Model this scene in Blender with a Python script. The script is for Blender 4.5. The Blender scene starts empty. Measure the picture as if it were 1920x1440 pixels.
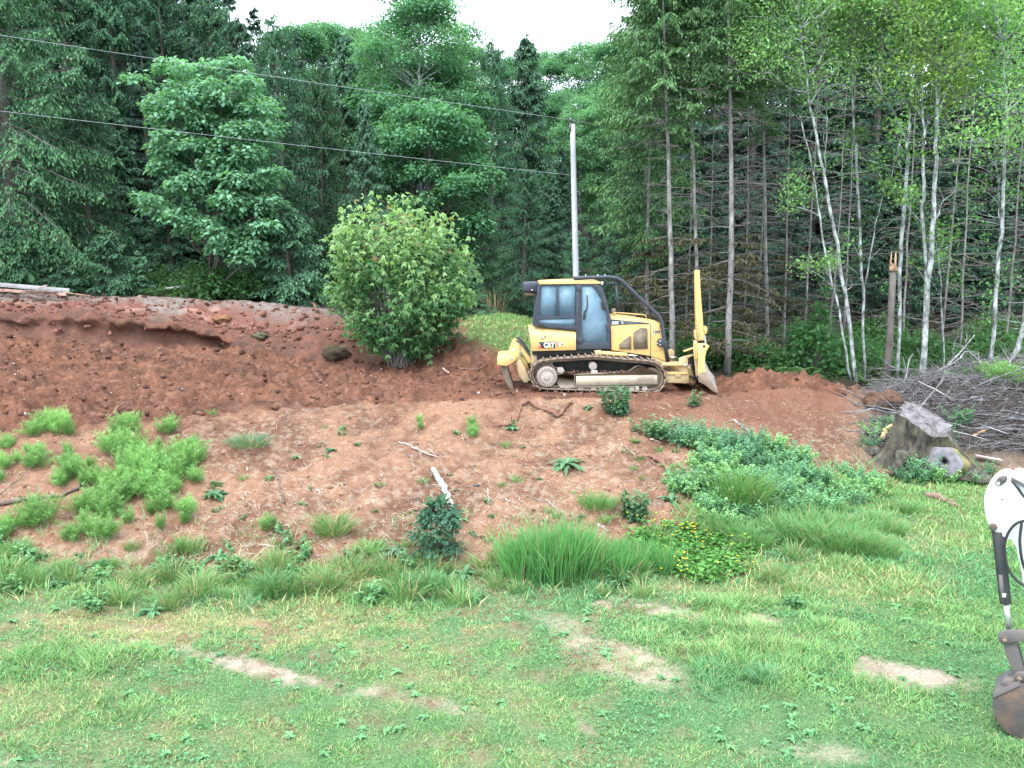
import bpy, bmesh, math, random
import numpy as np
from mathutils import Vector, Matrix
from mathutils.geometry import tessellate_polygon

PI = math.pi
RNG = np.random.default_rng(7)
random.seed(7)
SC = bpy.context.scene
COL = SC.collection

# ------------------------------------------------------------------ camera, sky, sun, exposure
F_PX = 1567.0                     # focal length in pixels of the 1920 px wide photograph
PITCH = math.radians(8.0)         # looking slightly down
EYE = 5.0                         # metres above the lawn
cam_data = bpy.data.cameras.new('camera')
cam_data.sensor_width = 36.0
cam_data.lens = 36.0 * F_PX / 1920.0
cam_data.clip_start = 0.1
cam_data.clip_end = 2000.0
cam = bpy.data.objects.new('camera', cam_data)
COL.objects.link(cam)
cam.location = (0, 0, EYE)
cam.rotation_euler = (math.radians(90) - PITCH, 0, 0)
SC.camera = cam

SUN_EL, SUN_AZ = math.radians(64), math.radians(215)
world = bpy.data.worlds.new('World')
SC.world = world
world.use_nodes = True
wn = world.node_tree
wn.nodes.clear()
w_out = wn.nodes.new('ShaderNodeOutputWorld')
w_bg = wn.nodes.new('ShaderNodeBackground')
w_sky = wn.nodes.new('ShaderNodeTexSky')
w_sky.sky_type = 'NISHITA'
w_sky.sun_disc = False
w_sky.sun_elevation = SUN_EL
w_sky.sun_rotation = SUN_AZ
w_sky.dust_density = 2.0
w_hsv = wn.nodes.new('ShaderNodeHueSaturation')       # overcast: the cloud cover takes the blue out of the sky
w_hsv.inputs['Saturation'].default_value = 0.30
w_mix = wn.nodes.new('ShaderNodeMix')
w_mix.data_type = 'RGBA'
w_mix.inputs[0].default_value = 0.55
w_mix.inputs[7].default_value = (8.0, 9.7, 11.2, 1)   # even white cloud layer
wn.links.new(w_sky.outputs[0], w_hsv.inputs['Color'])
wn.links.new(w_hsv.outputs[0], w_mix.inputs[6])
wn.links.new(w_mix.outputs[2], w_bg.inputs['Color'])
w_bg.inputs['Strength'].default_value = 0.15
wn.links.new(w_bg.outputs[0], w_out.inputs['Surface'])

sun_data = bpy.data.lights.new('sun', 'SUN')
sun_data.energy = 1.3
sun_data.angle = math.radians(35)
sun_data.color = (0.97, 1.0, 1.0)
sun = bpy.data.objects.new('sun', sun_data)
COL.objects.link(sun)
# light comes from behind the camera, a little from the left
sun.rotation_euler = (PI / 2 - SUN_EL, 0, math.radians(-22))

SC.view_settings.view_transform = 'Standard'
SC.view_settings.look = 'None'
SC.view_settings.exposure = 1.82
SC.view_settings.gamma = 1.0
SC.view_settings.use_curve_mapping = False
SC.render.film_transparent = False
SC.cycles.max_bounces = 6
SC.cycles.diffuse_bounces = 3
SC.cycles.glossy_bounces = 2
SC.cycles.transmission_bounces = 3
SC.cycles.transparent_max_bounces = 8
SC.cycles.caustics_reflective = False
SC.cycles.caustics_refractive = False
SC.cycles.use_denoising = True

# ------------------------------------------------------------------ pixel <-> world, noise
CT, ST = math.cos(PITCH), math.sin(PITCH)

def ray(px, py):
    """direction of a photo pixel, scaled so that y = 1"""
    a = (px - 960.0) / F_PX
    b = (py - 720.0) / F_PX
    dy = CT - b * ST
    return a / dy, (-ST - b * CT) / dy

def at(px, py, Y):
    rx, rz = ray(px, py)
    return np.array([rx * Y, Y, EYE + rz * Y])

def project(X, Y, Z):
    dz = Z - EYE
    fwd = Y * CT - dz * ST
    up = Y * ST + dz * CT
    return 960 + F_PX * X / fwd, 720 - F_PX * up / fwd

def _hash(ix, iy, seed):
    n = (ix.astype(np.int64) * 374761393 + iy.astype(np.int64) * 668265263 + seed * 974634777) & 0x7fffffff
    n = ((n ^ (n >> 13)) * 1274126177) & 0x7fffffff
    n = n ^ (n >> 16)
    return (n & 0xffff) / 65535.0

def vnoise(x, y, seed=0):
    x = np.asarray(x, float); y = np.asarray(y, float)
    x0 = np.floor(x); y0 = np.floor(y)
    fx = x - x0; fy = y - y0
    fx = fx * fx * (3 - 2 * fx); fy = fy * fy * (3 - 2 * fy)
    a = _hash(x0, y0, seed); b = _hash(x0 + 1, y0, seed)
    c = _hash(x0, y0 + 1, seed); d = _hash(x0 + 1, y0 + 1, seed)
    return (a + (b - a) * fx) + ((c + (d - c) * fx) - (a + (b - a) * fx)) * fy

def fbm(x, y, seed=0, octv=4, gain=0.5):
    s = 0; amp = 1; tot = 0
    for o in range(octv):
        c, n = math.cos(o * 1.1 + .3), math.sin(o * 1.1 + .3)
        s = s + amp * vnoise((c * x - n * y) * 2 ** o, (n * x + c * y) * 2 ** o, seed + o * 17)
        tot += amp; amp *= gain
    return s / tot

def sstep(a, b, x):
    t = np.clip((x - a) / (b - a), 0, 1)
    return t * t * (3 - 2 * t)

# ------------------------------------------------------------------ mesh helpers
class MB:
    """collects vertices, faces and point colours; build() links them as ONE mesh object"""
    def __init__(self):
        self.V, self.C, self.Q, self.T, self.n = [], [], [], [], 0
    def add(self, V, quads=None, tris=None, col=(1, 1, 1)):
        V = np.asarray(V, float).reshape(-1, 3)
        c = np.asarray(col, float)
        if c.ndim == 1:
            c = np.tile(c, (len(V), 1))
        self.V.append(V); self.C.append(c)
        if quads is not None and len(quads): self.Q.append(np.asarray(quads, np.int64).reshape(-1, 4) + self.n)
        if tris is not None and len(tris): self.T.append(np.asarray(tris, np.int64).reshape(-1, 3) + self.n)
        self.n += len(V)
        return self
    def mesh(self, name, mat=None, smooth=False):
        V = np.concatenate(self.V); C = np.concatenate(self.C)
        Q = np.concatenate(self.Q) if self.Q else np.zeros((0, 4), np.int64)
        T = np.concatenate(self.T) if self.T else np.zeros((0, 3), np.int64)
        me = bpy.data.meshes.new(name)
        me.vertices.add(len(V)); me.vertices.foreach_set('co', V.astype(np.float32).ravel())
        loops = np.concatenate([Q.ravel(), T.ravel()]).astype(np.int32)
        me.loops.add(len(loops)); me.loops.foreach_set('vertex_index', loops)
        tot = np.concatenate([np.full(len(Q), 4), np.full(len(T), 3)]).astype(np.int32)
        st = np.concatenate([[0], np.cumsum(tot)[:-1]]).astype(np.int32) if len(tot) else np.zeros(0, np.int32)
        me.polygons.add(len(tot))
        me.polygons.foreach_set('loop_start', st)
        me.polygons.foreach_set('loop_total', tot)
        if smooth: me.polygons.foreach_set('use_smooth', np.ones(len(tot), bool))
        at_ = me.attributes.new('col', 'FLOAT_COLOR', 'POINT')
        at_.data.foreach_set('color', np.concatenate([C[:, :3], np.ones((len(C), 1))], 1).astype(np.float32).ravel())
        me.update(calc_edges=True)
        if mat: me.materials.append(mat)
        return me
    def build(self, name, mat, parent=None, smooth=False, bevel=0):
        o = bpy.data.objects.new(name, self.mesh(name, mat, smooth))
        COL.objects.link(o)
        if parent is not None: o.parent = parent
        if bevel:
            m = o.modifiers.new('bevel', 'BEVEL'); m.width = bevel; m.segments = 2
            m.limit_method = 'ANGLE'; m.angle_limit = math.radians(35)
        return o

def tag(o, label=None, cat=None, group=None, kind=None):
    if label: o['label'] = label
    if cat: o['category'] = cat
    if group: o['group'] = group
    if kind: o['kind'] = kind
    return o

def thing(name, label, cat, loc=(0, 0, 0), rz=0, group=None):
    o = bpy.data.objects.new(name, None)
    o.empty_display_size = 0.2
    COL.objects.link(o)
    o.location = loc; o.rotation_euler = (0, 0, rz)
    return tag(o, label, cat, group)

def dup(root, loc, rz=0, scale=1, label=None, group=None):
    """a copy of a thing with copies of its parts and sub-parts (mesh data shared)"""
    r = root.copy(); COL.objects.link(r)
    r.location = loc; r.rotation_euler = (0, 0, rz)
    r.scale = (scale,) * 3 if np.isscalar(scale) else scale
    if label: r['label'] = label
    if group: r['group'] = group
    for ch in list(root.children):
        c = ch.copy(); COL.objects.link(c); c.parent = r
        for g in list(ch.children):
            d = g.copy(); COL.objects.link(d); d.parent = c
    return r

def unit(v):
    v = np.asarray(v, float)
    return v / np.maximum(np.linalg.norm(v, axis=-1, keepdims=True), 1e-9)

def kites(mb, P, D, W, col, bend=None, mid=0.45):
    """leaf faces: P base points, D axis vectors, W half-width vectors; bend lowers the tip"""
    P = np.asarray(P, float); n = len(P)
    if n == 0: return
    M = P + D * mid
    T = P + D
    if bend is not None: T = T + bend
    V = np.stack([P, M + W, T, M - W], 1).reshape(-1, 3)
    q = np.arange(n * 4).reshape(n, 4)
    c = np.asarray(col, float)
    if c.ndim == 1: c = np.tile(c, (n, 1))
    mb.add(V, quads=q, col=np.repeat(c, 4, axis=0))

def tube(mb, pts, rad, k=6, col=(1, 1, 1), cap=True):
    pts = np.asarray(pts, float); n = len(pts)
    rad = np.broadcast_to(np.asarray(rad, float), (n,))
    t = unit(np.gradient(pts, axis=0))
    ref = np.array([0, 0, 1.0]) if abs(t[:, 2]).mean() < 0.8 else np.array([1.0, 0, 0])
    u = unit(np.cross(t, ref)); v = np.cross(t, u)
    a = np.arange(k) * 2 * PI / k
    V = pts[:, None] + rad[:, None, None] * (np.cos(a)[None, :, None] * u[:, None] + np.sin(a)[None, :, None] * v[:, None])
    i = np.arange(n - 1)[:, None] * k; j = np.arange(k)[None]; j2 = (j + 1) % k
    q = np.stack([i + j, i + j2, i + k + j2, i + k + j], -1).reshape(-1, 4)
    V = V.reshape(-1, 3); tr = []
    if cap:
        V = np.concatenate([V, pts[:1], pts[-1:]])
        b, e = n * k, n * k + 1
        for x in range(k):
            tr.append((b, (x + 1) % k, x)); tr.append((e, (n - 1) * k + x, (n - 1) * k + (x + 1) % k))
    mb.add(V, quads=q, tris=tr, col=col)

def box(mb, lo, hi, col=(1, 1, 1), M=None):
    x0, y0, z0 = lo; x1, y1, z1 = hi
    V = np.array([(x0, y0, z0), (x1, y0, z0), (x1, y1, z0), (x0, y1, z0), (x0, y0, z1), (x1, y0, z1), (x1, y1, z1), (x0, y1, z1)], float)
    if M is not None: V = V @ np.array(M.to_3x3()).T + np.array(M.to_translation())
    mb.add(V, quads=[(0, 3, 2, 1), (4, 5, 6, 7), (0, 1, 5, 4), (1, 2, 6, 5), (2, 3, 7, 6), (3, 0, 4, 7)], col=col)

def where(px):
    """a landmark to place a background tree by"""
    for lim, txt in ((90, 'above the white board at the left edge'), (250, 'between the left edge and the pale maple'), (420, 'behind the pale maple'), (560, 'just right of the pale maple'), (700, 'left of the leafy shrub'),
                     (880, 'above the leafy shrub'), (1060, 'between the shrub and the pole'), (1230, 'above the bulldozer cab'), (1340, 'behind the yellow blade mast'), (1480, 'right of the yellow blade mast'), (1600, 'behind the leaning alder'),
                     (1700, 'behind the broken snag'), (1800, 'behind the two stemmed alder'), (1900, 'behind the slender white alder')):
        if px < lim: return txt
    return 'at the right edge of the photo'

# ------------------------------------------------------------------ materials
def new_mat(name):
    m = bpy.data.materials.new(name); m.use_nodes = True
    nt = m.node_tree; nt.nodes.clear()
    return m, nt, nt.nodes.new('ShaderNodeOutputMaterial')

def _noise(nt, scale, detail=3, coord='Object', rough=0.6, stretch=None):
    tc = nt.nodes.new('ShaderNodeTexCoord')
    n = nt.nodes.new('ShaderNodeTexNoise')
    n.inputs['Scale'].default_value = scale; n.inputs['Detail'].default_value = detail
    n.inputs['Roughness'].default_value = rough
    src = tc.outputs[coord]
    if stretch:
        mp = nt.nodes.new('ShaderNodeMapping'); mp.inputs['Scale'].default_value = stretch
        nt.links.new(src, mp.inputs['Vector']); src = mp.outputs[0]
    nt.links.new(src, n.inputs['Vector'])
    return n

def _ramp(nt, fac, stops):
    r = nt.nodes.new('ShaderNodeValToRGB')
    while len(r.color_ramp.elements) < len(stops): r.color_ramp.elements.new(0.5)
    for e, (p, c) in zip(r.color_ramp.elements, stops):
        e.position = p; e.color = (*c, 1) if len(c) == 3 else c
    nt.links.new(fac, r.inputs[0])
    return r

def _mix(nt, a, b, fac, mode='MIX'):
    m = nt.nodes.new('ShaderNodeMix'); m.data_type = 'RGBA'; m.blend_type = mode
    for s, v in ((0, fac), (6, a), (7, b)):
        if hasattr(v, 'is_output') or isinstance(v, bpy.types.NodeSocket): nt.links.new(v, m.inputs[s])
        else: m.inputs[s].default_value = v if s == 0 else ((*v, 1) if len(v) == 3 else v)
    return m.outputs[2]

def leaf_mat(name, tint=(1, 1, 1), rough=0.55, trans=0.3, vary=0.25):
    """foliage: point colour x per-object variation, part translucent"""
    m, nt, out = new_mat(name)
    a = nt.nodes.new('ShaderNodeAttribute'); a.attribute_name = 'col'
    oi = nt.nodes.new('ShaderNodeObjectInfo')
    hs = nt.nodes.new('ShaderNodeHueSaturation')
    mr = nt.nodes.new('ShaderNodeMapRange'); mr.inputs['To Min'].default_value = 1 - vary; mr.inputs['To Max'].default_value = 1 + vary
    nt.links.new(oi.outputs['Random'], mr.inputs['Value'])
    nt.links.new(mr.outputs[0], hs.inputs['Value'])
    c = _mix(nt, a.outputs['Color'], tint, 1.0, 'MULTIPLY')
    nt.links.new(c, hs.inputs['Color'])
    p = nt.nodes.new('ShaderNodeBsdfPrincipled')
    p.inputs['Roughness'].default_value = rough
    p.inputs['Specular IOR Level'].default_value = 0.07
    nt.links.new(hs.outputs[0], p.inputs['Base Color'])
    t = nt.nodes.new('ShaderNodeBsdfTranslucent')
    nt.links.new(_mix(nt, hs.outputs[0], (1.0, 1.15, 0.55), 1.0, 'MULTIPLY'), t.inputs['Color'])
    ms = nt.nodes.new('ShaderNodeMixShader'); ms.inputs[0].default_value = trans
    nt.links.new(p.outputs[0], ms.inputs[1]); nt.links.new(t.outputs[0], ms.inputs[2])
    nt.links.new(ms.outputs[0], out.inputs['Surface'])
    return m

def solid_mat(name, stops, scale=6, rough=0.8, bump=0.0, bscale=40, metal=0, spec=0.4, use_col=False, stretch=None, detail=4):
    """colour ramp over noise (times the point colour if use_col), optional fine relief"""
    m, nt, out = new_mat(name)
    n = _noise(nt, scale, detail, stretch=stretch)
    c = _ramp(nt, n.outputs['Fac'], stops).outputs[0]
    if use_col:
        a = nt.nodes.new('ShaderNodeAttribute'); a.attribute_name = 'col'
        c = _mix(nt, c, a.outputs['Color'], 1.0, 'MULTIPLY')
    p = nt.nodes.new('ShaderNodeBsdfPrincipled')
    nt.links.new(c, p.inputs['Base Color'])
    p.inputs['Roughness'].default_value = rough; p.inputs['Metallic'].default_value = metal
    p.inputs['Specular IOR Level'].default_value = spec
    if bump:
        b = nt.nodes.new('ShaderNodeBump'); b.inputs['Strength'].default_value = bump; b.inputs['Distance'].default_value = 0.02
        n2 = _noise(nt, bscale, 4, stretch=stretch)
        nt.links.new(n2.outputs['Fac'], b.inputs['Height']); nt.links.new(b.outputs[0], p.inputs['Normal'])
    nt.links.new(p.outputs[0], out.inputs['Surface'])
    return m

def paint_mat(name, base, dirt=(0.16, 0.10, 0.07), amount=0.35, rough=0.4, scale=3.0, metal=0.0):
    """painted steel with dust and mud worn into it"""
    m, nt, out = new_mat(name)
    n = _noise(nt, scale, 6, rough=0.7)
    n2 = _noise(nt, scale * 9, 4, rough=0.7)
    f = _ramp(nt, n.outputs['Fac'], [(0.42, (0, 0, 0)), (0.72, (amount,) * 3)]).outputs[0]
    f2 = _ramp(nt, n2.outputs['Fac'], [(0.55, (0, 0, 0)), (0.75, (amount,) * 3)]).outputs[0]
    c = _mix(nt, base, dirt, f)
    c = _mix(nt, c, dirt, f2)
    p = nt.nodes.new('ShaderNodeBsdfPrincipled')
    nt.links.new(c, p.inputs['Base Color'])
    r = nt.nodes.new('ShaderNodeMapRange'); r.inputs['To Min'].default_value = rough; r.inputs['To Max'].default_value = min(1, rough + .35)
    nt.links.new(n2.outputs['Fac'], r.inputs['Value']); nt.links.new(r.outputs[0], p.inputs['Roughness'])
    p.inputs['Metallic'].default_value = metal
    nt.links.new(p.outputs[0], out.inputs['Surface'])
    return m

M_NEEDLE = leaf_mat('conifer_needles', trans=0.15, rough=0.6, vary=0.22)
M_LEAF = leaf_mat('broad_leaves', trans=0.45, rough=0.5, vary=0.15)
M_GRASS = leaf_mat('grass_blades', trans=0.30, rough=0.6, vary=0.0)
M_HERB = leaf_mat('herb_leaves', trans=0.30, rough=0.6, vary=0.18)
M_BARK = solid_mat('conifer_bark', [(0.3, (.05, .04, .034)), (0.7, (.15, .125, .11))], 5, .95, .8, 30, stretch=(1, 1, .35))
M_GREYBARK = solid_mat('grey_spruce_bark', [(0.3, (.09, .072, .066)), (0.55, (.20, .178, .17)), (0.75, (.33, .315, .315))], 8, .95, .6, 40, stretch=(1, 1, .4))
M_ALDER = solid_mat('mottled_alder_bark', [(0.36, (.06, .06, .05)), (0.47, (.18, .185, .175)), (0.66, (.44, .45, .45))], 6.5, .9, .3, 30, stretch=(1, 1, .5))
M_TWIG = solid_mat('dead_twigs', [(0.3, (.075, .06, .053)), (0.7, (.22, .19, .175))], 3, .95)
M_BRUSH = solid_mat('bleached_brush_wood', [(0.3, (.060, .056, .055)), (0.7, (.25, .24, .24))], 6, .9, .4, 30, use_col=True)
M_WOOD = solid_mat('weathered_wood', [(0.3, (.12, .09, .08)), (0.7, (.34, .28, .25))], 6, .9, .5, 30, use_col=True)

def dense_curve(P, n):
    """smooth curve through points (Catmull-Rom)"""
    P = np.asarray(P, float); Q = np.concatenate([[2 * P[0] - P[1]], P, [2 * P[-1] - P[-2]]]); out = []
    m = len(P) - 1
    for t in np.linspace(0, m - 1e-6, n):
        i = int(t); f = t - i; a, b, c, d = Q[i], Q[i + 1], Q[i + 2], Q[i + 3]
        out.append(.5 * (2 * b + (c - a) * f + (2 * a - 5 * b + 4 * c - d) * f ** 2 + (3 * b - a - 3 * c + d) * f ** 3))
    return np.array(out)
# ------------------------------------------------------------------ the ground: lawn, earth bank, bulldozed terrace, cut bank, forest floor, hillside
# key points of the ground profile per photo column: (row, distance) at the foot of the bank, its lip, the foot of the
# cut behind the terrace, the top of the cut face, the top of the slope above it, and the edge of the forest
PROFILE = {
    -700: [(1060, 13.0), (850, 16.2), (610, 26.5), (560, 27.4), (535, 30.5), (522, 34)],
    0:    [(1060, 13.0), (812, 16.8), (634, 27.0), (582, 27.7), (553, 30.5), (541, 34)],
    240:  [(1085, 12.9), (792, 17.8), (650, 27.5), (594, 28.1), (559, 31.0), (550, 35)],
    400:  [(1092, 12.85), (776, 18.6), (663, 27.7), (614, 28.3), (564, 31.0), (556, 35)],
    500:  [(1095, 12.8), (766, 19.1), (670, 27.5), (642, 28.2), (570, 31.0), (560, 35)],
    640:  [(1090, 12.9), (757, 19.5), (692, 26.5), (650, 27.5), (588, 30.5), (574, 35)],
    800:  [(1085, 12.95), (750, 20.0), (702, 26.0), (665, 27.5), (612, 30.5), (587, 36)],
    960:  [(1075, 13.1), (744, 20.4), (699, 25.5), (650, 28.0), (590, 32.0), (580, 36)],
    1120: [(1060, 13.4), (746, 20.5), (707, 25.0), (690, 26.8), (655, 30.0), (640, 35)],
    1280: [(1030, 14.0), (745, 20.8), (716, 24.3), (708, 26.0), (700, 28.0), (690, 32)],
    1440: [(985, 15.3), (724, 21.5), (718, 23.4), (712, 24.6), (703, 27.0), (692, 31)],
    1600: [(905, 18.0), (748, 22.0), (739, 24.0), (728, 25.5), (715, 27.5), (702, 31)],
    1760: [(905, 18.5), (775, 21.3), (742, 24.0), (730, 25.5), (718, 27.5), (702, 31)],
    1920: [(900, 18.5), (800, 20.7), (740, 24.0), (727, 25.5), (715, 27.5), (702, 31)],
    2700: [(900, 18.5), (800, 20.7), (740, 24.0), (727, 25.5), (715, 27.5), (702, 31)],
}
_pxs = np.array(sorted(PROFILE))
_PXR = np.arange(-700, 2701, 20.0)
_TY = np.zeros((len(_PXR), 6)); _TZ = np.zeros_like(_TY)
for k in range(6):
    yy = np.array([PROFILE[p][k][1] for p in _pxs])
    zz = np.array([at(960, PROFILE[p][k][0], PROFILE[p][k][1])[2] for p in _pxs])
    _TY[:, k] = np.interp(_PXR, _pxs, yy); _TZ[:, k] = np.interp(_PXR, _pxs, zz)
_ker = np.exp(-0.5 * (np.arange(-6, 7) / 2.6) ** 2); _ker /= _ker.sum()
for T in (_TY, _TZ):
    for k in range(6):
        T[:, k] = np.convolve(np.pad(T[:, k], 6, 'edge'), _ker, 'valid')
# far keys: rising forested hillside
_FARY = np.array([46.0, 72.0, 125.0, 340.0]); _FARZ = np.array([1.8, 5.5, 17.0, 52.0])

def _keys(X, Y):
    rx = X / np.maximum(Y, 8.0)
    pxc = np.clip(960 + rx * F_PX * 0.985, -700, 2700)
    Yk = [np.full_like(pxc, -60.0)] + [np.interp(pxc, _PXR, _TY[:, k]) for k in range(6)] + [np.full_like(pxc, y) for y in _FARY]
    Zk = [np.interp(pxc, _PXR, _TZ[:, 0])] + [np.interp(pxc, _PXR, _TZ[:, k]) for k in range(6)]
    base = Zk[-1]
    Zk += [base * (1 - min(1, i * .34)) + z + (base * 0 if i else base * 0) for i, z in enumerate(_FARZ)]
    return Yk, Zk

def _raw(X, Y):
    Yk, Zk = _keys(X, Y)
    z = np.zeros_like(X); s = np.zeros_like(X)
    for i in range(len(Yk) - 1):
        m = (Y >= Yk[i]) & ((Y < Yk[i + 1]) | (i == len(Yk) - 2))
        t = (Y - Yk[i]) / (Yk[i + 1] - Yk[i])
        z = np.where(m, Zk[i] + (Zk[i + 1] - Zk[i]) * t, z)
        s = np.where(m, i + np.clip(t, 0, 1), s)
    return z, s

def ground_fn(X, Y, rough=True):
    """height and profile parameter s (0-1 lawn, 1-2 bank, 2-3 terrace, 3-4 cut face, 4-5 slope above, 5-6 to the forest, 6+ forest)"""
    X = np.asarray(X, float); Y = np.asarray(Y, float)
    z0, s = _raw(X, Y)
    z = z0 * .2
    sharp = 1 - .85 * sstep(2.6, 2.9, s) * (1 - sstep(4.1, 4.5, s))
    for d, w in ((-.55, .1), (-.28, .17), (-.12, .13), (.12, .13), (.28, .17), (.55, .1)):
        z = z + _raw(X, Y + d * sharp)[0] * w
    if rough:
        lawn = 1 - sstep(.97, 1.06, s)
        bank = sstep(.97, 1.06, s) * (1 - sstep(1.93, 2.02, s))
        terr = sstep(1.95, 2.03, s) * (1 - sstep(2.98, 3.05, s))
        cut = sstep(2.95, 3.1, s) * (1 - sstep(5.0, 5.4, s))
        z = z + lawn * ((fbm(X * .55, Y * .55, 3, 3) - .5) * .13 + (fbm(X * 3, Y * 3, 5, 2) - .5) * .035)
        z = z + bank * ((fbm(X * 1.1, Y * .5, 8, 3) - .5) * .26 + (fbm(X * 5, Y * 3.2, 9, 3) - .5) * .12 + (fbm(X * 11, Y * 9, 10, 2) - .5) * .06 + (fbm(X * 1.5 - Y * .9, Y * .45, 87, 4, .6) - .5) * -.16)
        rid = 1 - np.abs(fbm(X * .8, Y * 1.3, 21, 3) * 2 - 1)
        clod = fbm(X * 3.4, Y * 3.4, 31, 4, .6)
        z = z + terr * ((rid - .7) * .28 + (clod - .5) * .36 + (fbm(X * 8, Y * 8, 35, 3, .6) - .5) * .17 + np.maximum(0, fbm(X * 6, Y * 6, 33, 2) - .62) * .55)
        z = z + cut * ((fbm(X * .9, Y * .9, 41, 4, .6) - .5) * .5 + (fbm(X * 4, Y * 4, 43, 4, .65) - .5) * .30)
        z = z + sstep(5.2, 6.2, s) * (fbm(X * .5, Y * .5, 51, 3) - .5) * .5
        # spoil heaps pushed up around the blade and beside the shrub
        for (hx, hy, hr, hh) in HEAPS:
            d2 = ((X - hx) ** 2 + ((Y - hy) * 1.1) ** 2) / hr ** 2
            z = z + hh * np.exp(-d2 * 1.6) * (.75 + .5 * fbm(X * 2.2, Y * 2.2, 61, 3))
        # flat pad under the machine
        pad = np.exp(-(np.maximum(np.abs(X - 2.4) - 2.9, 0) / .5) ** 2 - (np.maximum(np.abs(Y - 22.9) - 1.6, 0) / .5) ** 2)
        z = z * (1 - pad) + pad * (1.70 + (clod - .5) * .10)
    return z, s

HEAPS = []
for (px, py, Y, r, h) in ((1430, 725, 22.6, 1.5, .30), (1530, 735, 22.8, 1.3, .25), (905, 690, 25.6, 1.5, .55), (850, 690, 26.6, 1.6, .7),
                          (640, 640, 28.2, 1.6, .35), (590, 600, 29.6, 1.0, .45), (470, 660, 27.0, 1.1, .3)):
    p = at(px, py, Y); HEAPS.append((p[0], Y, r, h))

_marchY = np.concatenate([np.arange(5, 40, .2), np.arange(40, 160, 1.0)])
def ground_at(px, py, default=None):
    """where the view through a photo pixel meets the ground"""
    rx, rz = ray(px, py)
    z = ground_fn(rx * _marchY, _marchY, False)[0]
    hit = np.nonzero(EYE + rz * _marchY < z + .35)[0]
    if len(hit) == 0: return np.array([rx * 40, 40, 2.0])
    Yf = _marchY[hit[0]] + np.arange(-.3, 5.0, .04)
    z = ground_fn(rx * Yf, Yf)[0]
    h2 = np.nonzero(EYE + rz * Yf < z)[0]
    k = h2[0] if len(h2) else 8
    return np.array([rx * Yf[k], Yf[k], z[k]])

def gz(x, y):
    return float(ground_fn(np.array([x]), np.array([y]))[0][0])

def stand(px, Y, py=640):
    """a point on the ground at distance Y in photo column px"""
    x = ray(px, py)[0] * Y
    return np.array([x, Y, gz(x, Y)])

# bare patches and dry streaks in the lawn, as ellipses seen in the photograph (centre, half axes, slope, strength)
BARE = [(480, 1250, 175, 17, .20, 1.15), (780, 1310, 110, 12, .25, .5), (1290, 1150, 95, 15, .2, 1.1),
        (1400, 1160, 70, 16, .1, 1.15), (1690, 1268, 130, 22, .14, 1.2), (1560, 1410, 130, 20, .05, .6), (270, 1180, 50, 6, 0, .8), (1060, 1170, 60, 18, .3, .6),
        (1130, 1132, 22, 9, .2, 1.1), (1225, 1142, 24, 8, .1, 1.0), (30, 1425, 90, 22, 0, .9), (1640, 1010, 120, 14, 0, .35), (1500, 1100, 90, 18, 0, .4), (1100, 1360, 30, 12, .6, .9)]
BARE2 = [(1122, 1218, 70, 26, .25, 1.3), (1168, 1238, 112, 36, .27, 1.3), (470, 1246, 120, 10, .20, 1.1), (1735, 1268, 70, 20, .14, 1.2), (1415, 1160, 40, 9, 0, 1.2)]
DRY = [(380, 1170, 420, 42, .0, 1.3), (120, 1330, 260, 60, .1, .5), (900, 1300, 260, 60, .3, .45), (1500, 1090, 260, 50, 0, .7), (1700, 1010, 220, 40, 0, .5),
       (250, 1400, 400, 50, 0, .5), (1150, 1420, 300, 30, 0, .4), (1350, 1200, 250, 40, 0, .3)]
def ellipses(px, py, L, X, Y, jag=.5):
    n = fbm(X * 1.6, Y * 1.6, 71, 4, .6) - .5 + (fbm(X * 9, Y * 9, 73, 3, .6) - .5) * .7
    out = np.zeros_like(px)
    for cx, cy, rx, ry, sl, k in L:
        dx = px - cx; dy = py - cy - dx * sl
        d = np.sqrt((dx / rx) ** 2 + (dy / ry) ** 2) + n * jag * 2
        out = np.maximum(out, k * (1 - sstep(.25, 1.35, d)))
    return np.clip(out, 0, 1.3)

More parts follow.
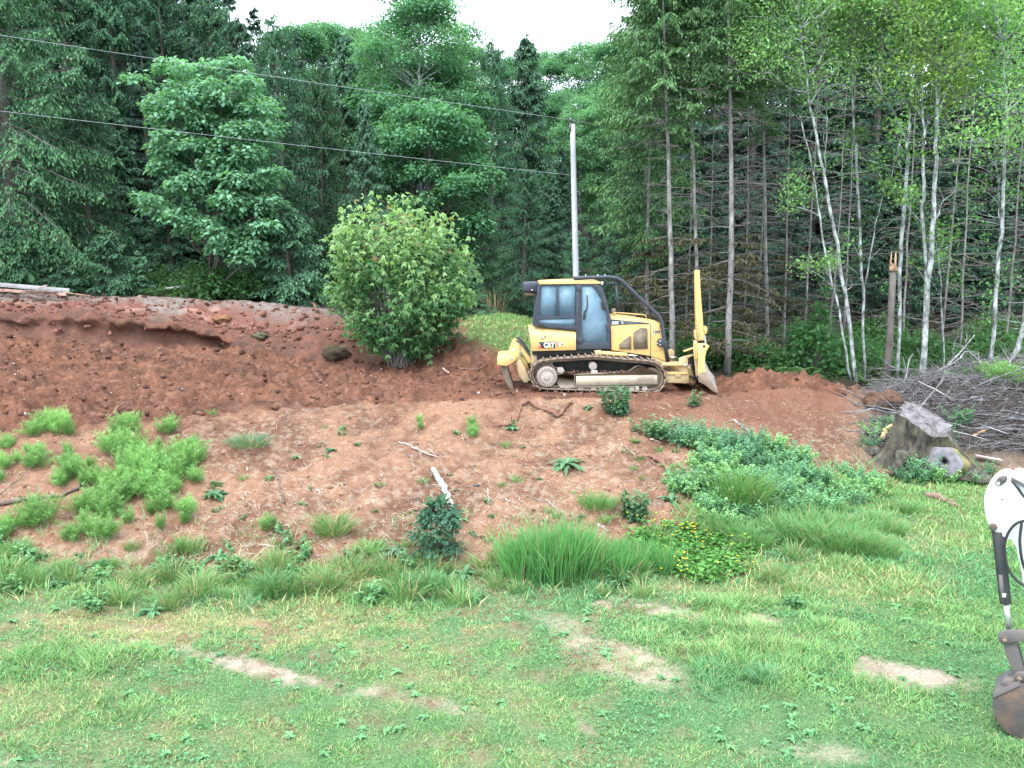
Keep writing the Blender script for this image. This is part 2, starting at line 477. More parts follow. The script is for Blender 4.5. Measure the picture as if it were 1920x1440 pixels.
def zone(X, Y):
    """ground colour, plus how much grass / weed grows at each point"""
    z, s = ground_fn(X, Y, rough=False)
    px, py = project(X, np.maximum(Y, .5), z)
    front = Y > 6
    n1 = fbm(X * .7, Y * .7, 81, 4); n2 = fbm(X * 3.1, Y * 3.1, 83, 4, .6); n3 = fbm(X * 11, Y * 11, 85, 3)
    bare = np.where(front, ellipses(px, py, BARE, X, Y, .85), 0) * np.clip(1.15 - (n3 - .35) * 1.1, .3, 1)
    worn = np.where(front, ellipses(px, py, BARE2, X, Y, .24), 0)
    bare = np.maximum(bare, worn)
    dry = np.where(front, ellipses(px, py, DRY, X, Y, .8), 0)
    # --- colours
    def lerp(a, b, t): return np.asarray(a) * (1 - t[..., None]) + np.asarray(b) * t[..., None]
    thatch = lerp((.090, .165, .070), (.22, .215, .105), np.clip(dry * .8 + (n2 - .5) * .8, 0, 1))
    dirt = lerp((.37, .30, .235), (.215, .16, .115), np.clip((n2 - .35) * 2.2, 0, 1) * (1 - .9 * np.clip(worn, 0, 1)))
    lawn = lerp(thatch, dirt, np.clip(bare * 1.1, 0, 1)) if False else thatch * (1 - np.clip(bare, 0, 1))[..., None] + dirt * np.clip(bare, 0, 1)[..., None]
    rill = np.clip((fbm(X * 1.5 - Y * .9, Y * .45, 87, 4, .6) - .5) * 4, 0, 1)
    clay = lerp((.245, .134, .086), (.13, .062, .040), np.clip((n1 - .40) * 2.4 + (n2 - .5) * 1.6 + rill * .75, 0, 1))
    clay = clay * (.86 + .28 * n3)[..., None]
    straw = np.clip((n3 - .50) * 4, 0, 1) * np.clip(1.25 - (s - 1) * 1.1 + (n1 - .5) * 2 + np.where(px > 1000, .25, 0), .12, .8)
    clay = clay * (1 - straw * .6)[..., None] + np.array((.33, .275, .215)) * (straw * .6)[..., None]
    fresh = np.where(px > 1180, sstep(1.45, 1.8, s + (n2 - .5) * .3), 0)                 # freshly pushed darker soil right of the machine
    clay = clay * (1 - fresh * .75)[..., None] + np.array((.145, .066, .043)) * (fresh * .75)[..., None]
    soil = lerp((.165, .074, .046), (.085, .040, .027), np.clip((n2 - .3) * 2.2, 0, 1))
    soil = soil * (.6 + .8 * n3)[..., None]
    grit = np.clip((n3 - .60) * 5, 0, 1) * np.clip((n1 - .35) * 2, 0, .6)
    soil = soil * (1 - grit * .5)[..., None] + np.array((.24, .19, .165)) * (grit * .5)[..., None]
    cut = lerp((.15, .070, .050), (.080, .044, .034), np.clip((n2 - .35) * 2.4, 0, 1))
    left = 1 - sstep(420, 640, px)
    red = lerp((.185, .075, .056), (.36, .20, .165), np.clip((fbm(X * .8, Y * 3.2, 91, 4) - .56) * 6, 0, 1))
    red = red * (1 - .55 * np.clip((n2 - .45) * 4, 0, 1))[..., None] + np.array((.12, .062, .048)) * (.55 * np.clip((n2 - .45) * 4, 0, 1))[..., None]
    slope = cut * (1 - left * .85)[..., None] + red * (left * .85)[..., None]
    gravel = lerp((.24, .215, .20), (.13, .105, .09), np.clip((n3 - .3) * 2, 0, 1))
    gm = np.clip(sstep(4.35, 5.05, s + (n1 - .5) * .9) + .8 * (np.abs(px - 315 - (py - 600) * .3) < 34 + 50 * (n2 - .5)) * (s < 5) * (s > 3.4), 0, 1) * (1 - sstep(700, 860, px)) * (.45 + .55 * n2)
    slope = slope * (1 - gm)[..., None] + gravel * gm[..., None]
    meadow = lerp((.07, .10, .035), (.16, .16, .07), n2)
    gb = sstep(855, 905, px + (n2 - .5) * 80) * (1 - sstep(1040, 1150, px))
    slope = slope * (1 - gb)[..., None] + meadow * gb[..., None]
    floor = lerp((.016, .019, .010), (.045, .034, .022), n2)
    # --- blend zones
    c = lawn
    e = (n2 - .5) * .25
    def bl(c, d, t): return c * (1 - t)[..., None] + d * t[..., None]
    c = bl(c, clay, sstep(.93, 1.08, s + e))
    c = bl(c, soil, sstep(1.982, 2.0, s + (n3 - .5) * .02))
    right = sstep(1560, 1660, px)
    c = bl(c, lerp((.12, .075, .05), (.20, .15, .12), n3), right * sstep(1.05, 1.3, s + e))
    c = bl(c, cut, sstep(2.97, 3.05, s) * (1 - right))
    c = bl(c, slope, sstep(4.05, 4.4, s + e * 1.6) * (1 - right))
    mz = sstep(2.9, 3.2, s) * gb
    c = bl(c, meadow, mz)
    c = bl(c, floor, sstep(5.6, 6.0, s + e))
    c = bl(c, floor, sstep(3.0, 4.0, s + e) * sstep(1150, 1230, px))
    # --- grass cover
    g = (1 - sstep(.93, 1.03, s + e * .9)) * (1 - np.clip(bare * 1.15, 0, .985))
    band = (1 - sstep(.99, 1.42, s + (n2 - .5) * .6)) * np.clip((n2 - .44) * 3.4, 0, .8) * (s > .93)
    weeds = sstep(1240, 1320, px) * sstep(0, 40, py - (800 + (px - 1290) * .22)) * (s < 2.0) * (s > .9)
    g = np.maximum(g, band)
    g = np.maximum(g, weeds * .9)
    g = np.maximum(g, gb * sstep(3.05, 3.4, s + e) * (1 - sstep(5.8, 6.2, s)))
    return c, np.clip(g, 0, 1), s, dry, bare, weeds, px, py, z

GROUND_MAT, _nt, _out = new_mat('earth_and_turf')
_a = _nt.nodes.new('ShaderNodeAttribute'); _a.attribute_name = 'col'
_n1 = _noise(_nt, 26, 5, rough=.7); _n2 = _noise(_nt, 90, 3, rough=.7)
_c = _mix(_nt, _a.outputs['Color'], _ramp(_nt, _n1.outputs['Fac'], [(.30, (.62, .60, .58)), (.70, (1.32, 1.30, 1.28))]).outputs[0], 1.0, 'MULTIPLY')
_c = _mix(_nt, _c, _ramp(_nt, _n2.outputs['Fac'], [(.30, (.75, .74, .73)), (.70, (1.22, 1.22, 1.22))]).outputs[0], 1.0, 'MULTIPLY')
_p = _nt.nodes.new('ShaderNodeBsdfPrincipled'); _p.inputs['Roughness'].default_value = .95; _p.inputs['Specular IOR Level'].default_value = .15
_nt.links.new(_c, _p.inputs['Base Color'])
_b = _nt.nodes.new('ShaderNodeBump'); _b.inputs['Strength'].default_value = 1.0; _b.inputs['Distance'].default_value = .035
_nt.links.new(_n1.outputs['Fac'], _b.inputs['Height'])
_b2 = _nt.nodes.new('ShaderNodeBump'); _b2.inputs['Strength'].default_value = .6; _b2.inputs['Distance'].default_value = .012
_nt.links.new(_n2.outputs['Fac'], _b2.inputs['Height']); _nt.links.new(_b.outputs[0], _b2.inputs['Normal'])
_nt.links.new(_b2.outputs[0], _p.inputs['Normal'])
_nt.links.new(_p.outputs[0], _out.inputs['Surface'])

_rx = np.concatenate([np.linspace(-1.7, -.76, 22)[:-1], np.linspace(-.76, .76, 520), np.linspace(.76, 1.7, 22)[1:]])
_yy = np.concatenate([np.linspace(-60, 7, 16)[:-1], np.arange(7, 12.5, .09), np.arange(12.5, 33, .052), np.geomspace(33.1, 60, 60), np.geomspace(62, 340, 40)])
GX = _rx[None, :] * np.maximum(_yy, 8)[:, None]; GY = np.repeat(_yy[:, None], len(_rx), 1)
GZ, GS = ground_fn(GX, GY)
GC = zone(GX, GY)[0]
# the cut face overhangs: its top leans out over its foot
_px, _py = project(GX, np.maximum(GY, .5), GZ)
_over = sstep(3.25, 3.9, GS) * (1 - sstep(4.0, 4.35, GS)) * (1 - sstep(400, 470, _px)) * (GY > 20)
_jag = fbm(GX * 1.3, GX * 0 + 3, 95, 4)
GYd = GY - _over * (.55 * _jag * (.3 + 1.4 * fbm(GX * 3.3, GZ * 2.2, 97, 3, .65)) + .30 * (fbm(GX * 6, GZ * 6, 98, 2) - .5))
_cave = sstep(2.93, 3.12, GS) * (1 - sstep(3.45, 3.85, GS)) * (1 - sstep(405, 440, _px)) * (GY > 20)
GYd = GYd + _cave * (.22 + .38 * sstep(120, 300, _px)) * (.4 + .9 * _jag)
_R, _C = GX.shape
_idx = np.arange(_R * _C).reshape(_R, _C)
_quads = np.stack([_idx[:-1, :-1], _idx[:-1, 1:], _idx[1:, 1:], _idx[1:, :-1]], -1).reshape(-1, 4)
_sq = GS[:-1, :-1].ravel()
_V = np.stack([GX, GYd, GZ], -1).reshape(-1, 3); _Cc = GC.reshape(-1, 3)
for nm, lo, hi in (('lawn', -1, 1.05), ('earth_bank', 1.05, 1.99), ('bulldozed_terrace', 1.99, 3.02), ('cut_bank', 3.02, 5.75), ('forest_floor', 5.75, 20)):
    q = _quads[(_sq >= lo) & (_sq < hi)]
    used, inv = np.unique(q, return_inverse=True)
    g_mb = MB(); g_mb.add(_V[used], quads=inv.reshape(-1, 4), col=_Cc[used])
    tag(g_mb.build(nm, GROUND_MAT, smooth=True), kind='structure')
# ------------------------------------------------------------------ the bulldozer
DY = 21.8                                               # distance of its near track face
D0 = at(1125, 733.75, DY); D0[2] = 1.735
M_YEL = paint_mat('machine_yellow_paint', (.58, .36, .115), (.34, .235, .14), .7, .5, 2.6)
M_YELD = paint_mat('dusty_yellow_paint', (.46, .33, .17), (.30, .21, .14), .75, .6, 2.5)
M_BLK = paint_mat('dark_slate_paint', (.020, .024, .038), (.10, .08, .07), .25, .42, 2.0)
M_MUDSTEEL = paint_mat('mud_caked_steel', (.14, .105, .08), (.29, .195, .135), 1.0, .8, 4.0)
M_FRAME = paint_mat('mud_grey_track_frame', (.38, .31, .225), (.24, .19, .15), .9, .75, 1.6)
M_HUB = paint_mat('dry_mud_grey', (.34, .29, .26), (.24, .18, .14), .7, .85, 5.0)
M_DARK = solid_mat('greasy_black_and_shade', [(.3, (.010, .010, .010)), (.7, (.035, .028, .022))], 5, .7)
M_CHROME = solid_mat('chromed_rod', [(.3, (.55, .55, .56)), (.7, (.75, .75, .76))], 3, .25, metal=.8)
M_GRILL = solid_mat('dusty_grille_mesh', [(.3, (.10, .075, .05)), (.7, (.20, .15, .105))], 8, .8)
M_WHITE = solid_mat('white_print', [(.3, (.75, .75, .75)), (.7, (.82, .82, .82))], 3, .5)
M_RED = solid_mat('red_print', [(.3, (.52, .05, .06)), (.7, (.60, .07, .08))], 3, .5)
M_YPRINT = solid_mat('yellow_print', [(.3, (.80, .52, .06)), (.7, (.85, .56, .08))], 3, .5)
M_SEAT = solid_mat('black_seat', [(.3, (.015, .015, .015)), (.7, (.04, .04, .04))], 8, .8)
# dusty window glass: dust film plus reflected sky painted into the base colour
M_GLASS, _nt, _out = new_mat('dusty_glass_painted_reflection')
_n = _noise(_nt, 3.0, 5, rough=.65)
_p = _nt.nodes.new('ShaderNodeBsdfPrincipled')
_nt.links.new(_ramp(_nt, _n.outputs['Fac'], [(.3, (.115, .19, .25)), (.7, (.165, .245, .305))]).outputs[0], _p.inputs['Base Color'])
_p.inputs['Roughness'].default_value = .5; _p.inputs['Specular IOR Level'].default_value = .3; _p.inputs['Coat Weight'].default_value = .06; _p.inputs['Coat Roughness'].default_value = .02
_tr = _nt.nodes.new('ShaderNodeBsdfTransparent'); _tr.inputs['Color'].default_value = (.45, .55, .60, 1)
_ms = _nt.nodes.new('ShaderNodeMixShader')
_nt.links.new(_ramp(_nt, _n.outputs['Fac'], [(.3, (.20,) * 3), (.7, (.10,) * 3)]).outputs[0], _ms.inputs[0])
_nt.links.new(_p.outputs[0], _ms.inputs[1]); _nt.links.new(_tr.outputs[0], _ms.inputs[2]); _nt.links.new(_ms.outputs[0], _out.inputs['Surface'])

DZ = thing('bulldozer', 'yellow crawler bulldozer with dark cab and brush guard parked on the bulldozed terrace', 'bulldozer', D0)

def zp(x, y, dy=0.0):
    """a point of the side view (4x enlargement of the photo from 900, 480) at depth dy behind the near track face"""
    return at(900 + x / 4, 480 + y / 4, DY + dy) - D0
def z2(x, y, dy=0.0):
    return zp(240 + x / 1.5, 80 + y / 1.5, dy)

def poly_solid(mb, outer, y0, y1, holes=(), col=(1, 1, 1)):
    """plate with the side outline OUTER (list of (x, z)), holes cut through, from depth y0 to y1"""
    loops = [outer] + list(holes)
    tri = tessellate_polygon([[Vector((p[0], p[1], 0)) for p in l] for l in loops])
    pts = [p for l in loops for p in l]; n = len(pts)
    V = [(p[0], y0, p[1]) for p in pts] + [(p[0], y1, p[1]) for p in pts]
    T = []
    for a, b, c in tri:
        ar = (pts[b][0] - pts[a][0]) * (pts[c][1] - pts[a][1]) - (pts[b][1] - pts[a][1]) * (pts[c][0] - pts[a][0])
        if ar < 0: b, c = c, b
        T += [(a, b, c), (n + a, n + c, n + b)]
    Q = []; k = 0
    for li, l in enumerate(loops):
        m = len(l); area = sum(l[i][0] * l[(i + 1) % m][1] - l[(i + 1) % m][0] * l[i][1] for i in range(m))
        flip = (area > 0) == (li == 0)
        for i in range(m):
            a, b = k + i, k + (i + 1) % m
            Q.append((a, n + a, n + b, b) if flip else (a, b, n + b, n + a))
        k += m
    mb.add(V, quads=Q, tris=T, col=col)

def side(pts, dy, f=zp): return [(p[0], p[2]) for p in (f(x, y, dy) for x, y in pts)]
def plate(name, pts, y0, y1, mat, parent=None, f=zp, holes=(), bevel=.008, ref=None):
    mb = MB(); poly_solid(mb, side(pts, y0 if ref is None else ref, f), y0, y1, [side(h, y0 if ref is None else ref, f) for h in holes])
    return mb.build(name, mat, parent or DZ, bevel=bevel)
def loft(name, rings, mat, parent=None, bevel=.012):
    mb = MB(); n = len(rings[0]); V = np.concatenate([np.asarray(r, float) for r in rings]); Q = []
    for j in range(len(rings) - 1):
        for k in range(n): Q.append((j * n + k, (j + 1) * n + k, (j + 1) * n + (k + 1) % n, j * n + (k + 1) % n))
    T = []
    for base, rev in ((0, False), ((len(rings) - 1) * n, True)):
        r = np.asarray(rings[0 if not rev else -1], float)
        for a, b, c in tessellate_polygon([[Vector((p[0], p[2], 0)) for p in r]]):
            ar = (r[b][0] - r[a][0]) * (r[c][2] - r[a][2]) - (r[b][2] - r[a][2]) * (r[c][0] - r[a][0])
            if (ar < 0) != rev: b, c = c, b
            T.append((base + a, base + b, base + c))
    mb.add(V, quads=Q, tris=T)
    o = mb.build(name, mat, parent or DZ, bevel=bevel)
    bm = bmesh.new(); bm.from_mesh(o.data); bmesh.ops.recalc_face_normals(bm, faces=bm.faces); bm.to_mesh(o.data); bm.free()
    return o
def rod(name, a, b, r, mat, parent=None, k=14, r2=None, bevel=0):
    mb = MB(); tube(mb, np.stack([np.asarray(a, float), np.asarray(b, float)]), [r, r2 or r], k)
    return mb.build(name, mat, parent or DZ, smooth=False, bevel=bevel)
def bx(name, lo, hi, mat, parent=None, bevel=.008):
    mb = MB(); box(mb, lo, hi); return mb.build(name, mat, parent or DZ, bevel=bevel)
def text(name, s, size, loc, mat, parent, shear=0.0, bold=0.0, width=1.0):
    cu = bpy.data.curves.new('lettering', 'FONT'); cu.body = s; cu.size = size; cu.extrude = .0015; cu.offset = bold; cu.shear = shear
    tmp = bpy.data.objects.new('lettering', cu); COL.objects.link(tmp)
    dg = bpy.context.evaluated_depsgraph_get(); me = bpy.data.meshes.new_from_object(tmp.evaluated_get(dg))
    COL.objects.unlink(tmp); bpy.data.objects.remove(tmp)
    me.materials.clear(); me.materials.append(mat)
    o = bpy.data.objects.new(name, me); COL.objects.link(o); o.parent = parent
    o.location = loc; o.rotation_euler = (PI / 2, 0, 0); o.scale = (width, 1, 1); return o

# --- rear fender and fuel tank panel (its upper band leans in and catches the sky)
lowp = [(372, 592), (720, 614), (720, 706), (388, 714)]
rA = [zp(x, y, .40) for x, y in lowp]
rB = [zp(x, y, .58) for x, y in [(366, 535), (720, 562), (720, 706), (388, 714)]]
mir = lambda r, y: [np.array([p[0], y, p[2]]) for p in r]
yB = rB[0][1]; rA = mir(rA, .40); rB = mir(rB, .58)
fender = loft('rear_body', [rA, rB, mir(rB, 1.80), mir(rA, 1.98)], M_YEL)
pl = plate('fuel_door', [(436, 585), (660, 602), (662, 672), (655, 688), (436, 692)], .394, .402, M_YEL, fender, bevel=.003, ref=.40)
plate('latch', [(452, 602), (482, 602), (482, 622), (452, 622)], .380, .394, M_HUB, fender, bevel=.002, ref=.40)
plate('latch_eye', [(484, 600), (492, 600), (492, 612), (484, 612)], .385, .394, M_DARK, fender, bevel=0, ref=.40)
lg = plate('maker_badge', [(439, 645), (564, 640), (564, 689), (468, 692)], .388, .3935, M_BLK, fender, bevel=0, ref=.40)
plate('red_stripe', [(438, 660), (470, 690), (455, 693), (440, 691)], .3880, .3930, M_RED, fender, bevel=0, ref=.40)
p = zp(478, 684, .40); text('lettering', 'CAT', .178, (p[0], .3865, p[2]), M_WHITE, fender, bold=.008, width=.80)
plate('yellow_triangle', [(503, 687), (521, 668), (541, 686)], .3815, .3845, M_YPRINT, fender, bevel=0, ref=.40)
plate('red_badge', [(575, 643), (622, 646), (622, 674), (575, 678)], .388, .3935, M_RED, fender, bevel=0, ref=.40)
p = zp(581, 672, .40); text('lettering', '10C', .105, (p[0], .3865, p[2]), M_WHITE, fender, bold=.004, width=.72)

# --- engine hood
hA = mir([zp(x, y, .55) for x, y in [(978, 470), (1130, 484), (1262, 504), (1352, 522), (1366, 560), (1404, 795), (1284, 752), (985, 706)]], .55)
hB = mir([zp(x, y, .66) for x, y in [(978, 447), (1130, 460), (1258, 482), (1345, 497), (1366, 545), (1404, 795), (1284, 752), (985, 706)]], .66)
hood = loft('engine_hood', [hA, hB, mir(hB, 1.72), mir(hA, 1.83)], M_YEL)
plate('hood_stripe', [(980, 474), (1130, 488), (1246, 499), (1278, 509), (1130, 512), (985, 521)], .543, .549, M_BLK, hood, bevel=0, ref=.55)
p = zp(988, 512, .55); text('lettering', 'D6K', .115, (p[0], .5405, p[2]), M_WHITE, hood, bold=.002, width=.86)
p = zp(1058, 499, .55); text('lettering', 'XL', .052, (p[0], .5405, p[2]), M_WHITE, hood)
p = zp(1058, 511, .55); text('lettering', 'LGP', .040, (p[0], .5405, p[2]), M_WHITE, hood)
for nm, q in (('engine_grille', [(1042, 664), (1118, 602), (1128, 598), (1134, 604), (1135, 702), (1044, 702)]), ('engine_grille', [(1148, 578), (1204, 536), (1254, 546), (1258, 699), (1150, 702)])):
    g = plate(nm, q, .540, .5485, M_GRILL, hood, bevel=0, ref=.55)
    cx = sum(a for a, b in q) / len(q); cy = sum(b for a, b in q) / len(q)
    rim = [(cx + (a - cx) * 1.05, cy + (b - cy) * 1.04) for a, b in q]
    plate('grille_rim', rim, .536, .549, M_YEL, hood, holes=[q], bevel=0, ref=.55)
plate('panel_seam', [(1277, 512), (1281, 512), (1283, 748), (1279, 748)], .546, .549, M_DARK, hood, bevel=0, ref=.55)
nb = plate('name_plate', [(1301, 561), (1348, 561), (1348, 577), (1301, 577)], .540, .549, M_BLK, hood, bevel=0, ref=.55)
p = zp(1304, 575, .55); text('lettering', 'A', .045, (p[0], .538, p[2]), M_WHITE, hood, bold=.002); p = zp(1322, 575, .55); text('lettering', 'C-140', .036, (p[0], .538, p[2]), M_WHITE, hood, width=.8)
rod('hood_handle', zp(1303, 708, .53), zp(1370, 700, .53), .008, M_YELD, hood, 6)
plate('hood_sticker', [(1296, 592), (1306, 592), (1306, 608), (1296, 608)], .545, .549, M_YPRINT, hood, bevel=0, ref=.55)
mb = MB()
for dy in (.72, 1.62):
    tube(mb, np.array([zp(983, 448, dy), zp(1008, 427, dy), zp(1030, 425, dy), zp(1232, 441, dy), zp(1246, 452, dy), zp(1247, 472, dy)]), .016, 8)
    tube(mb, np.array([zp(1016, 427, dy), zp(1016, 452, dy)]), .014, 6)
mb.build('hood_handrail', M_YEL, DZ, smooth=True)

# --- cab: side shells with window openings, door, panes, roof
CY0, CY1 = .50, .56
win = [[(332, 216), (503, 216), (503, 558), (302, 560)], [(522, 212), (714, 207), (714, 548), (524, 556)], [(304, 592), (714, 580), (714, 672), (297, 640)]]
outer = [(292, 198), (722, 190), (722, 716), (240, 672)]
dgl = [(783, 218), (900, 216), (955, 276), (1008, 372), (1058, 500), (1078, 640), (1074, 850), (815, 855), (785, 830)]
dout = [(722, 196), (960, 192), (1010, 230), (1062, 360), (1106, 560), (1110, 926), (722, 932)]
for near, (a, b) in ((True, (CY0, CY1)), (False, (1.80, 1.86))):
    ref = CY0
    sh = plate('cab_side_frame', outer, a, b, M_BLK, DZ, z2, holes=win, bevel=.006, ref=ref)
    for w in win: plate('window_pane', w, a + .022, a + .030, M_GLASS, sh, z2, bevel=0, ref=ref)
    plate('window_bar', [(504, 212), (520, 212), (523, 560), (504, 560)], a - .008, a + .034, M_BLK, sh, z2, bevel=.003, ref=ref)
    off = -.012 if near else .012
    dr = plate('cab_door', dout, a + off, b + off, M_BLK, DZ, z2, holes=[dgl], bevel=.008, ref=ref)
    plate('door_pane', dgl, a + off + .022, a + off + .030, M_GLASS, dr, z2, bevel=0, ref=ref)
    s_ = (a + off - .018, a + off - .001) if near else (b + off + .001, b + off + .018)
    plate('door_handle', [(806, 490), (830, 488), (826, 560), (812, 600), (796, 592)], s_[0], s_[1], M_DARK, dr, z2, bevel=.003, ref=ref)
    plate('wiper', [(838, 318), (848, 316), (854, 430), (838, 500), (826, 498), (842, 420)], s_[0], s_[1], M_DARK, dr, z2, bevel=.002, ref=ref)
    plate('door_hinge', [(726, 206), (780, 206), (780, 280), (726, 270)], s_[0], s_[1], M_BLK, dr, z2, bevel=.004, ref=ref)
    plate('door_hinge', [(726, 800), (790, 796), (800, 850), (780, 866), (726, 858)], s_[0], s_[1], M_BLK, dr, z2, bevel=.004, ref=ref)
    plate('door_latch', [(1062, 640), (1092, 640), (1096, 730), (1072, 720)], s_[0], s_[1], M_BLK, dr, z2, bevel=.004, ref=ref)
    plate('door_stop', [(1000, 390), (1030, 384), (1050, 470), (1040, 492), (1018, 470)], s_[0], s_[1], M_DARK, dr, z2, bevel=.004, ref=ref)
# rear window, front window and lower cab closing panels between the two sides
def cross(name, a, b, y0, y1, th, mat, parent=None, bevel=.004):
    """panel across the cab between the side view points a and b"""
    pa, pb_ = z2(*a, CY0), z2(*b, CY0); d = unit(np.array([pb_[0] - pa[0], 0, pb_[2] - pa[2]])); nrm = np.array([d[2], 0, -d[0]]) * th / 2
    mb = MB(); V = []
    for y in (y0, y1):
        for p_, s in ((pa, 1), (pb_, 1), (pb_, -1), (pa, -1)): q = p_ + nrm * s; V.append((q[0], y, q[2]))
    mb.add(V, quads=[(0, 1, 2, 3), (7, 6, 5, 4), (0, 4, 5, 1), (1, 5, 6, 2), (2, 6, 7, 3), (3, 7, 4, 0)])
    o = mb.build(name, mat, parent or DZ, bevel=bevel)
    bm = bmesh.new(); bm.from_mesh(o.data); bmesh.ops.recalc_face_normals(bm, faces=bm.faces); bm.to_mesh(o.data); bm.free(); return o
cross('rear_window', (296, 215), (250, 655), CY1 + .005, 1.795, .012, M_GLASS)
cross('rear_window_post', (300, 205), (248, 668), 1.12, 1.22, .03, M_BLK)
cross('windscreen', (1004, 236), (1098, 560), CY1 + .06, 1.74, .012, M_GLASS)
for y in ((CY1, CY1 + .055), (1.745, 1.80)): cross('windscreen_post', (1000, 232), (1102, 570), y[0], y[1], .05, M_BLK)
cross('cab_floor', (250, 720), (1100, 915), CY1 + .002, 1.798, .05, M_DARK)
cross('dashboard', (1098, 575), (1104, 905), CY1 + .002, 1.798, .10, M_DARK)
bx('operator_seat', zp(560, 640, 0) * [1, 0, 1] + [0, .95, 0], zp(700, 585, 0) * [1, 0, 1] + [0, 1.42, 0], M_SEAT, bevel=.04)
bx('seat_back', zp(545, 580, 0) * [1, 0, 1] + [0, .97, 0], zp(590, 370, 0) * [1, 0, 1] + [0, 1.40, 0], M_SEAT, bevel=.04)
# roof
rfo = [(300, 168), (700, 152), (960, 162), (1000, 172), (1000, 194), (300, 200)]
top = [(320, 158), (700, 142), (950, 150), (985, 168), (985, 176), (320, 180)]
roof = loft('cab_roof', [mir([z2(x, y, .47) for x, y in rfo], .47), mir([z2(x, y, .60) for x, y in top], .62), mir([z2(x, y, .60) for x, y in top], 1.74), mir([z2(x, y, .47) for x, y in rfo], 1.89)], M_YEL)
plate('roof_trim', [(420, 176), (456, 176), (456, 198), (420, 200)], .455, .468, M_YELD, roof, z2, bevel=.003, ref=.47)
acp = [(322, 204), (345, 196), (430, 194), (444, 212), (440, 276), (322, 270)]
ac = loft('rear_air_unit', [mir([zp(x, y, .62) for x, y in [(326, 215), (346, 202), (432, 200), (442, 216), (438, 268), (326, 262)]], .60), mir([zp(x, y, .62) for x, y in acp], .68), mir([zp(x, y, .62) for x, y in acp], 1.68), mir([zp(x, y, .62) for x, y in [(326, 215), (346, 202), (432, 200), (442, 216), (438, 268), (326, 262)]], 1.76)], M_BLK)
plate('air_grille', [(336, 276), (430, 280), (420, 300), (340, 296)], .72, 1.64, M_MUDSTEEL, ac, bevel=0, ref=.62)
rod('air_unit_bolt', zp(391, 256, .595), zp(391, 256, .60), .018, M_CHROME, ac, 8)
rod('work_lamp_body', zp(918, 192, .50), zp(914, 216, .50), .026, M_WHITE, DZ, 8)
plate('mirror_bracket', [(440, 500), (476, 514), (474, 530), (436, 528)], .44, .499, M_DARK, DZ, bevel=.004, ref=.5)

# --- brush guard: two bent tubes from the roof over the hood down to the nose, with crosspieces
def sweep_pts(dy): return np.array([zp(x, y, dy) for x, y in [(702, 168), (760, 164), (880, 160), (975, 158), (1025, 166), (1062, 184), (1092, 212), (1130, 250), (1200, 318), (1270, 384), (1318, 428), (1344, 456), (1360, 492), (1368, 540), (1386, 650), (1410, 792)]])
for dy in (.50, 1.80):
    mb = MB(); tube(mb, sweep_pts(dy), .052, 10); mb.build('brush_guard_tube', M_BLK, DZ, smooth=True)
for (x, y) in ((720, 166), (880, 160), (1062, 184), (1344, 456)):
    a, b = zp(x, y, .52), zp(x, y, 1.78); rod('guard_crosspiece', a, [a[0], 1.78, a[2]], .035, M_BLK, k=8)
for dy in (.58, 1.72): rod('guard_post', zp(1020, 200, dy), zp(1034, 418, dy), .042, M_BLK, k=10)
plate('guard_bracket', [(945, 194), (1032, 196), (1036, 212), (1010, 214), (950, 208)], .53, .63, M_BLK, DZ, bevel=.006, ref=.55)
for x in (792, 884, 938): rod('guard_bolt', zp(x, 156, .50), zp(x, 140, .50), .012, M_CHROME, k=6)
nb = plate('guard_nose_bracket', [(1340, 622), (1378, 612), (1392, 640), (1394, 676), (1352, 682), (1326, 664), (1330, 640)], .46, .55, M_BLK, DZ, bevel=.006, ref=.5)
for (x, y) in ((1350, 640), (1330, 658), (1352, 668)): rod('bolt_head', zp(x, y, .455), zp(x, y, .46), .016, M_CHROME, nb, 6)
rod('exhaust_pipe', zp(1000, 470, 1.15), zp(1000, 470, 1.15) + np.array([0, 0, .28]), .055, M_MUDSTEEL, k=12)

# --- belly, final drives, track roller frames
bx('chassis', zp(430, 0, .62) * [1, 0, 0] + [0, .62, .35], zp(1385, 0, .62) * [1, 0, 0] + [0, 1.76, 1.12], M_DARK, bevel=.01)
plate('deck_shadow_plate', [(390, 712), (985, 704), (985, 724), (860, 740), (395, 745)], .56, 1.82, M_DARK, DZ, bevel=.004, ref=.5)  # thin black slab that paints in the shade under the deck
plate('nose_plate', [(1284, 752), (1404, 795), (1408, 820), (1290, 800)], .57, 1.81, M_YELD, DZ, bevel=.006, ref=.55)
# track path in side view
_out = [(503, 778), (570, 768), (660, 762), (760, 756), (850, 750), (950, 758), (1080, 770), (1200, 778), (1280, 786), (1330, 802), (1370, 836), (1392, 880), (1398, 925), (1388, 970), (1360, 1006), (1318, 1026), (1270, 1030), (1180, 1022), (1060, 1018), (900, 1014), (720, 1010), (600, 1006), (503, 1004), (440, 994), (396, 962), (374, 920), (372, 880), (386, 838), (420, 802), (460, 784)]
tp_ = np.array([zp(x, y, 0) for x, y in _out])[:, [0, 2]]
seg = np.linalg.norm(np.roll(tp_, -1, 0) - tp_, axis=1); cum = np.concatenate([[0], np.cumsum(seg)]); per = cum[-1]
NSH = 44
def path_at(s):
    s = s % per; i = min(np.searchsorted(cum, s, 'right') - 1, len(tp_) - 1); f = (s - cum[i]) / seg[i]
    a, b = tp_[i], tp_[(i + 1) % len(tp_)]; return a + (b - a) * f
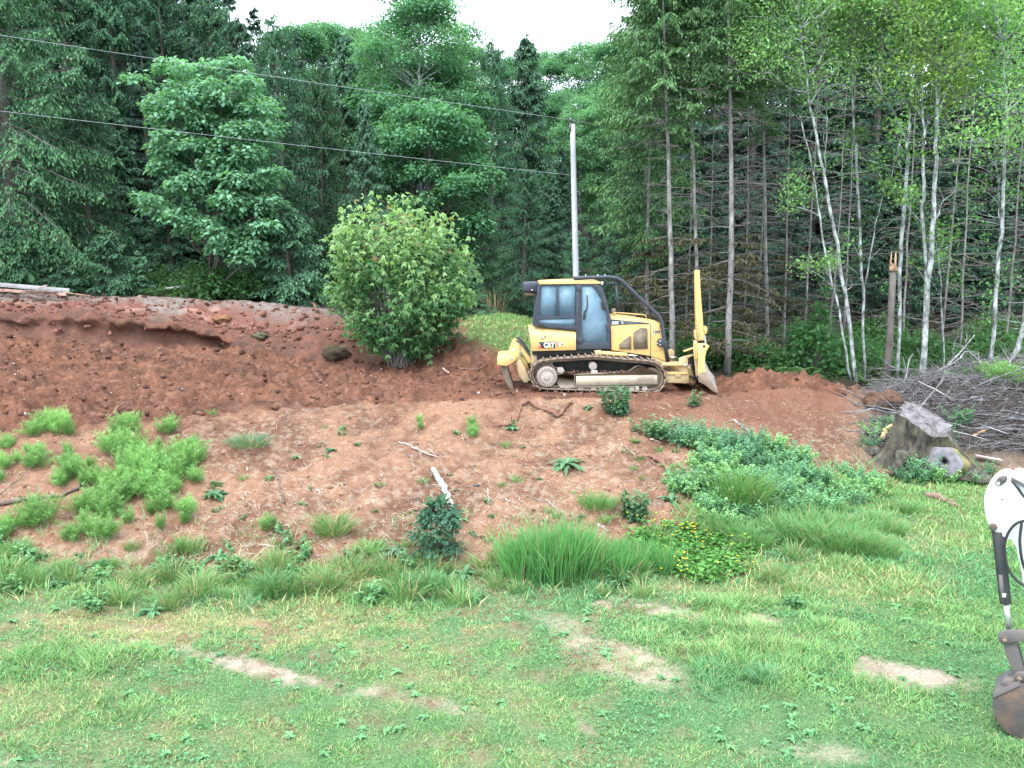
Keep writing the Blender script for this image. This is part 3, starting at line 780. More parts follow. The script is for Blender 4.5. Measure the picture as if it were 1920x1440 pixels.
def shoe_mesh():
    mb = MB(); L = per / NSH * .5 * .97
    box(mb, (-L, 0, -.030), (L, .56, -.008)); box(mb, (-L, 0.005, -.008), (-L + .025, .555, .045)); box(mb, (L * .2, .14, -.085), (L * .2 + L * .7, .20, -.03)); box(mb, (L * .2, .36, -.085), (L * .2 + L * .7, .42, -.03))
    return mb.mesh('track_shoe', M_MUDSTEEL)
SHOE = shoe_mesh()
def inset(pts, d):
    c = []; n = len(pts)
    for i in range(n):
        t = unit(pts[(i + 1) % n] - pts[i - 1]); nrm = np.array([t[1], -t[0]]); c.append(pts[i] + nrm * d)
    return np.array(c)
def track(y0):
    mb = MB(); a = inset(tp_, .035); b = inset(tp_, .105); n = len(a)
    for (u, v) in ((.13, .21), (.35, .43)):
        V = [(p[0], y0 + u, p[1]) for p in a] + [(p[0], y0 + u, p[1]) for p in b] + [(p[0], y0 + v, p[1]) for p in b] + [(p[0], y0 + v, p[1]) for p in a]
        Q = []
        for i in range(n):
            j = (i + 1) % n
            for r0, r1 in ((0, 1), (1, 2), (2, 3), (3, 0)): Q.append((r0 * n + i, r0 * n + j, r1 * n + j, r1 * n + i))
        mb.add(V, quads=Q)
    tk = mb.build('track', M_MUDSTEEL, DZ)
    for k in range(NSH):
        s = per * k / NSH; p, q = path_at(s - .04), path_at(s + .04); c = path_at(s); ang = math.atan2(q[1] - p[1], q[0] - p[0])
        o = bpy.data.objects.new('track_shoe', SHOE); COL.objects.link(o); o.parent = tk
        # outward side of the loop is +z of the shoe
        o.location = (c[0], y0, c[1]); o.rotation_euler = (0, -ang, 0)
    return tk
# path runs front over the top, then back along the ground: its left normal points out
track(0.0); track(1.84)
spc = zp(503, 906, .05); idc = zp(1290, 925, .1); cr_ = zp(848, 826, .1)
for y0, sgn in ((0.0, 1), (1.84, 1)):
    near = y0 == 0.0
    ya = y0 + .06
    mb = MB(); th_ = np.arange(44) * 2 * PI / 44; rr_ = np.where(np.arange(44) % 4 < 2, .365, .325)
    poly_solid(mb, [(spc[0] + r * math.cos(t), spc[2] + r * math.sin(t)) for r, t in zip(rr_, th_)], y0 + .22, y0 + .34)
    sp_ = mb.build('sprocket', M_MUDSTEEL, DZ)
    mb = MB(); fy = y0 + .02 if near else y0 + .50
    tube(mb, np.array([[spc[0], fy, spc[2]], [spc[0], y0 + .30, spc[2]]]), [.268, .28], 28); mb.build('final_drive_cover', M_HUB, sp_, bevel=.012)
    if near:
        for k in range(22):
            t = k * 2 * PI / 22
            rb2 = bx('cover_rib', (-.010, -.010, .17), (.010, 0, .262), M_MUDSTEEL, sp_, bevel=0)
            rb2.location = (spc[0], fy, spc[2]); rb2.rotation_euler = (0, t, 0)
        mb = MB(); tube(mb, np.array([[spc[0], fy - .03, spc[2]], [spc[0], fy, spc[2]]]), [.075, .085], 18); mb.build('hub_cap', M_HUB, sp_, bevel=.006)
    mb = MB(); tube(mb, np.array([[idc[0], y0 + .16, idc[2]], [idc[0], y0 + .40, idc[2]]]), [.30, .30], 28); mb.build('front_idler', M_MUDSTEEL, DZ)
    mb = MB(); tube(mb, np.array([[cr_[0], y0 + .10, cr_[2]], [cr_[0], y0 + .46, cr_[2]]]), [.105, .105], 18); mb.build('carrier_roller', M_HUB, DZ, bevel=.01)
    for k in range(7):
        c = zp(660 + k * 96, 994, .1); mb = MB(); tube(mb, np.array([[c[0], y0 + .10, c[2]], [c[0], y0 + .46, c[2]]]), [.075, .075], 14); mb.build('bottom_roller', M_HUB, DZ, bevel=.008)
fr_ = [(580, 890), (640, 884), (712, 878), (720, 888), (1120, 876), (1180, 838), (1212, 832), (1300, 862), (1332, 880), (1334, 968), (1200, 978), (720, 986), (600, 988), (580, 960)]
for y0 in (.07, 1.91):
    tf = plate('track_frame', fr_, y0, y0 + .40, M_FRAME, DZ, bevel=.014, ref=.07)
    if y0 < 1:
        plate('frame_seam', [(708, 884), (713, 884), (713, 984), (708, 984)], y0 - .004, y0 + .0, M_MUDSTEEL, tf, bevel=0, ref=.07)
        plate('frame_guard', [(720, 900), (1330, 892), (1330, 962), (720, 972)], y0 - .018, y0 - .001, M_FRAME, tf, bevel=.004, ref=.07)
        plate('rust_patch_plate', [(1180, 896), (1300, 890), (1304, 930), (1176, 936)], y0 - .024, y0 - .019, M_FRAME, tf, bevel=.003, ref=.07)
        plate('clamp_bracket', [(580, 838), (620, 836), (636, 864), (612, 884), (582, 876)], y0 + .02, y0 + .2, M_HUB, tf, bevel=.006, ref=.07)
        plate('roller_bracket', [(838, 858), (880, 858), (890, 886), (830, 888)], y0 + .02, y0 + .2, M_HUB, tf, bevel=.004, ref=.07)
        plate('guard_step', [(1166, 978), (1192, 976), (1194, 1008), (1168, 1010)], y0 + .0, y0 + .1, M_HUB, tf, bevel=.004, ref=.07)
        for k in range(8): rod('frame_bolt', zp(760 + k * 75, 966 - k, y0 - .03), zp(760 + k * 75, 966 - k, y0 - .018), .012, M_MUDSTEEL, tf, 6)
rub = MB()
rng = np.random.default_rng(5)
for k in range(60):
    c = zp(rng.uniform(600, 1130), rng.uniform(872, 884), rng.uniform(.1, .45)); r = rng.uniform(.015, .05)
    a = rng.uniform(0, 6, 5)
    tube(rub, np.array([c - [r, 0, 0], c + [0, 0, r * .8], c + [r, 0, 0]]), [r * .4, r, r * .4], 5, col=(.16, .085, .06))
tag(rub.build('mud_on_frame', GROUND_MAT, DZ), kind='stuff')

# --- blade lift cylinder on the side, blade arm frame, blade, mast
cy = rod('lift_cylinder', zp(912, 728, .42), zp(1102, 742, .42), .058, M_YEL, bevel=.006); rod('piston_rod', zp(1102, 742, .42), zp(1182, 748, .42), .026, M_CHROME, cy, 10)
plate('cylinder_mount', [(858, 712), (905, 706), (914, 720), (912, 744), (866, 752)], .38, .56, M_YELD, DZ, bevel=.01, ref=.42)
for k, y0 in enumerate((.12, 2.0)):
    cy = rod('angle_cylinder', zp(1366, 812, .12) * [1, 0, 1] + [0, y0, 0], zp(1518, 818, .12) * [1, 0, 1] + [0, y0 + .05, 0], .050, M_YEL, bevel=.006)
    rod('piston_rod', zp(1518, 818, .12) * [1, 0, 1] + [0, y0 + .05, 0], zp(1590, 822, .12) * [1, 0, 1] + [0, y0 + .07, 0], .024, M_CHROME, cy, 10)
    a = plate('push_arm', [(1392, 884), (1545, 880), (1568, 886), (1568, 950), (1545, 958), (1398, 952)], y0 + .04, y0 + .24, M_YELD, DZ, bevel=.012, ref=.12)
    plate('arm_flange', [(1404, 878), (1560, 876), (1560, 886), (1404, 888)], y0 + .0, y0 + .3, M_YEL, a, bevel=.004, ref=.12)
    plate('arm_stop', [(1464, 888), (1512, 888), (1506, 908), (1470, 910)], y0 + .01, y0 + .05, M_YELD, a, bevel=.004, ref=.12)
    plate('arm_upright', [(1500, 772), (1548, 752), (1566, 772), (1566, 884), (1500, 884)], y0 + .10, y0 + .2, M_YELD, DZ, bevel=.01, ref=.12)
bx('c_frame_crossbeam', zp(1500, 950, .4) * [1, 0, 1] + [0, .36, 0], zp(1600, 840, .4) * [1, 0, 1] + [0, 2.0, 0], M_YELD, bevel=.015)
plate('blade_pivot', [(1566, 800), (1640, 790), (1650, 940), (1580, 956)], .9, 1.4, M_DARK, DZ, bevel=.015, ref=.12)
for (x0, y0_, x1, y1, r) in ((1570, 740, 1620, 900, .03), (1560, 780, 1600, 760, .025), (1575, 900, 1640, 940, .04), (1560, 760, 1640, 700, .03), (1585, 830, 1630, 950, .035)):
    rod('hydraulic_hose', zp(x0, y0_, .3), zp(x1, y1, .35), r * .7, M_DARK, k=8)
plate('upper_link', [(1528, 714), (1626, 680), (1632, 690), (1534, 722)], .16, .28, M_YEL, DZ, bevel=.006, ref=.12)
plate('tilt_bracket', [(1548, 752), (1610, 738), (1612, 748), (1560, 770)], .2, .3, M_YELD, DZ, bevel=.004, ref=.12)
# moldboard: a curved plate seen end on, with end plates
prof_f = [(1700, 662), (1704, 700), (1692, 740), (1684, 790), (1688, 840), (1702, 890), (1732, 955), (1780, 1018)]
prof_b = [(1770, 1022), (1716, 966), (1680, 900), (1664, 840), (1660, 790), (1668, 740), (1680, 700), (1676, 664)]
mb = MB(); poly_solid(mb, side(prof_f + prof_b, -.30), -.33, 2.72); bl_ = mb.build('blade', M_HUB, DZ, bevel=.006); BLADE = [bl_]
plate('blade_end_plate', [(1640, 657), (1690, 655), (1700, 662), (1716, 668), (1712, 688), (1694, 714), (1686, 760), (1684, 800), (1690, 850), (1720, 926), (1778, 1020), (1744, 1008), (1690, 966), (1644, 940), (1634, 880), (1636, 780)], -.36, -.33, M_YEL, bl_, bevel=.004, ref=-.30)
plate('cutting_edge', [(1650, 872), (1694, 862), (1742, 950), (1782, 1020), (1760, 1016), (1700, 968), (1640, 942), (1636, 895)], -.375, -.361, M_MUDSTEEL, bl_, bevel=.003, ref=-.30)
rod('lifting_eye', zp(1684, 676, -.37), zp(1684, 676, -.361), .034, M_DARK, bl_, 14)
bb_ = plate('blade_back_beam', [(1600, 700), (1666, 690), (1664, 900), (1620, 920)], .0, 2.4, M_YELD, bl_, bevel=.015, ref=-.3)
# tall yellow mast standing on the blade
ms = plate('blade_mast', [(1617, 106), (1648, 106), (1654, 240), (1660, 330), (1672, 470), (1676, 540), (1690, 632), (1634, 636), (1626, 540), (1622, 420), (1618, 260)], -.10, .10, M_YEL, DZ, bevel=.01, ref=-.1)
plate('mast_rib', [(1630, 130), (1636, 130), (1652, 620), (1642, 622)], -.108, -.101, M_YELD, ms, bevel=.002, ref=-.1)
plate('mast_clamp', [(1612, 562), (1624, 556), (1630, 640), (1612, 610)], -.08, .08, M_YEL, ms, bevel=.004, ref=-.1)
plate('mast_clamp', [(1676, 530), (1702, 530), (1704, 560), (1696, 584), (1684, 586)], -.12, .08, M_YEL, ms, bevel=.004, ref=-.1)
plate('mast_collar', [(1634, 636), (1690, 632), (1686, 652), (1644, 656)], -.06, .06, M_DARK, ms, bevel=.004, ref=-.1)
plate('mast_label', [(1638, 476), (1664, 474), (1665, 488), (1639, 490)], -.104, -.101, M_YPRINT, ms, bevel=0, ref=-.1)
for (x, y) in ((1630, 520), (1632, 545), (1628, 575), (1634, 600)): rod('mast_bolt', zp(x, y, -.115), zp(x, y, -.10), .016, M_MUDSTEEL, ms, 6)
plate('mast_foot', [(1620, 660), (1644, 658), (1640, 780), (1618, 776)], -.10, .12, M_YEL, DZ, bevel=.006, ref=-.1)
# the blade is angled: its far end is swung forward, so it is seen edge on
BA = -math.atan(.215); pv = zp(1660, 800, -.30)
for o_ in BLADE:
    M_ = Matrix.Translation(Vector((pv[0], -.30, 0))) @ Matrix.Rotation(BA, 4, 'Z') @ Matrix.Translation(Vector((-pv[0], .30, 0)))
    o_.matrix_local = M_
# --- ripper at the rear
rb_ = plate('ripper_beam', [(128, 768), (160, 758), (238, 756), (270, 764), (262, 786), (236, 806), (206, 824), (130, 820)], .30, 2.08, M_YEL, DZ, bevel=.03, ref=.35)
for y0 in (.62, 1.58):
    plate('ripper_link', [(244, 656), (268, 636), (292, 634), (304, 648), (296, 740), (284, 782), (250, 790), (206, 778), (222, 710)], y0, y0 + .10, M_YEL, DZ, bevel=.012, ref=.62)
    plate('ripper_arm', [(296, 650), (320, 668), (376, 756), (384, 800), (366, 806), (302, 700)], y0 + .02, y0 + .12, M_YEL, DZ, bevel=.01, ref=.62)
    plate('link_edge', [(268, 636), (292, 632), (330, 668), (378, 742), (372, 752), (318, 676), (290, 646)], y0 - .03, y0 + .15, M_BLK, DZ, bevel=.004, ref=.62)
    plate('ripper_lower_arm', [(268, 800), (300, 774), (340, 840), (362, 900), (362, 948), (330, 950), (290, 890)], y0 - .02, y0 + .10, M_YELD, DZ, bevel=.012, ref=.62)
    cy = rod('ripper_cylinder', zp(318, 760, y0 + .2), zp(366, 870, y0 + .2), .05, M_YEL); rod('piston_rod', zp(304, 710, y0 + .2), zp(318, 760, y0 + .2), .026, M_CHROME, cy, 10)
for y in (.55, 1.19, 1.83):
    plate('ripper_shank', [(150, 800), (205, 800), (215, 880), (240, 960), (262, 1020), (236, 1016), (190, 940), (160, 860)], y - .035, y + .035, M_MUDSTEEL, DZ, bevel=.008, ref=.55)
plate('ripper_sticker', [(240, 698), (258, 698), (258, 712), (240, 712)], .612, .619, M_WHITE, DZ, bevel=0, ref=.62)
rod('ripper_pin', zp(240, 770, .28), zp(240, 770, .30), .03, M_YELD, k=12)
bx('rear_plate', zp(385, 880, .6) * [1, 0, 1] + [0, .64, 0], zp(430, 714, .6) * [1, 0, 1] + [0, 1.74, 0], M_YELD, bevel=.01)
# ------------------------------------------------------------------ mini excavator, its arm entering at the right edge
EY = 8.15
M_EW = paint_mat('white_excavator_paint', (.60, .61, .62), (.36, .33, .29), .5, .45, 4.0)
M_EB = paint_mat('black_cylinder_paint', (.018, .02, .024), (.10, .09, .08), .35, .45, 4.0)
M_EST = paint_mat('worn_grey_steel', (.085, .08, .082), (.16, .11, .08), .7, .6, 5.0)
M_RUST = paint_mat('rusty_bucket_steel', (.055, .05, .048), (.15, .085, .055), .95, .75, 4.0)
M_HOSE = solid_mat('black_rubber_hose', [(.3, (.012, .012, .013)), (.7, (.03, .03, .03))], 8, .5)
E0 = at(1925, 1390, EY); E0[2] = gz(E0[0], EY)
EX = thing('mini_excavator', 'white mini excavator arm with rusty bucket reaching in at the right edge', 'excavator', E0)
# the machine's side plane is square to the line of sight at the arm
EPHI = math.atan2(E0[0], E0[1]); EU = np.array([math.cos(EPHI), -math.sin(EPHI), 0]); EV = np.array([math.sin(EPHI), math.cos(EPHI), 0])
EX.rotation_euler = (0, 0, -EPHI)
def ep(x, y, dy=0.0):
    rx, rz = ray(1780 + x / 2.526, 850 + y / 2.526); r = np.array([rx, 1.0, rz])
    t = (E0 @ EV + dy) / (r @ EV); P = r * t + np.array([0, 0, EYE]) - E0
    return np.array([P @ EU, dy, P[2]])
def eplate(name, pts, y0, y1, mat, parent=None, holes=(), bevel=.008, ref=0.0):
    mb = MB(); poly_solid(mb, side(pts, ref, ep), y0, y1, [side(h, 0, ep) for h in holes]); return mb.build(name, mat, parent or EX, bevel=bevel)
# dipper arm with its broad rounded head, running down to the right out of the picture
st = eplate('dipper_arm', [(168, 222), (170, 190), (178, 164), (192, 138), (212, 112), (236, 92), (258, 82), (282, 82), (306, 92), (340, 112), (380, 150), (420, 230), (450, 380), (462, 600), (466, 900), (470, 1060), (420, 1075), (395, 900), (370, 700), (350, 590), (336, 500), (318, 430), (300, 400), (272, 390), (240, 374), (210, 352), (186, 316), (174, 280)], -.10, .10, M_EW, bevel=.018)
eplate('pin_boss', [(220, 128), (232, 106), (258, 92), (274, 96), (280, 108), (270, 124), (244, 142), (228, 142)], -.125, -.101, M_EST, st, bevel=.006)
for nm, (x, y), r, m in (('arm_pin', (258, 106), .026, M_EST), ('grease_cap', (236, 130), .014, M_WHITE), ('cylinder_pin', (212, 335), .036, M_RUST), ('screw', (254, 207), .008, M_RUST)):
    mb = MB(); a = ep(x, y); tube(mb, np.array([a + [0, -.150 if nm != 'screw' else -.108, 0], a + [0, -.101, 0]]), r, 16); mb.build(nm, m, st, bevel=.004 if r > .01 else 0)
# boom seen beside the head, going up and right
bm_ = eplate('boom', [(300, 96), (330, 90), (420, 130), (640, 60), (980, -60), (1300, 40), (1420, 420), (1470, 700), (1400, 720), (1330, 480), (1230, 150), (980, 40), (660, 170), (430, 250), (350, 140)], .11, .27, M_EW, bevel=.02)
eplate('boom_linkage', [(296, 100), (354, 128), (420, 170), (420, 184), (350, 144), (298, 112)], -.13, -.104, M_EST, bm_, bevel=.004)
# bucket cylinder
a, b = ep(232, 362), ep(268, 700); mb = MB(); tube(mb, np.array([a + [0, -.06, 0], b + [0, -.06, 0]]), [.058, .054], 18); cy = mb.build('bucket_cylinder', M_EB, EX, bevel=.006)
mb = MB(); tube(mb, np.array([ep(252, 560) + [-.01, -.125, 0], ep(262, 690) + [-.01, -.125, 0]]), .020, 10); mb.build('cylinder_pipe', M_EST, cy)
bx('cylinder_mark', ep(266, 652) + [-.02, -.148, -.02], ep(266, 652) + [.012, -.140, .02], M_WHITE, cy, bevel=0)
a, b = ep(270, 700), ep(284, 822); mb = MB(); tube(mb, np.array([a + [0, -.06, 0], b + [0, -.06, 0]]), .030, 14); mb.build('piston_rod', M_CHROME, cy)
# hoses
for pts, nm in (([(440, 290), (354, 302), (318, 316), (288, 350), (268, 400), (266, 460), (282, 520), (312, 566), (354, 600), (430, 630)], 'hydraulic_hose'), ([(346, 310), (338, 400), (352, 500), (380, 560)], 'hydraulic_hose'), ([(300, 112), (330, 150), (360, 190), (430, 250)], 'hydraulic_hose')):
    P = np.array([ep(x, y) + [0, -.16, 0] for x, y in pts]); mb = MB(); tube(mb, dense_curve(P, 40), .014, 10); mb.build(nm, M_HOSE, EX, smooth=True)
# linkage
lk = eplate('bucket_link', [(232, 846), (240, 828), (262, 820), (300, 816), (360, 818), (480, 830), (480, 878), (360, 870), (310, 872), (284, 882), (256, 884), (238, 868)], -.135, -.095, M_EST, bevel=.008)
mb = MB(); a = ep(266, 860); tube(mb, np.array([a + [0, -.160, 0], a + [0, .05, 0]]), .036, 16); mb.build('link_pin', M_RUST, lk, bevel=.006)
mb = MB(); tube(mb, np.array([a + [0, -.168, 0], a + [0, -.160, 0]]), .018, 10); mb.build('pin_cap', M_MUDSTEEL, lk)
gl = eplate('guide_link', [(256, 880), (318, 874), (334, 930), (350, 990), (356, 1030), (312, 1030), (290, 990), (268, 930)], -.09, -.055, M_EST, bevel=.008)
eplate('guide_link', [(256, 880), (318, 874), (334, 930), (350, 990), (356, 1030), (312, 1030), (290, 990), (268, 930)], .055, .09, M_EST, bevel=.008)
cp = eplate('bucket_coupler', [(250, 1062), (262, 1050), (300, 1052), (316, 1020), (336, 1012), (362, 1020), (420, 1040), (480, 1050), (470, 1110), (350, 1100), (320, 1086), (296, 1098), (272, 1106), (260, 1090)], -.12, .12, M_EST, bevel=.012)
for (x, y), r in (((335, 1040), .044), ((288, 1080), .036), ((440, 1075), .044)):
    mb = MB(); a = ep(x, y); tube(mb, np.array([a + [0, -.155, 0], a + [0, .155, 0]]), r, 16); mb.build('coupler_pin', M_RUST, cp, bevel=.006)
    mb = MB(); tube(mb, np.array([a + [0, -.160, 0], a + [0, -.155, 0]]), r * .55, 12); mb.build('pin_cap', M_MUDSTEEL, cp)
# bucket: two side plates, curved shell, lip and teeth
bo = [(206, 1148), (330, 1092), (480, 1080), (600, 1150), (560, 1190)]
back = [(206, 1148), (206, 1200), (214, 1240), (232, 1278), (258, 1312), (300, 1342), (354, 1366), (430, 1380), (520, 1372), (600, 1330)]
sideo = [(206, 1148), (330, 1092), (480, 1078), (620, 1160), (640, 1250), (600, 1330), (520, 1372), (430, 1380), (354, 1366), (300, 1342), (258, 1312), (232, 1278), (214, 1240), (206, 1200)]
bk = eplate('bucket', sideo, -.24, -.222, M_RUST, bevel=.004, ref=-.24); eplate('bucket_side', sideo, .222, .24, M_RUST, bk, bevel=.004, ref=-.24)
mb = MB(); P = np.array([ep(x, y, -.24) * [1, 0, 1] for x, y in back]); I = P + (np.array([ep(400, 1200, -.24) * [1, 0, 1]]) - P) * .05
n = len(P); V = np.concatenate([P + [0, -.223, 0], P + [0, .223, 0], I + [0, .223, 0], I + [0, -.223, 0]]); Q = []
for i in range(n - 1):
    for r0, r1 in ((0, 1), (1, 2), (2, 3), (3, 0)): Q.append((r0 * n + i, r0 * n + i + 1, r1 * n + i + 1, r1 * n + i))
mb.add(V, quads=Q); mb.build('bucket_shell', M_RUST, bk)
eplate('bucket_top_plate', [(206, 1148), (330, 1092), (336, 1100), (212, 1158)], -.252, .252, M_EST, bk, bevel=.004, ref=-.24)
eplate('bucket_ear', [(300, 1092), (470, 1084), (480, 1130), (400, 1150), (310, 1120)], -.10, .10, M_EST, bk, bevel=.006)
for k in range(4):
    y = -.2 + .13 * k; eplate('tooth', [(600, 1150), (640, 1140), (690, 1200), (640, 1190)], y, y + .05, M_EST, bk, bevel=.004)
# the machine itself stands outside the photo to the right
ox = 3.2
for y in (-.75, .45):
    mb = MB(); tp2 = [(ox - 1.0, .28), (ox - .92, .06), (ox - .75, 0), (ox + .75, 0), (ox + .92, .06), (ox + 1.0, .28), (ox + .9, .48), (ox + .7, .54), (ox - .7, .54), (ox - .9, .48)]
    poly_solid(mb, tp2, y, y + .3); mb.build('crawler_track', M_HOSE, EX, bevel=.02)
bx('undercarriage', (ox - .5, -.45, .3), (ox + .5, .45, .62), M_EST, EX, bevel=.02)
bx('machine_house', (ox - .55, -.62, .66), (ox + .95, .72, 1.25), M_EW, EX, bevel=.06)
for (x, y) in ((ox - .5, -.58), (ox + .45, -.58), (ox - .5, .30), (ox + .45, .30)): bx('canopy_post', (x - .03, y - .03, 1.25), (x + .03, y + .03, 2.25), M_EB, EX, bevel=.008)
bx('canopy_roof', (ox - .65, -.70, 2.25), (ox + .65, .42, 2.33), M_EW, EX, bevel=.02)
bx('driver_seat', (ox - .1, -.40, 1.25), (ox + .35, .1, 1.45), M_SEAT, EX, bevel=.03)
bx('boom_swing_post', (ox - 1.15, .05, .45), (ox - .5, .33, 1.5), M_EST, EX, bevel=.03)
# ------------------------------------------------------------------ trees
def jit(rng, n, a): return rng.normal(0, a, (n, 3))

def conifer_parts(seed, H, R, start, nb, hang=.45, card=(.30, .07), col=(.030, .062, .034), tipcol=(.060, .105, .050), prof=.8, up=.25, droop=.55, per=15, lean=.0):
    """trunk and crown meshes: whorled drooping branches carrying flat sprays of needles"""
    rng = np.random.default_rng(seed)
    tr, cr = MB(), MB()
    hs = np.linspace(0, H, 14)
    off = np.stack([np.cumsum(rng.normal(0, .03, 14)), np.cumsum(rng.normal(0, .03, 14)), hs], 1); off[0, :2] = 0
    off[:, 0] += lean * hs
    r0 = .013 * H + .03
    tube(tr, off, np.maximum(r0 * (1 - hs / H) ** .8, .012), 7)
    tx = lambda h: np.stack([np.interp(h, hs, off[:, 0]), np.interp(h, hs, off[:, 1]), h], -1)
    hb = start * H + (H * .985 - start * H) * np.sort(rng.random(nb)) ** .92
    az = np.arange(nb) * 2.39996 + rng.normal(0, .4, nb)
    f = (hb - start * H) / (H - start * H)
    low = np.clip(f / .16, .35, 1)                                       # the lowest branches are a little shorter
    L = (R * (1 - f) ** prof * low + .18) * rng.uniform(.62, 1.15, nb)
    el = up * (2.2 * f - .9) + rng.normal(0, .12, nb)
    B0 = tx(hb)
    dh = np.stack([np.cos(az), np.sin(az), np.zeros(nb)], 1)
    sd = np.stack([-np.sin(az), np.cos(az), np.zeros(nb)], 1)
    Z = np.array([0, 0, 1.0])
    def bp(i, t):                                                        # point on branch i at t
        return B0[i] + dh[i] * (L[i] * t)[:, None] + Z * (L[i] * (el[i] * t - droop * (1 - f[i] * .7) * t ** 2 + .18 * t ** 4))[:, None]
    for i in range(0, nb):
        t = np.array([0, .35, .7, .95]); I = np.full(4, i)
        tube(tr, bp(I, t), np.array([.008, .006, .004, .002]) * (1 + L[i]), 3, cap=False)
    n = nb * per
    I = np.repeat(np.arange(nb), per); t = np.tile(np.linspace(.16, 1.0, per), nb) + rng.normal(0, .02, n)
    t = np.clip(t, .1, 1.02)
    side = np.where(np.arange(n) % 2 == 0, 1.0, -1.0)
    S0 = bp(I, t)
    sl = (L[I] * .40 * (1.08 - t) + .16) * rng.uniform(.6, 1.2, n)
    Sd = unit(dh[I] * .75 + sd[I] * side[:, None] * .85 + Z * (-.18 - hang * .4) + jit(rng, n, .16))
    k = 6
    for j in range(k):
        u = (j + .6) / k + rng.normal(0, .05, n)
        P = S0 + Sd * (sl * u)[:, None] - Z * (hang * sl * u ** 2)[:, None]
        s2 = (1 if j % 2 else -1)
        perp = unit(np.cross(Sd, Z))
        D = unit(Sd * .8 + perp * s2 * rng.uniform(.1, .9, n)[:, None] + Z * (-.25 - hang * rng.uniform(.1, 1.2, n))[:, None] + jit(rng, n, .22))
        ln = card[0] * rng.uniform(.6, 1.3, n) * (.75 + .25 * np.minimum(L[I], 2) / 2)
        N = unit(Z + jit(rng, n, .55))
        W = unit(np.cross(D, N)) * (card[1] * rng.uniform(.7, 1.3, n))[:, None]
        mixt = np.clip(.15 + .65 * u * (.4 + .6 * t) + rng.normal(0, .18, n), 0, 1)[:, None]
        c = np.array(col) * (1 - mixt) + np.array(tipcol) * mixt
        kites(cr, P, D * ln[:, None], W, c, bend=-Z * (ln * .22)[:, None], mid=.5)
    # leader
    P = tx(np.linspace(H * .93, H, 26)); D = unit(np.stack([rng.normal(0, 1, 26), rng.normal(0, 1, 26), rng.uniform(.4, 1.4, 26)], 1)) * .28
    kites(cr, P, D, unit(np.cross(D, jit(rng, 26, 1))) * .05, tipcol)
    return tr, cr

def tree_thing(name, label, tr, cr, bark, leaf, group=None, cat='tree', extra=()):
    t = thing(name, label, cat, group=group)
    tr.build('trunk', bark, t, smooth=True)
    cr.build('crown', leaf, t)
    for nm, mb, mat in extra:
        if mb.n: tag(mb.build(nm, mat, t), kind='stuff' if 'twig' in nm else None)
    return t

def clump_leaves(cr, rng, C, R, n, size, col, tip, flat=.6, hollow=.45, updir=None, droop=.5):
    """n leaves over a flattened, ragged dome of radius R round C"""
    d = unit(rng.normal(0, 1, (n, 3))); d[:, 2] = np.where(d[:, 2] < -.25, -d[:, 2], d[:, 2])
    r = R * rng.uniform(hollow, 1.08, n)
    P = C + d * r[:, None] * np.array([1, 1, flat])
    out = unit(d * np.array([1, 1, .35]) + rng.normal(0, .45, (n, 3)))
    D = unit(out + np.array([0, 0, -droop]) * rng.uniform(.3, 1.5, n)[:, None])
    N = unit(d * .5 + np.array([0, 0, .9]) + rng.normal(0, .45, (n, 3)))
    ln = size * rng.uniform(.6, 1.25, n)
    W = unit(np.cross(D, N)) * (ln * rng.uniform(.32, .46, n))[:, None]
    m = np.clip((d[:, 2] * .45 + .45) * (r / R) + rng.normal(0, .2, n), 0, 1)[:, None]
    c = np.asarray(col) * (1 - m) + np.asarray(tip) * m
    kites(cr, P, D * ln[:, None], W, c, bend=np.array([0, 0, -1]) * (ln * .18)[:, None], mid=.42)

def limb(tr, rng, a, b, r0, r1, sag=.08, n=6, k=5):
    a = np.asarray(a, float); b = np.asarray(b, float)
    t = np.linspace(0, 1, n)[:, None]
    L = np.linalg.norm(b - a)
    p = a + (b - a) * t + np.sin(t * PI) * rng.normal(0, sag, 3) * L
    tube(tr, p, np.linspace(r0, r1, n), k, cap=False)
    return p

def broadleaf_parts(seed, H, trunk_h, blobs, n_leaf, size, col, tip, flat=.6, r0=.16, stems=1, hollow=.45):
    """blobs: (x, y, z, radius) clumps; limbs run from the trunk to each of them"""
    rng = np.random.default_rng(seed)
    tr, cr = MB(), MB()
    hs = np.linspace(0, trunk_h, 9)
    path = np.stack([np.cumsum(rng.normal(0, .05, 9)), np.cumsum(rng.normal(0, .05, 9)), hs], 1); path[0, :2] = 0
    tube(tr, path, np.maximum(r0 * (1 - .85 * hs / trunk_h), .02), 8)
    for (x, y, z, R) in blobs:
        zb = np.clip(z - .45 * math.hypot(x, y) - .4, .3, trunk_h * .98)
        a = np.array([np.interp(zb, hs, path[:, 0]), np.interp(zb, hs, path[:, 1]), zb])
        p = limb(tr, rng, a, (x, y, z - R * .1), max(.015, r0 * .35 * (1 - zb / trunk_h) + .014), .008)
        for _ in range(3):
            e = np.array([x, y, z]) + unit(rng.normal(0, 1, 3)) * R * .8 * np.array([1, 1, flat])
            limb(tr, rng, p[4], e, .010, .004, n=4, k=3)
        n = int(n_leaf * R ** 2)
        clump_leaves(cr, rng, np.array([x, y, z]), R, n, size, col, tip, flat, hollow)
    return tr, cr

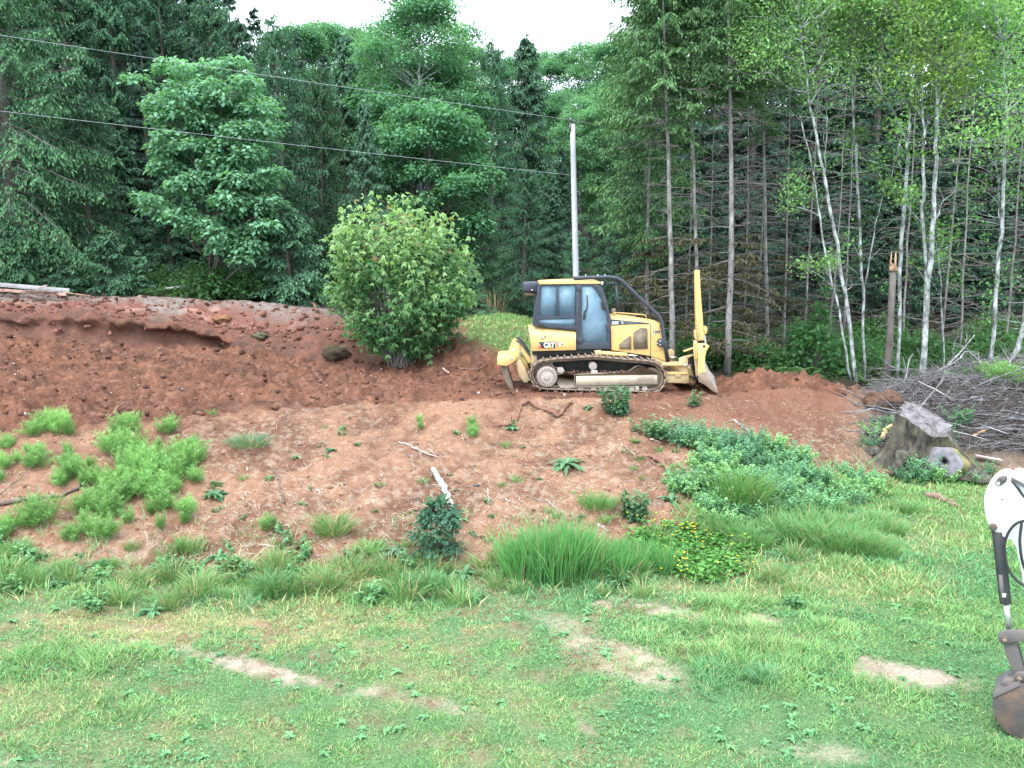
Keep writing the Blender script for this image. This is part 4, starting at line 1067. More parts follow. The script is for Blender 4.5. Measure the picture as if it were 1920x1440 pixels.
def dead_twigs(rng, trunk_at, h0, h1, n, Lr, droop=.12, rad=.012, twigs=6):
    """bare whorled side branches of a shaded spruce trunk"""
    mb = MB()
    for _ in range(n):
        h = rng.uniform(h0, h1); a = rng.uniform(0, 2 * PI); L = rng.uniform(*Lr)
        b0 = np.asarray(trunk_at(h)); d = np.array([math.cos(a), math.sin(a), rng.normal(-.02, .12)])
        t = np.linspace(0, 1, 5)[:, None]
        wob = rng.normal(0, .05, (5, 3)) * L * t
        p = b0 + d * L * t + np.array([0, 0, -droop * L]) * t ** 2 + wob
        tube(mb, p, np.array([1, .8, .6, .4, .2]) * rad * (.6 + .4 * L), 3, cap=False)
        for _k in range(twigs):
            u = rng.uniform(.25, .95); q = b0 + d * L * u + np.array([0, 0, -droop * L]) * u ** 2
            sd = unit(d * .7 + np.array([-d[1], d[0], 0]) * rng.choice([-1, 1]) * rng.uniform(.4, 1) + np.array([0, 0, rng.normal(-.15, .25)]))
            l2 = L * (1 - u * .6) * rng.uniform(.2, .45)
            tube(mb, np.stack([q, q + sd * l2 * .5 + rng.normal(0, .02, 3), q + sd * l2 + np.array([0, 0, -.06 * l2])]), [rad * .45, rad * .3, rad * .15], 3, cap=False)
    return mb

LIB = None
def height_for(px, Y, py_top):
    b = stand(px, Y)
    return at(px, py_top, Y)[2] - b[2], b

# ---- conifer kinds (each built once, copied after)
_k = dict()
def new_kind(key, name, builder, bark, leaf):
    _k[key] = [name, builder, bark, leaf, None]
def plant(key, px, Y, h=None, py_top=None, wid=1.0, rz=None, label=None, group=None, cat='tree', tilt=0.0):
    name, builder, bark, leaf, root = _k[key]
    base = stand(px, Y)
    if h is None: h = at(px, py_top, Y)[2] - base[2]
    if rz is None: rz = RNG.uniform(0, 2 * PI)
    if root is None:
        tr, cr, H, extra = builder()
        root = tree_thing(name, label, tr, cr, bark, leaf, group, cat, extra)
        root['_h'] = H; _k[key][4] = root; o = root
    else:
        o = dup(root, (0, 0, 0))
    H = root['_h']
    s = h / H
    o.location = base - np.array([0, 0, .08]); o.scale = (s * wid, s * wid, s)
    o.rotation_euler = (0, tilt, rz) if tilt else (0, 0, rz)
    o['label'] = label
    if group: o['group'] = group
    elif 'group' in o: del o['group']
    return o

def k_cedar(seed, **kw):
    def b():
        a = dict(H=14, R=3.5, start=.02, nb=170, hang=.75, card=(.125, .022), col=(.030, .070, .042), tipcol=(.095, .20, .085), prof=.62, up=.25, droop=.5, per=54); a.update(kw)
        tr, cr = conifer_parts(seed, **a); return tr, cr, a['H'], ()
    return b
def k_fir(seed, **kw):
    def b():
        a = dict(H=20, R=3.0, start=.06, nb=160, hang=.25, card=(.27, .036), col=(.020, .046, .034), tipcol=(.055, .105, .074), prof=.8, up=.3, droop=.35, per=20); a.update(kw)
        tr, cr = conifer_parts(seed, **a); return tr, cr, a['H'], ()
    return b
new_kind('cedar', 'cedar_tree', k_cedar(11), M_BARK, M_NEEDLE)
new_kind('cedar2', 'cedar_tree', k_cedar(12, R=2.7, hang=.95, nb=150, per=42, col=(.032, .076, .050), tipcol=(.080, .17, .080)), M_BARK, M_NEEDLE)
new_kind('fir', 'fir_tree', k_fir(21), M_BARK, M_NEEDLE)
new_kind('fir2', 'fir_tree', k_fir(22, R=2.6, nb=150, hang=.4, col=(.028, .062, .044), tipcol=(.068, .125, .080)), M_BARK, M_NEEDLE)
new_kind('hemlock', 'hemlock_tree', k_fir(23, H=12, R=2.4, nb=140, per=22, card=(.22, .032), hang=.55, col=(.034, .078, .050), tipcol=(.10, .19, .11), droop=.6, start=.04), M_BARK, M_NEEDLE)
new_kind('young', 'young_hemlock', k_cedar(24, H=4, R=1.25, nb=70, per=20, card=(.17, .026), hang=.55, col=(.042, .10, .06), tipcol=(.135, .26, .14), prof=.8), M_BARK, M_NEEDLE)

def blob_crown(seed, H, R, base, n, rb, shape=.5, hollow=0.0):
    rng = np.random.default_rng(seed); out = []
    for i in range(n):
        f = rng.random() ** .8
        z = base + (H - base) * f
        rr = R * math.sin(PI * np.clip(.12 + .86 * f, 0, 1)) ** shape
        a = i * 2.39996 + rng.normal(0, .4); q = rr * rng.uniform(.55, 1.0)
        out.append((q * math.cos(a), q * math.sin(a), z, rb * rng.uniform(.65, 1.25)))
    out.append((0, 0, H - rb * .4, rb * .8))
    return out
def k_broad(seed, H, R, base, n, rb, n_leaf, size, col, tip, flat=.6, r0=.15, shape=.5, hollow=.45):
    def b():
        tr, cr = broadleaf_parts(seed, H, H * .9, blob_crown(seed, H, R, base, n, rb, shape), n_leaf, size, col, tip, flat, r0, hollow=hollow)
        return tr, cr, H, ()
    return b
new_kind('alder_far', 'alder_tree', k_broad(31, 16, 3.1, 2.5, 130, 1.0, 330, .15, (.060, .15, .080), (.15, .32, .17), .8, .17, shape=.42), M_ALDER, M_LEAF)
new_kind('alder_far2', 'alder_tree', k_broad(32, 15, 2.6, 3.0, 95, .95, 330, .15, (.085, .19, .10), (.20, .38, .21), .85, .15, shape=.42), M_ALDER, M_LEAF)  # far alder leaves: young green, lightened further in place of distance haze
new_kind('maple_wide', 'maple_tree', k_broad(33, 9.5, 2.9, 1.0, 58, 1.05, 420, .19, (.042, .112, .060), (.125, .28, .14), .8, .17), M_BARK, M_LEAF)

# ---------- the near row on the left
plant('cedar', 45, 33.0, py_top=-330, wid=1.12, label='broad drooping cedar at the left edge of the photo, its sprays hanging to the ground')
plant('cedar2', 178, 35.5, py_top=120, wid=1.25, label='dark cedar between the broad left edge cedar and the pale green maple')
plant('hemlock', -70, 32.0, py_top=60, wid=1.1, label='hemlock half cut off by the left edge of the photo')
plant('young', 38, 31.6, py_top=405, wid=1.25, label='young hemlock with layered boughs at the far left behind the white board')
plant('young', 118, 32.2, py_top=440, wid=1.5, label='low spreading young hemlock behind the end of the white board')
plant('young', 212, 32.6, py_top=425, wid=1.45, label='young hemlock with pale tips left of the maple trunk')
plant('young', 268, 33.4, py_top=470, wid=1.5, label='small young hemlock in front of the maple, beside the ferns')
plant('cedar2', 535, 36.5, py_top=28, wid=1.12, label='tall drooping cedar right of the pale green maple')
plant('young', 545, 33.4, py_top=380, wid=1.5, label='young hemlock between the maple and the leafy shrub')
plant('hemlock', 470, 40, py_top=30, wid=1.0, label='hemlock whose top stands just above the maple')
plant('cedar', 612, 38.0, py_top=120, wid=.85, label='cedar with heavy boughs directly left of the leafy shrub')
plant('hemlock', 690, 36.5, py_top=185, wid=.9, label='hemlock with brownish lower boughs behind the leafy shrub')
plant('hemlock', 655, 43, py_top=60, wid=1.0, label='thin topped dark fir left of the tall light green alder')
plant('cedar', 905, 37.5, py_top=330, wid=1.05, label='low cedar with hanging sprays right of the leafy shrub')
plant('cedar2', 985, 36.5, py_top=300, wid=1.35, label='cedar with pale hanging sprays left of the utility pole')
plant('cedar2', 925, 43.0, py_top=68, wid=1.0, label='dark cedar with the pale streak of bare trunk, left of the pole')
plant('hemlock', 985, 46.0, py_top=66, wid=1.0, label='dark fir standing against the sky behind the pole')
plant('hemlock', 1035, 41.0, py_top=310, wid=1.0, label='dark hemlock directly behind the utility pole')
plant('hemlock', 1050, 48.0, py_top=270, wid=.95, label='shaded hemlock below the pale far alders behind the pole')
plant('cedar', 1130, 38.5, py_top=350, wid=.95, label='cedar right of the utility pole above the cab')
plant('hemlock', 1165, 34.5, py_top=330, wid=1.15, label='hemlock with drooping boughs behind the cab guard')
plant('cedar2', 1080, 34.5, py_top=430, wid=1.6, label='short dense cedar behind the bulldozer cab')
plant('fir2', 1205, 40.0, py_top=-60, wid=1.0, label='dark fir at the left edge of the bare trunk group')
plant('young', 885, 33.5, py_top=500, wid=1.5, label='young hemlock on the grass slope beside the leafy shrub')

# ---------- tall dark firs behind, and the wood that fills in between and on the hill
_GF = 'dark firs standing deep in the wood'
_LF = 'tall dark fir standing deep in the wood behind the front row of trees'
for (px, Y, top, key) in ((105, 44, -260, 'fir'), (185, 47, -300, 'fir2'), (262, 45, -240, 'fir'), (330, 52, -130, 'fir2'), (372, 47, -120, 'fir'), (432, 50, -95, 'fir2'), (20, 50, -340, 'fir2'),
                          (500, 54, 10, 'fir'), (150, 52, -150, 'fir'), (225, 54, -160, 'fir2'), (290, 56, -110, 'fir'), (350, 58, -60, 'fir2'), (410, 57, -70, 'fir'), (455, 60, -30, 'fir2'), (60, 54, -200, 'fir2'), (250, 60, -140, 'fir'), (395, 62, -50, 'fir'), (-60, 46, -300, 'fir'), (575, 55, 60, 'fir2'), (300, 40, 40, 'fir'), (390, 41, 60, 'fir2'),
                          (1235, 46, -150, 'fir'), (1290, 44, -200, 'fir2'), (1345, 48, -200, 'fir'), (1400, 45, -190, 'fir2'), (1455, 49, -230, 'fir'), (1515, 46, -210, 'fir2'),
                          (1570, 50, -230, 'fir'), (1625, 45, -210, 'fir2'), (1690, 48, -220, 'fir'), (1750, 46, -200, 'fir2'), (1810, 49, -230, 'fir'), (1870, 45, -210, 'fir2'),
                          (1930, 48, -230, 'fir'), (1995, 46, -230, 'fir2'), (1320, 55, -160, 'fir'), (1430, 57, -160, 'fir2'), (1540, 56, -160, 'fir'), (1650, 58, -170, 'fir2'), (1770, 57, -170, 'fir'), (1890, 58, -170, 'fir2'),
                          (745, 48, 150, 'fir'), (840, 50, 130, 'fir2'), (790, 56, 90, 'fir'), (700, 52, 100, 'fir2'), (620, 60, 95, 'fir'), (1120, 50, 370, 'fir')):
    plant(key, px, Y + RNG.uniform(-.8, .8), py_top=top, wid=RNG.uniform(.9, 1.2), label='tall dark fir standing deep in the wood ' + where(px), group='deep firs ' + where(px))
_GL = 'shaded low conifers under the trees at the forest edge'
_LL = 'low shaded conifer filling the dark gap between the trunks at the forest edge'
for (px, Y, top) in ((1250, 37, 330), (1330, 39, 300), (1405, 38, 350), (1475, 40, 300), (1550, 38, 340), (1620, 40, 290), (1700, 38, 330), (1785, 39, 310), (1860, 38, 340), (1940, 40, 300), (1290, 43, 220), (1440, 43, 230), (1590, 43, 220), (1740, 43, 230), (1890, 43, 230),
                     (330, 37, 300), (440, 38.5, 280), (110, 38, 200), (240, 39, 200), (755, 39, 300), (830, 40.5, 330), (1000, 40, 330), (600, 41, 200)):
    plant('fir2' if px > 1230 else 'hemlock', px, Y, py_top=top, wid=RNG.uniform(1.2, 1.5), label='low shaded conifer at the forest edge ' + where(px), group='low shaded conifers ' + where(px))

for px_, Y_, top_ in ((75, 40, -190), (160, 41, -150), (245, 42, -120), (330, 43, -60), (425, 44, -20)):
    plant('cedar2', px_, Y_, py_top=top_, wid=1.3, label='tall dark cedar in the second row ' + where(px_), group='second row cedars ' + where(px_))
# ---------- light green alders
plant('alder_far', 790, 42.5, py_top=-5, wid=1.15, label='tall light green alder rising into the sky above the leafy shrub')
plant('alder_far2', 800, 48.0, py_top=30, wid=1.25, label='light green alder hidden right behind the tallest alder')
plant('alder_far2', 868, 45.5, py_top=55, wid=.9, label='light green alder close to the right of the tallest alder')
plant('alder_far2', 715, 46, py_top=75, wid=1.0, label='light green alder close to the left of the tallest alder')
plant('maple_wide', 812, 38.0, py_top=190, wid=.95, label='bright green maple below the tall alder, right above the leafy shrub')
_GA = 'pale alders on the far hillside'
_LA = 'pale green alder on the far hillside under the open sky'
for (px, Y, top, w) in ((580, 66, 62, 1), (622, 70, 52, 1.1), (668, 74, 60, 1), (545, 72, 75, 1), (700, 64, 80, .9), (905, 78, 92, 1), (1010, 80, 100, 1), (1060, 72, 105, 1.1), (1105, 68, 92, 1.2), (1150, 64, 82, 1.1),
                        (1085, 58, 190, 1.1), (1135, 56, 180, 1.1), (1185, 66, 100, 1.1), (960, 70, 120, 1), (1180, 56, 230, 1), (850, 76, 95, 1), (1040, 62, 180, 1)):
    plant(('alder_far', 'alder_far2')[int(px) % 2], px, Y, py_top=top + RNG.uniform(-6, 6), wid=w * RNG.uniform(.9, 1.1), label='pale green alder on the far hillside ' + where(px), group='far alders ' + where(px))
_GW = 'trees of the wooded hillside behind'
for i in range(46):                                              # more of the wood up the hill, most of it hidden
    px = -250 + 2420 * (i + RNG.uniform(0, .9)) / 46; Y = RNG.uniform(60, 95)
    sky = 490 < px < 1200
    plant(RNG.choice(['fir', 'fir2']), px, Y, py_top=(RNG.uniform(110, 170) if sky else RNG.uniform(-90, 0)), wid=RNG.uniform(.9, 1.2),
          label='fir on the wooded hillside ' + where(px), group='hillside firs ' + where(px))

# ---------- the big pale maple: clumps placed as the photograph shows its domes
_mx = stand(405, 33.2)
def _maple():
    rng = np.random.default_rng(40); blobs = []
    for (px, py, r) in ((262, 160, 24), (330, 140, 34), (395, 175, 36), (440, 125, 30), (470, 160, 30), (350, 185, 38), (300, 200, 30), (430, 200, 38), (480, 210, 32), (330, 235, 40), (390, 240, 40), (450, 250, 40), (500, 250, 30),
                        (310, 265, 30), (360, 290, 36), (470, 290, 32), (420, 275, 34), (320, 320, 34), (355, 350, 36), (405, 335, 34), (450, 350, 36), (490, 350, 30), (300, 385, 34), (340, 408, 38), (375, 425, 30), (430, 390, 40),
                        (480, 400, 38), (505, 385, 26), (500, 430, 30), (425, 455, 34), (460, 470, 32), (440, 490, 26), (410, 480, 24), (520, 330, 22), (275, 375, 22), (400, 440, 34), (385, 380, 34), (420, 420, 30), (395, 310, 30), (350, 430, 24), (465, 440, 30), (445, 310, 30), (370, 330, 30)):
        for dY, q in ((-1.1, .85), (.5, 1.0)):
            if dY > 0 and rng.random() < .35: continue
            p = at(px + rng.normal(0, 6), py + rng.normal(0, 5), 33.2 + dY * rng.uniform(.5, 1.4))
            blobs.append((p[0] - _mx[0], p[1] - _mx[1], p[2] - _mx[2], 1.22 * q * r / F_PX * 33.2))
    for _ in range(34):
        a = rng.uniform(0, 6.28); q = math.sqrt(rng.random()); p = at(398 + 100 * q * math.cos(a), 300 + 175 * q * math.sin(a), 33.2 + rng.uniform(-.6, 1.0)); blobs.append((p[0] - _mx[0], p[1] - _mx[1], p[2] - _mx[2], rng.uniform(.6, .85)))
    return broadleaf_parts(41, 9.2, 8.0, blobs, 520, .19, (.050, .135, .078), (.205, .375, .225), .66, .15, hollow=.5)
_tr, _cr = _maple()
_t = tree_thing('maple_tree', 'big pale green maple with domed leaf clumps among dark cedars, left of the shrub', _tr, _cr, M_BARK, M_LEAF)
_t.location = _mx

# ---------- leafy shrub left standing on the terrace
_sx = stand(750, 26.0)
def _shrub():
    rng = np.random.default_rng(50); tr, cr = MB(), MB(); Y0 = 26.0
    tips = []
    for i in range(150):
        f = rng.random(); py = 400 + 255 * f
        half = np.interp(py, [380, 420, 480, 560, 600, 640, 670], [60, 105, 128, 138, 118, 80, 60]); cx = np.interp(py, [380, 470, 560, 660], [738, 745, 748, 752])
        px = cx + half * rng.uniform(-1, 1); dep = math.sqrt(max(.05, 1 - ((px - cx) / half) ** 2)) * half / F_PX * Y0
        p = at(px, py, Y0 + dep * (rng.uniform(-.9, .6))) - _sx
        p[2] = max(p[2], .25)
        tips.append(p)
    for (px, py) in ((685, 392), (730, 378), (765, 384), (790, 415), (848, 430), (655, 420), (632, 470), (872, 470), (880, 520), (618, 530), (700, 380), (820, 432)):
        tips.append(at(px, py, Y0 + rng.uniform(-.6, .4)) - _sx)
    for p in tips:
        b = np.array([rng.normal(0, .16), rng.normal(0, .16), 0])
        mid = b + (p - b) * .5 + np.array([0, 0, .25])
        tube(tr, np.stack([b, b + (mid - b) * .6, mid, (mid + p) / 2 + np.array([0, 0, .08]), p]), [.026, .021, .015, .009, .004], 4, cap=False)
        n = 50; u = rng.uniform(.45, 1.12, n)[:, None]
        P = mid + (p - mid) * u + rng.normal(0, .17, (n, 3))
        D = unit(rng.normal(0, 1, (n, 3)) * np.array([1, 1, .3]) + np.array([0, 0, -.45])); ln = .18 * rng.uniform(.55, 1.25, n)
        N = unit(rng.normal(0, .55, (n, 3)) + np.array([0, -.25, 1]))
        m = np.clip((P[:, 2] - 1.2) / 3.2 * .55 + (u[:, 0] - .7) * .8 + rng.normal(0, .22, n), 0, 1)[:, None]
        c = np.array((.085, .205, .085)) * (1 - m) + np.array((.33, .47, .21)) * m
        red = (rng.random(n) < np.clip((P[:, 2] - 3.0) / 24, 0, .06))
        c[red] = (.27, .19, .10)
        # five pointed maple leaf: three overlapping lobes
        W = unit(np.cross(D, N))
        for ang, sc in ((0, 1.0), (.85, .72), (-.85, .72)):
            D2 = D * math.cos(ang) + W * math.sin(ang)
            W2 = unit(np.cross(D2, N)) * (ln * .24 * sc)[:, None]
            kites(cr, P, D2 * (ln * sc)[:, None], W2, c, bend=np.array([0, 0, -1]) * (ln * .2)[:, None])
    return tr, cr
_tr, _cr = _shrub()
_t = thing('maple_shrub', 'rounded leafy maple shrub left standing in the dug soil beside the bulldozer', 'shrub')
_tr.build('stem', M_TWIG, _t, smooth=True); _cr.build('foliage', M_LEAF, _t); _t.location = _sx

# ---------- bare trunked spruces right of the machine
def spruce(pts, Y, r, crown_from, top, R, label, seed, twig=(2.0, 9), ntw=60, cards=90, mossy=True):
    """pts: trunk pixels from the ground up"""
    rng = np.random.default_rng(seed)
    base = stand(pts[0][0], Y)
    P = [base] + [at(x, y, Y) for x, y in pts[1:]]
    d = unit(P[-1] - P[-2]); htop = at(pts[-1][0], top, Y)[2]
    while P[-1][2] < htop: P.append(P[-1] + d * min(2.0, htop - P[-1][2] + .01))
    P = np.array(P) - base
    zz = P[:, 2]
    ta = lambda h: np.array([np.interp(h, zz, P[:, 0]), np.interp(h, zz, P[:, 1]), h])
    H = zz[-1]; hs = np.linspace(0, H, 16)
    tr, cr = MB(), MB()
    path = np.stack([ta(h) for h in hs]); path[1:-1, :2] += rng.normal(0, .008, (14, 2))
    tube(tr, path, np.maximum(r * .82 * (1.12 - hs / H), .02), 9)
    h0 = at(pts[0][0], crown_from, Y)[2] - base[2]
    t2, c2 = conifer_parts(seed, H, R, max(.05, h0 / H), cards, hang=.35, col=(.038, .078, .034), tipcol=(.13, .235, .095), prof=.55, up=.2, droop=.35, per=30, card=(.15, .024))
    Vs = np.concatenate(c2.V); Vs[:, 0] += np.interp(Vs[:, 2], zz, P[:, 0]); Vs[:, 1] += np.interp(Vs[:, 2], zz, P[:, 1])
    c2.V = [Vs]; cr = c2
    tw = dead_twigs(rng, ta, twig[0] * .4, h0 + 1.2, ntw, (.7, 2.0), rad=.014)
    # side limbs of the crown hidden in t2 are trunk wood too
    Vt = np.concatenate(t2.V)[114:]
    t = thing('spruce_tree', label, 'tree')
    tr.build('trunk', M_GREYBARK, t, smooth=True)
    cr.build('crown', M_NEEDLE, t)
    tag(tw.build('dead_twigs', M_TWIG, t), kind='stuff')
    if mossy:
        ms = MB(); n = 9000
        tv = np.concatenate(tw.V); pick = tv[rng.integers(0, len(tv), n)]
        pick = pick[pick[:, 2] < 4.6][:1700]
        m = len(pick)
        D = unit(rng.normal(0, .5, (m, 3)) + np.array([0, 0, -.8])) * rng.uniform(.08, .2, m)[:, None]
        kites(ms, pick, D, unit(np.cross(D, rng.normal(0, 1, (m, 3)))) * .03, np.array((.085, .076, .042)) * rng.uniform(.5, 1.4, (m, 1)))
        if m: tag(ms.build('moss', M_HERB, t), kind='stuff')
    t.location = base
    return t
spruce([(1263, 690), (1258, 480), (1254, 330), (1249, 180)], 27.5, .115, 235, -160, 2.3, 'bare grey spruce trunk nearest behind the machine engine, needles only high up', 61)
spruce([(1312, 690), (1306, 480), (1300, 300), (1296, 180)], 28.3, .085, 190, -150, 1.8, 'thin pale spruce trunk rising behind the yellow mast of the blade', 62, ntw=40)
spruce([(1366, 690), (1371, 480), (1371, 300), (1368, 160)], 27.0, .125, 170, -190, 2.4, 'thick bare spruce trunk right of the yellow blade mast', 63, ntw=80)
spruce([(1443, 665), (1436, 480), (1433, 300), (1432, 160)], 30.5, .085, 250, -150, 2.0, 'thin dark spruce trunk with many dead grey twigs, second right of the mast', 64, ntw=90)
spruce([(1212, 640), (1214, 450), (1218, 300)], 31.0, .10, 480, -60, 2.4, 'spruce with yellowish green boughs reaching low, left of the bare trunks', 65, ntw=40, cards=150)
_GS = 'thin shaded spruce poles in the thicket'
_k_pole = None
for i, (px, Y, lean) in enumerate(((1330, 33, .01), (1395, 34, -.02), (1415, 31.5, .015), (1470, 32.5, -.01), (1507, 33, -.015), (1555, 34, .02), (1690, 33.5, .02), (1765, 34, -.02), (1800, 32.5, .015), (1890, 33.5, .02), (1915, 32, -.01), (1285, 35, .01), (1580, 36, 0))):
    b = stand(px, Y)
    if _k_pole is None or i == 1 or i == 2:
        rng = np.random.default_rng(70 + i); tr = MB(); hs = np.linspace(0, 12, 12)
        path = np.stack([np.cumsum(rng.normal(0, .03, 12)), np.cumsum(rng.normal(0, .03, 12)), hs], 1); path[0, :2] = 0
        tube(tr, path, .052 * (1.05 - hs / 12), 6)
        tw = dead_twigs(rng, lambda h: np.array([np.interp(h, hs, path[:, 0]), np.interp(h, hs, path[:, 1]), h]), .6, 11.5, 95, (.6, 1.9), rad=.012, twigs=5)
        t = thing('spruce_pole', 'thin dead spruce pole with bare twigs in the dark thicket', 'tree', group=_GS)
        tr.build('trunk', M_GREYBARK, t, smooth=True); tag(tw.build('dead_twigs', M_TWIG, t), kind='stuff')
        _k_pole = (_k_pole or []) + [t]
    else:
        t = dup(_k_pole[i % len(_k_pole)], (0, 0, 0))
    t['label'] = 'thin dead spruce pole with bare twigs ' + where(px); t['group'] = 'dead spruce poles ' + where(px)
    t.location = b; t.rotation_euler = (lean, lean, RNG.uniform(0, 6)); t.scale = (1, 1, RNG.uniform(.85, 1.15))

# ---------- pale alders at the right
def alder(stems, Y, label, seed, crown=(), sprigs=26, tilt_y=0.0, leaf=(.105, .215, .075), tip=(.27, .44, .17)):
    """stems: lists of (px, py, radius) from the ground up; crown: (px, py, radius_px) clouds of small leaves"""
    rng = np.random.default_rng(seed)
    base = stand(stems[0][0][0], Y)
    tr, cr = MB(), MB(); allp = []
    for si, st in enumerate(stems):
        P = [at(x, y, Y + tilt_y * i + si * .12) for i, (x, y, r) in enumerate(st)]
        if si == 0 or st[0][1] > 660: P[0] = base.copy(); P[0][0] = at(st[0][0], st[0][1], Y)[0]; P[0][2] -= .1
        P = np.array(P) - base; R = np.array([r for _, _, r in st])
        t = np.linspace(0, 1, len(P)); tt = np.linspace(0, 1, len(P) * 4)
        Q = np.stack([np.interp(tt, t, P[:, k]) for k in range(3)], 1); Q[1:-1] += rng.normal(0, .018, (len(Q) - 2, 3))
        tube(tr, Q, np.interp(tt, t, R) * .8, 8)
        allp.append(Q)
    for (px, py, r) in crown:
        dY = rng.uniform(-1.2, 1.2)
        C = at(px, py, Y + dY) - base; Rr = r / F_PX * Y
        src = min(allp, key=lambda q: np.linalg.norm(q - C, axis=1).min()); below = src[src[:, 2] < C[2] - .3]
        a = below[-1] if len(below) else src[-1]
        a = below[np.argmin(np.linalg.norm(below - (C - np.array([0, 0, Rr])), axis=1))] if len(below) else src[-1]
        p = limb(tr, rng, a, C, .022, .008, n=6, k=4)
        for _ in range(6):
            e = C + rng.normal(0, .45, 3) * Rr; limb(tr, rng, p[rng.integers(3, 6)], e, .008, .003, n=4, k=3)
        n = int(270 * Rr ** 1.6 + 70)
        P = C + np.clip(rng.normal(0, .48, (n, 3)), -1.05, 1.05) * Rr * np.array([1, 1, .8])
        D = unit(rng.normal(0, 1, (n, 3)) * np.array([1, 1, .4]) + np.array([0, 0, -.35])); ln = .092 * rng.uniform(.6, 1.3, n)
        W = unit(np.cross(D, unit(rng.normal(0, .55, (n, 3)) + np.array([0, 0, 1])))) * (ln * .40)[:, None]
        m = np.clip(rng.normal(.5, .28, n), 0, 1)[:, None]
        kites(cr, P, D * ln[:, None], W, np.array(leaf) * (1 - m) + np.array(tip) * m, bend=np.array([0, 0, -1]) * (ln * .2)[:, None])
    for _ in range(sprigs):
        q = allp[rng.integers(len(allp))]; i = rng.integers(len(q) // 5, len(q)); a = q[i]
        e = a + np.array([rng.normal(0, .75), rng.normal(0, .6), rng.uniform(.1, .8)])
        limb(tr, rng, a, e, .011, .004, n=5, k=3)
        if rng.random() < .8:
            n = rng.integers(20, 70); P = e + rng.normal(0, .22, (n, 3))
            D = unit(rng.normal(0, 1, (n, 3)) + np.array([0, 0, -.3])); ln = .095 * rng.uniform(.6, 1.3, n)
            W = unit(np.cross(D, rng.normal(0, .5, (n, 3)) + np.array([0, 0, 1]))) * (ln * .42)[:, None]
            kites(cr, P, D * ln[:, None], W, np.array(leaf) * rng.uniform(.7, 1.4, (n, 1)))
    t = thing('alder_tree', label, 'tree')
    tr.build('trunk', M_ALDER, t, smooth=True)
    if cr.n: cr.build('crown', M_LEAF, t)
    t.location = base
    return t
def cloud(x0, x1, y0, y1, n, seed, r=(38, 62)):
    g = np.random.default_rng(seed)
    return [(g.uniform(x0, x1), g.uniform(y0, y1), g.uniform(*r)) for _ in range(n)]
alder([[(1607, 700, .085), (1590, 590, .075), (1570, 460, .07), (1545, 330, .06), (1524, 220, .05), (1505, 110, .03), (1495, 10, .02)], [(1600, 700, .05), (1568, 560, .045), (1545, 470, .04), (1530, 350, .035), (1503, 230, .025)],
       [(1545, 345, .03), (1550, 250, .02), (1549, 190, .012)]],
      26.5, 'two stemmed mottled alder leaning left, leftmost of the pale alder trunks', 81, cloud(1400, 1600, -60, 150, 26, 1) + cloud(1470, 1560, 330, 420, 3, 2, (22, 34)) + cloud(1500, 1600, 480, 560, 3, 3, (18, 30)), 24)
alder([[(1622, 695, .06), (1618, 560, .058), (1612, 420, .06), (1604, 280, .055), (1599, 160, .045), (1597, 20, .03)], [(1618, 560, .03), (1640, 430, .025), (1665, 330, .018)]],
      27.5, 'straight slender pale alder trunk left of the broken snag', 82, cloud(1540, 1680, -70, 80, 16, 4) + cloud(1590, 1650, 250, 330, 3, 5, (20, 30)), 18, leaf=(.06, .115, .045), tip=(.14, .22, .08))
alder([[(1690, 640, .06), (1688, 480, .075), (1695, 400, .075), (1701, 300, .07), (1706, 200, .05), (1706, 60, .03)], [(1701, 270, .03), (1660, 180, .022), (1630, 120, .014)], [(1703, 250, .025), (1725, 195, .018), (1745, 150, .01)], [(1695, 340, .025), (1684, 300, .02), (1690, 260, .012)]],
      26.0, 'crooked alder with forking limbs standing right behind the broken snag', 83, cloud(1640, 1780, -70, 150, 22, 6) + [(1705, 360, 26), (1670, 345, 22), (1690, 235, 28)], 26)
alder([[(1730, 705, .12), (1737, 560, .11), (1744, 490, .10), (1750, 400, .085), (1755, 300, .075), (1757, 170, .06), (1757, 30, .035)], [(1738, 550, .07), (1733, 450, .065), (1731, 330, .06), (1731, 240, .045), (1728, 150, .025)], [(1750, 420, .035), (1770, 375, .022)]],
      25.4, 'thick mottled alder that splits into two upright stems, right of the broken snag', 84, cloud(1700, 1840, -60, 170, 26, 7), 26, leaf=(.10, .18, .05), tip=(.25, .36, .10))
alder([[(1857, 695, .075), (1868, 570, .075), (1878, 430, .07), (1884, 300, .055), (1886, 200, .04), (1880, 80, .025)], [(1876, 450, .03), (1872, 360, .02), (1868, 300, .012)]],
      25.0, 'slender white barked alder near the right edge above the brush pile', 85, cloud(1800, 1960, -60, 260, 30, 8), 22)
alder([[(1888, 705, .10), (1905, 655, .095), (1925, 600, .085), (1960, 480, .07), (2000, 330, .05)]],
      24.6, 'pale alder leaning out of the right edge of the photo behind the brush pile', 86, cloud(1930, 2060, 60, 300, 10, 9), 12)
alder([[(1772, 690, .035), (1766, 560, .03), (1760, 470, .02)]], 27.8, 'thin alder sapling right of the thick two stemmed alder', 87, [(1760, 480, 20)], 10)

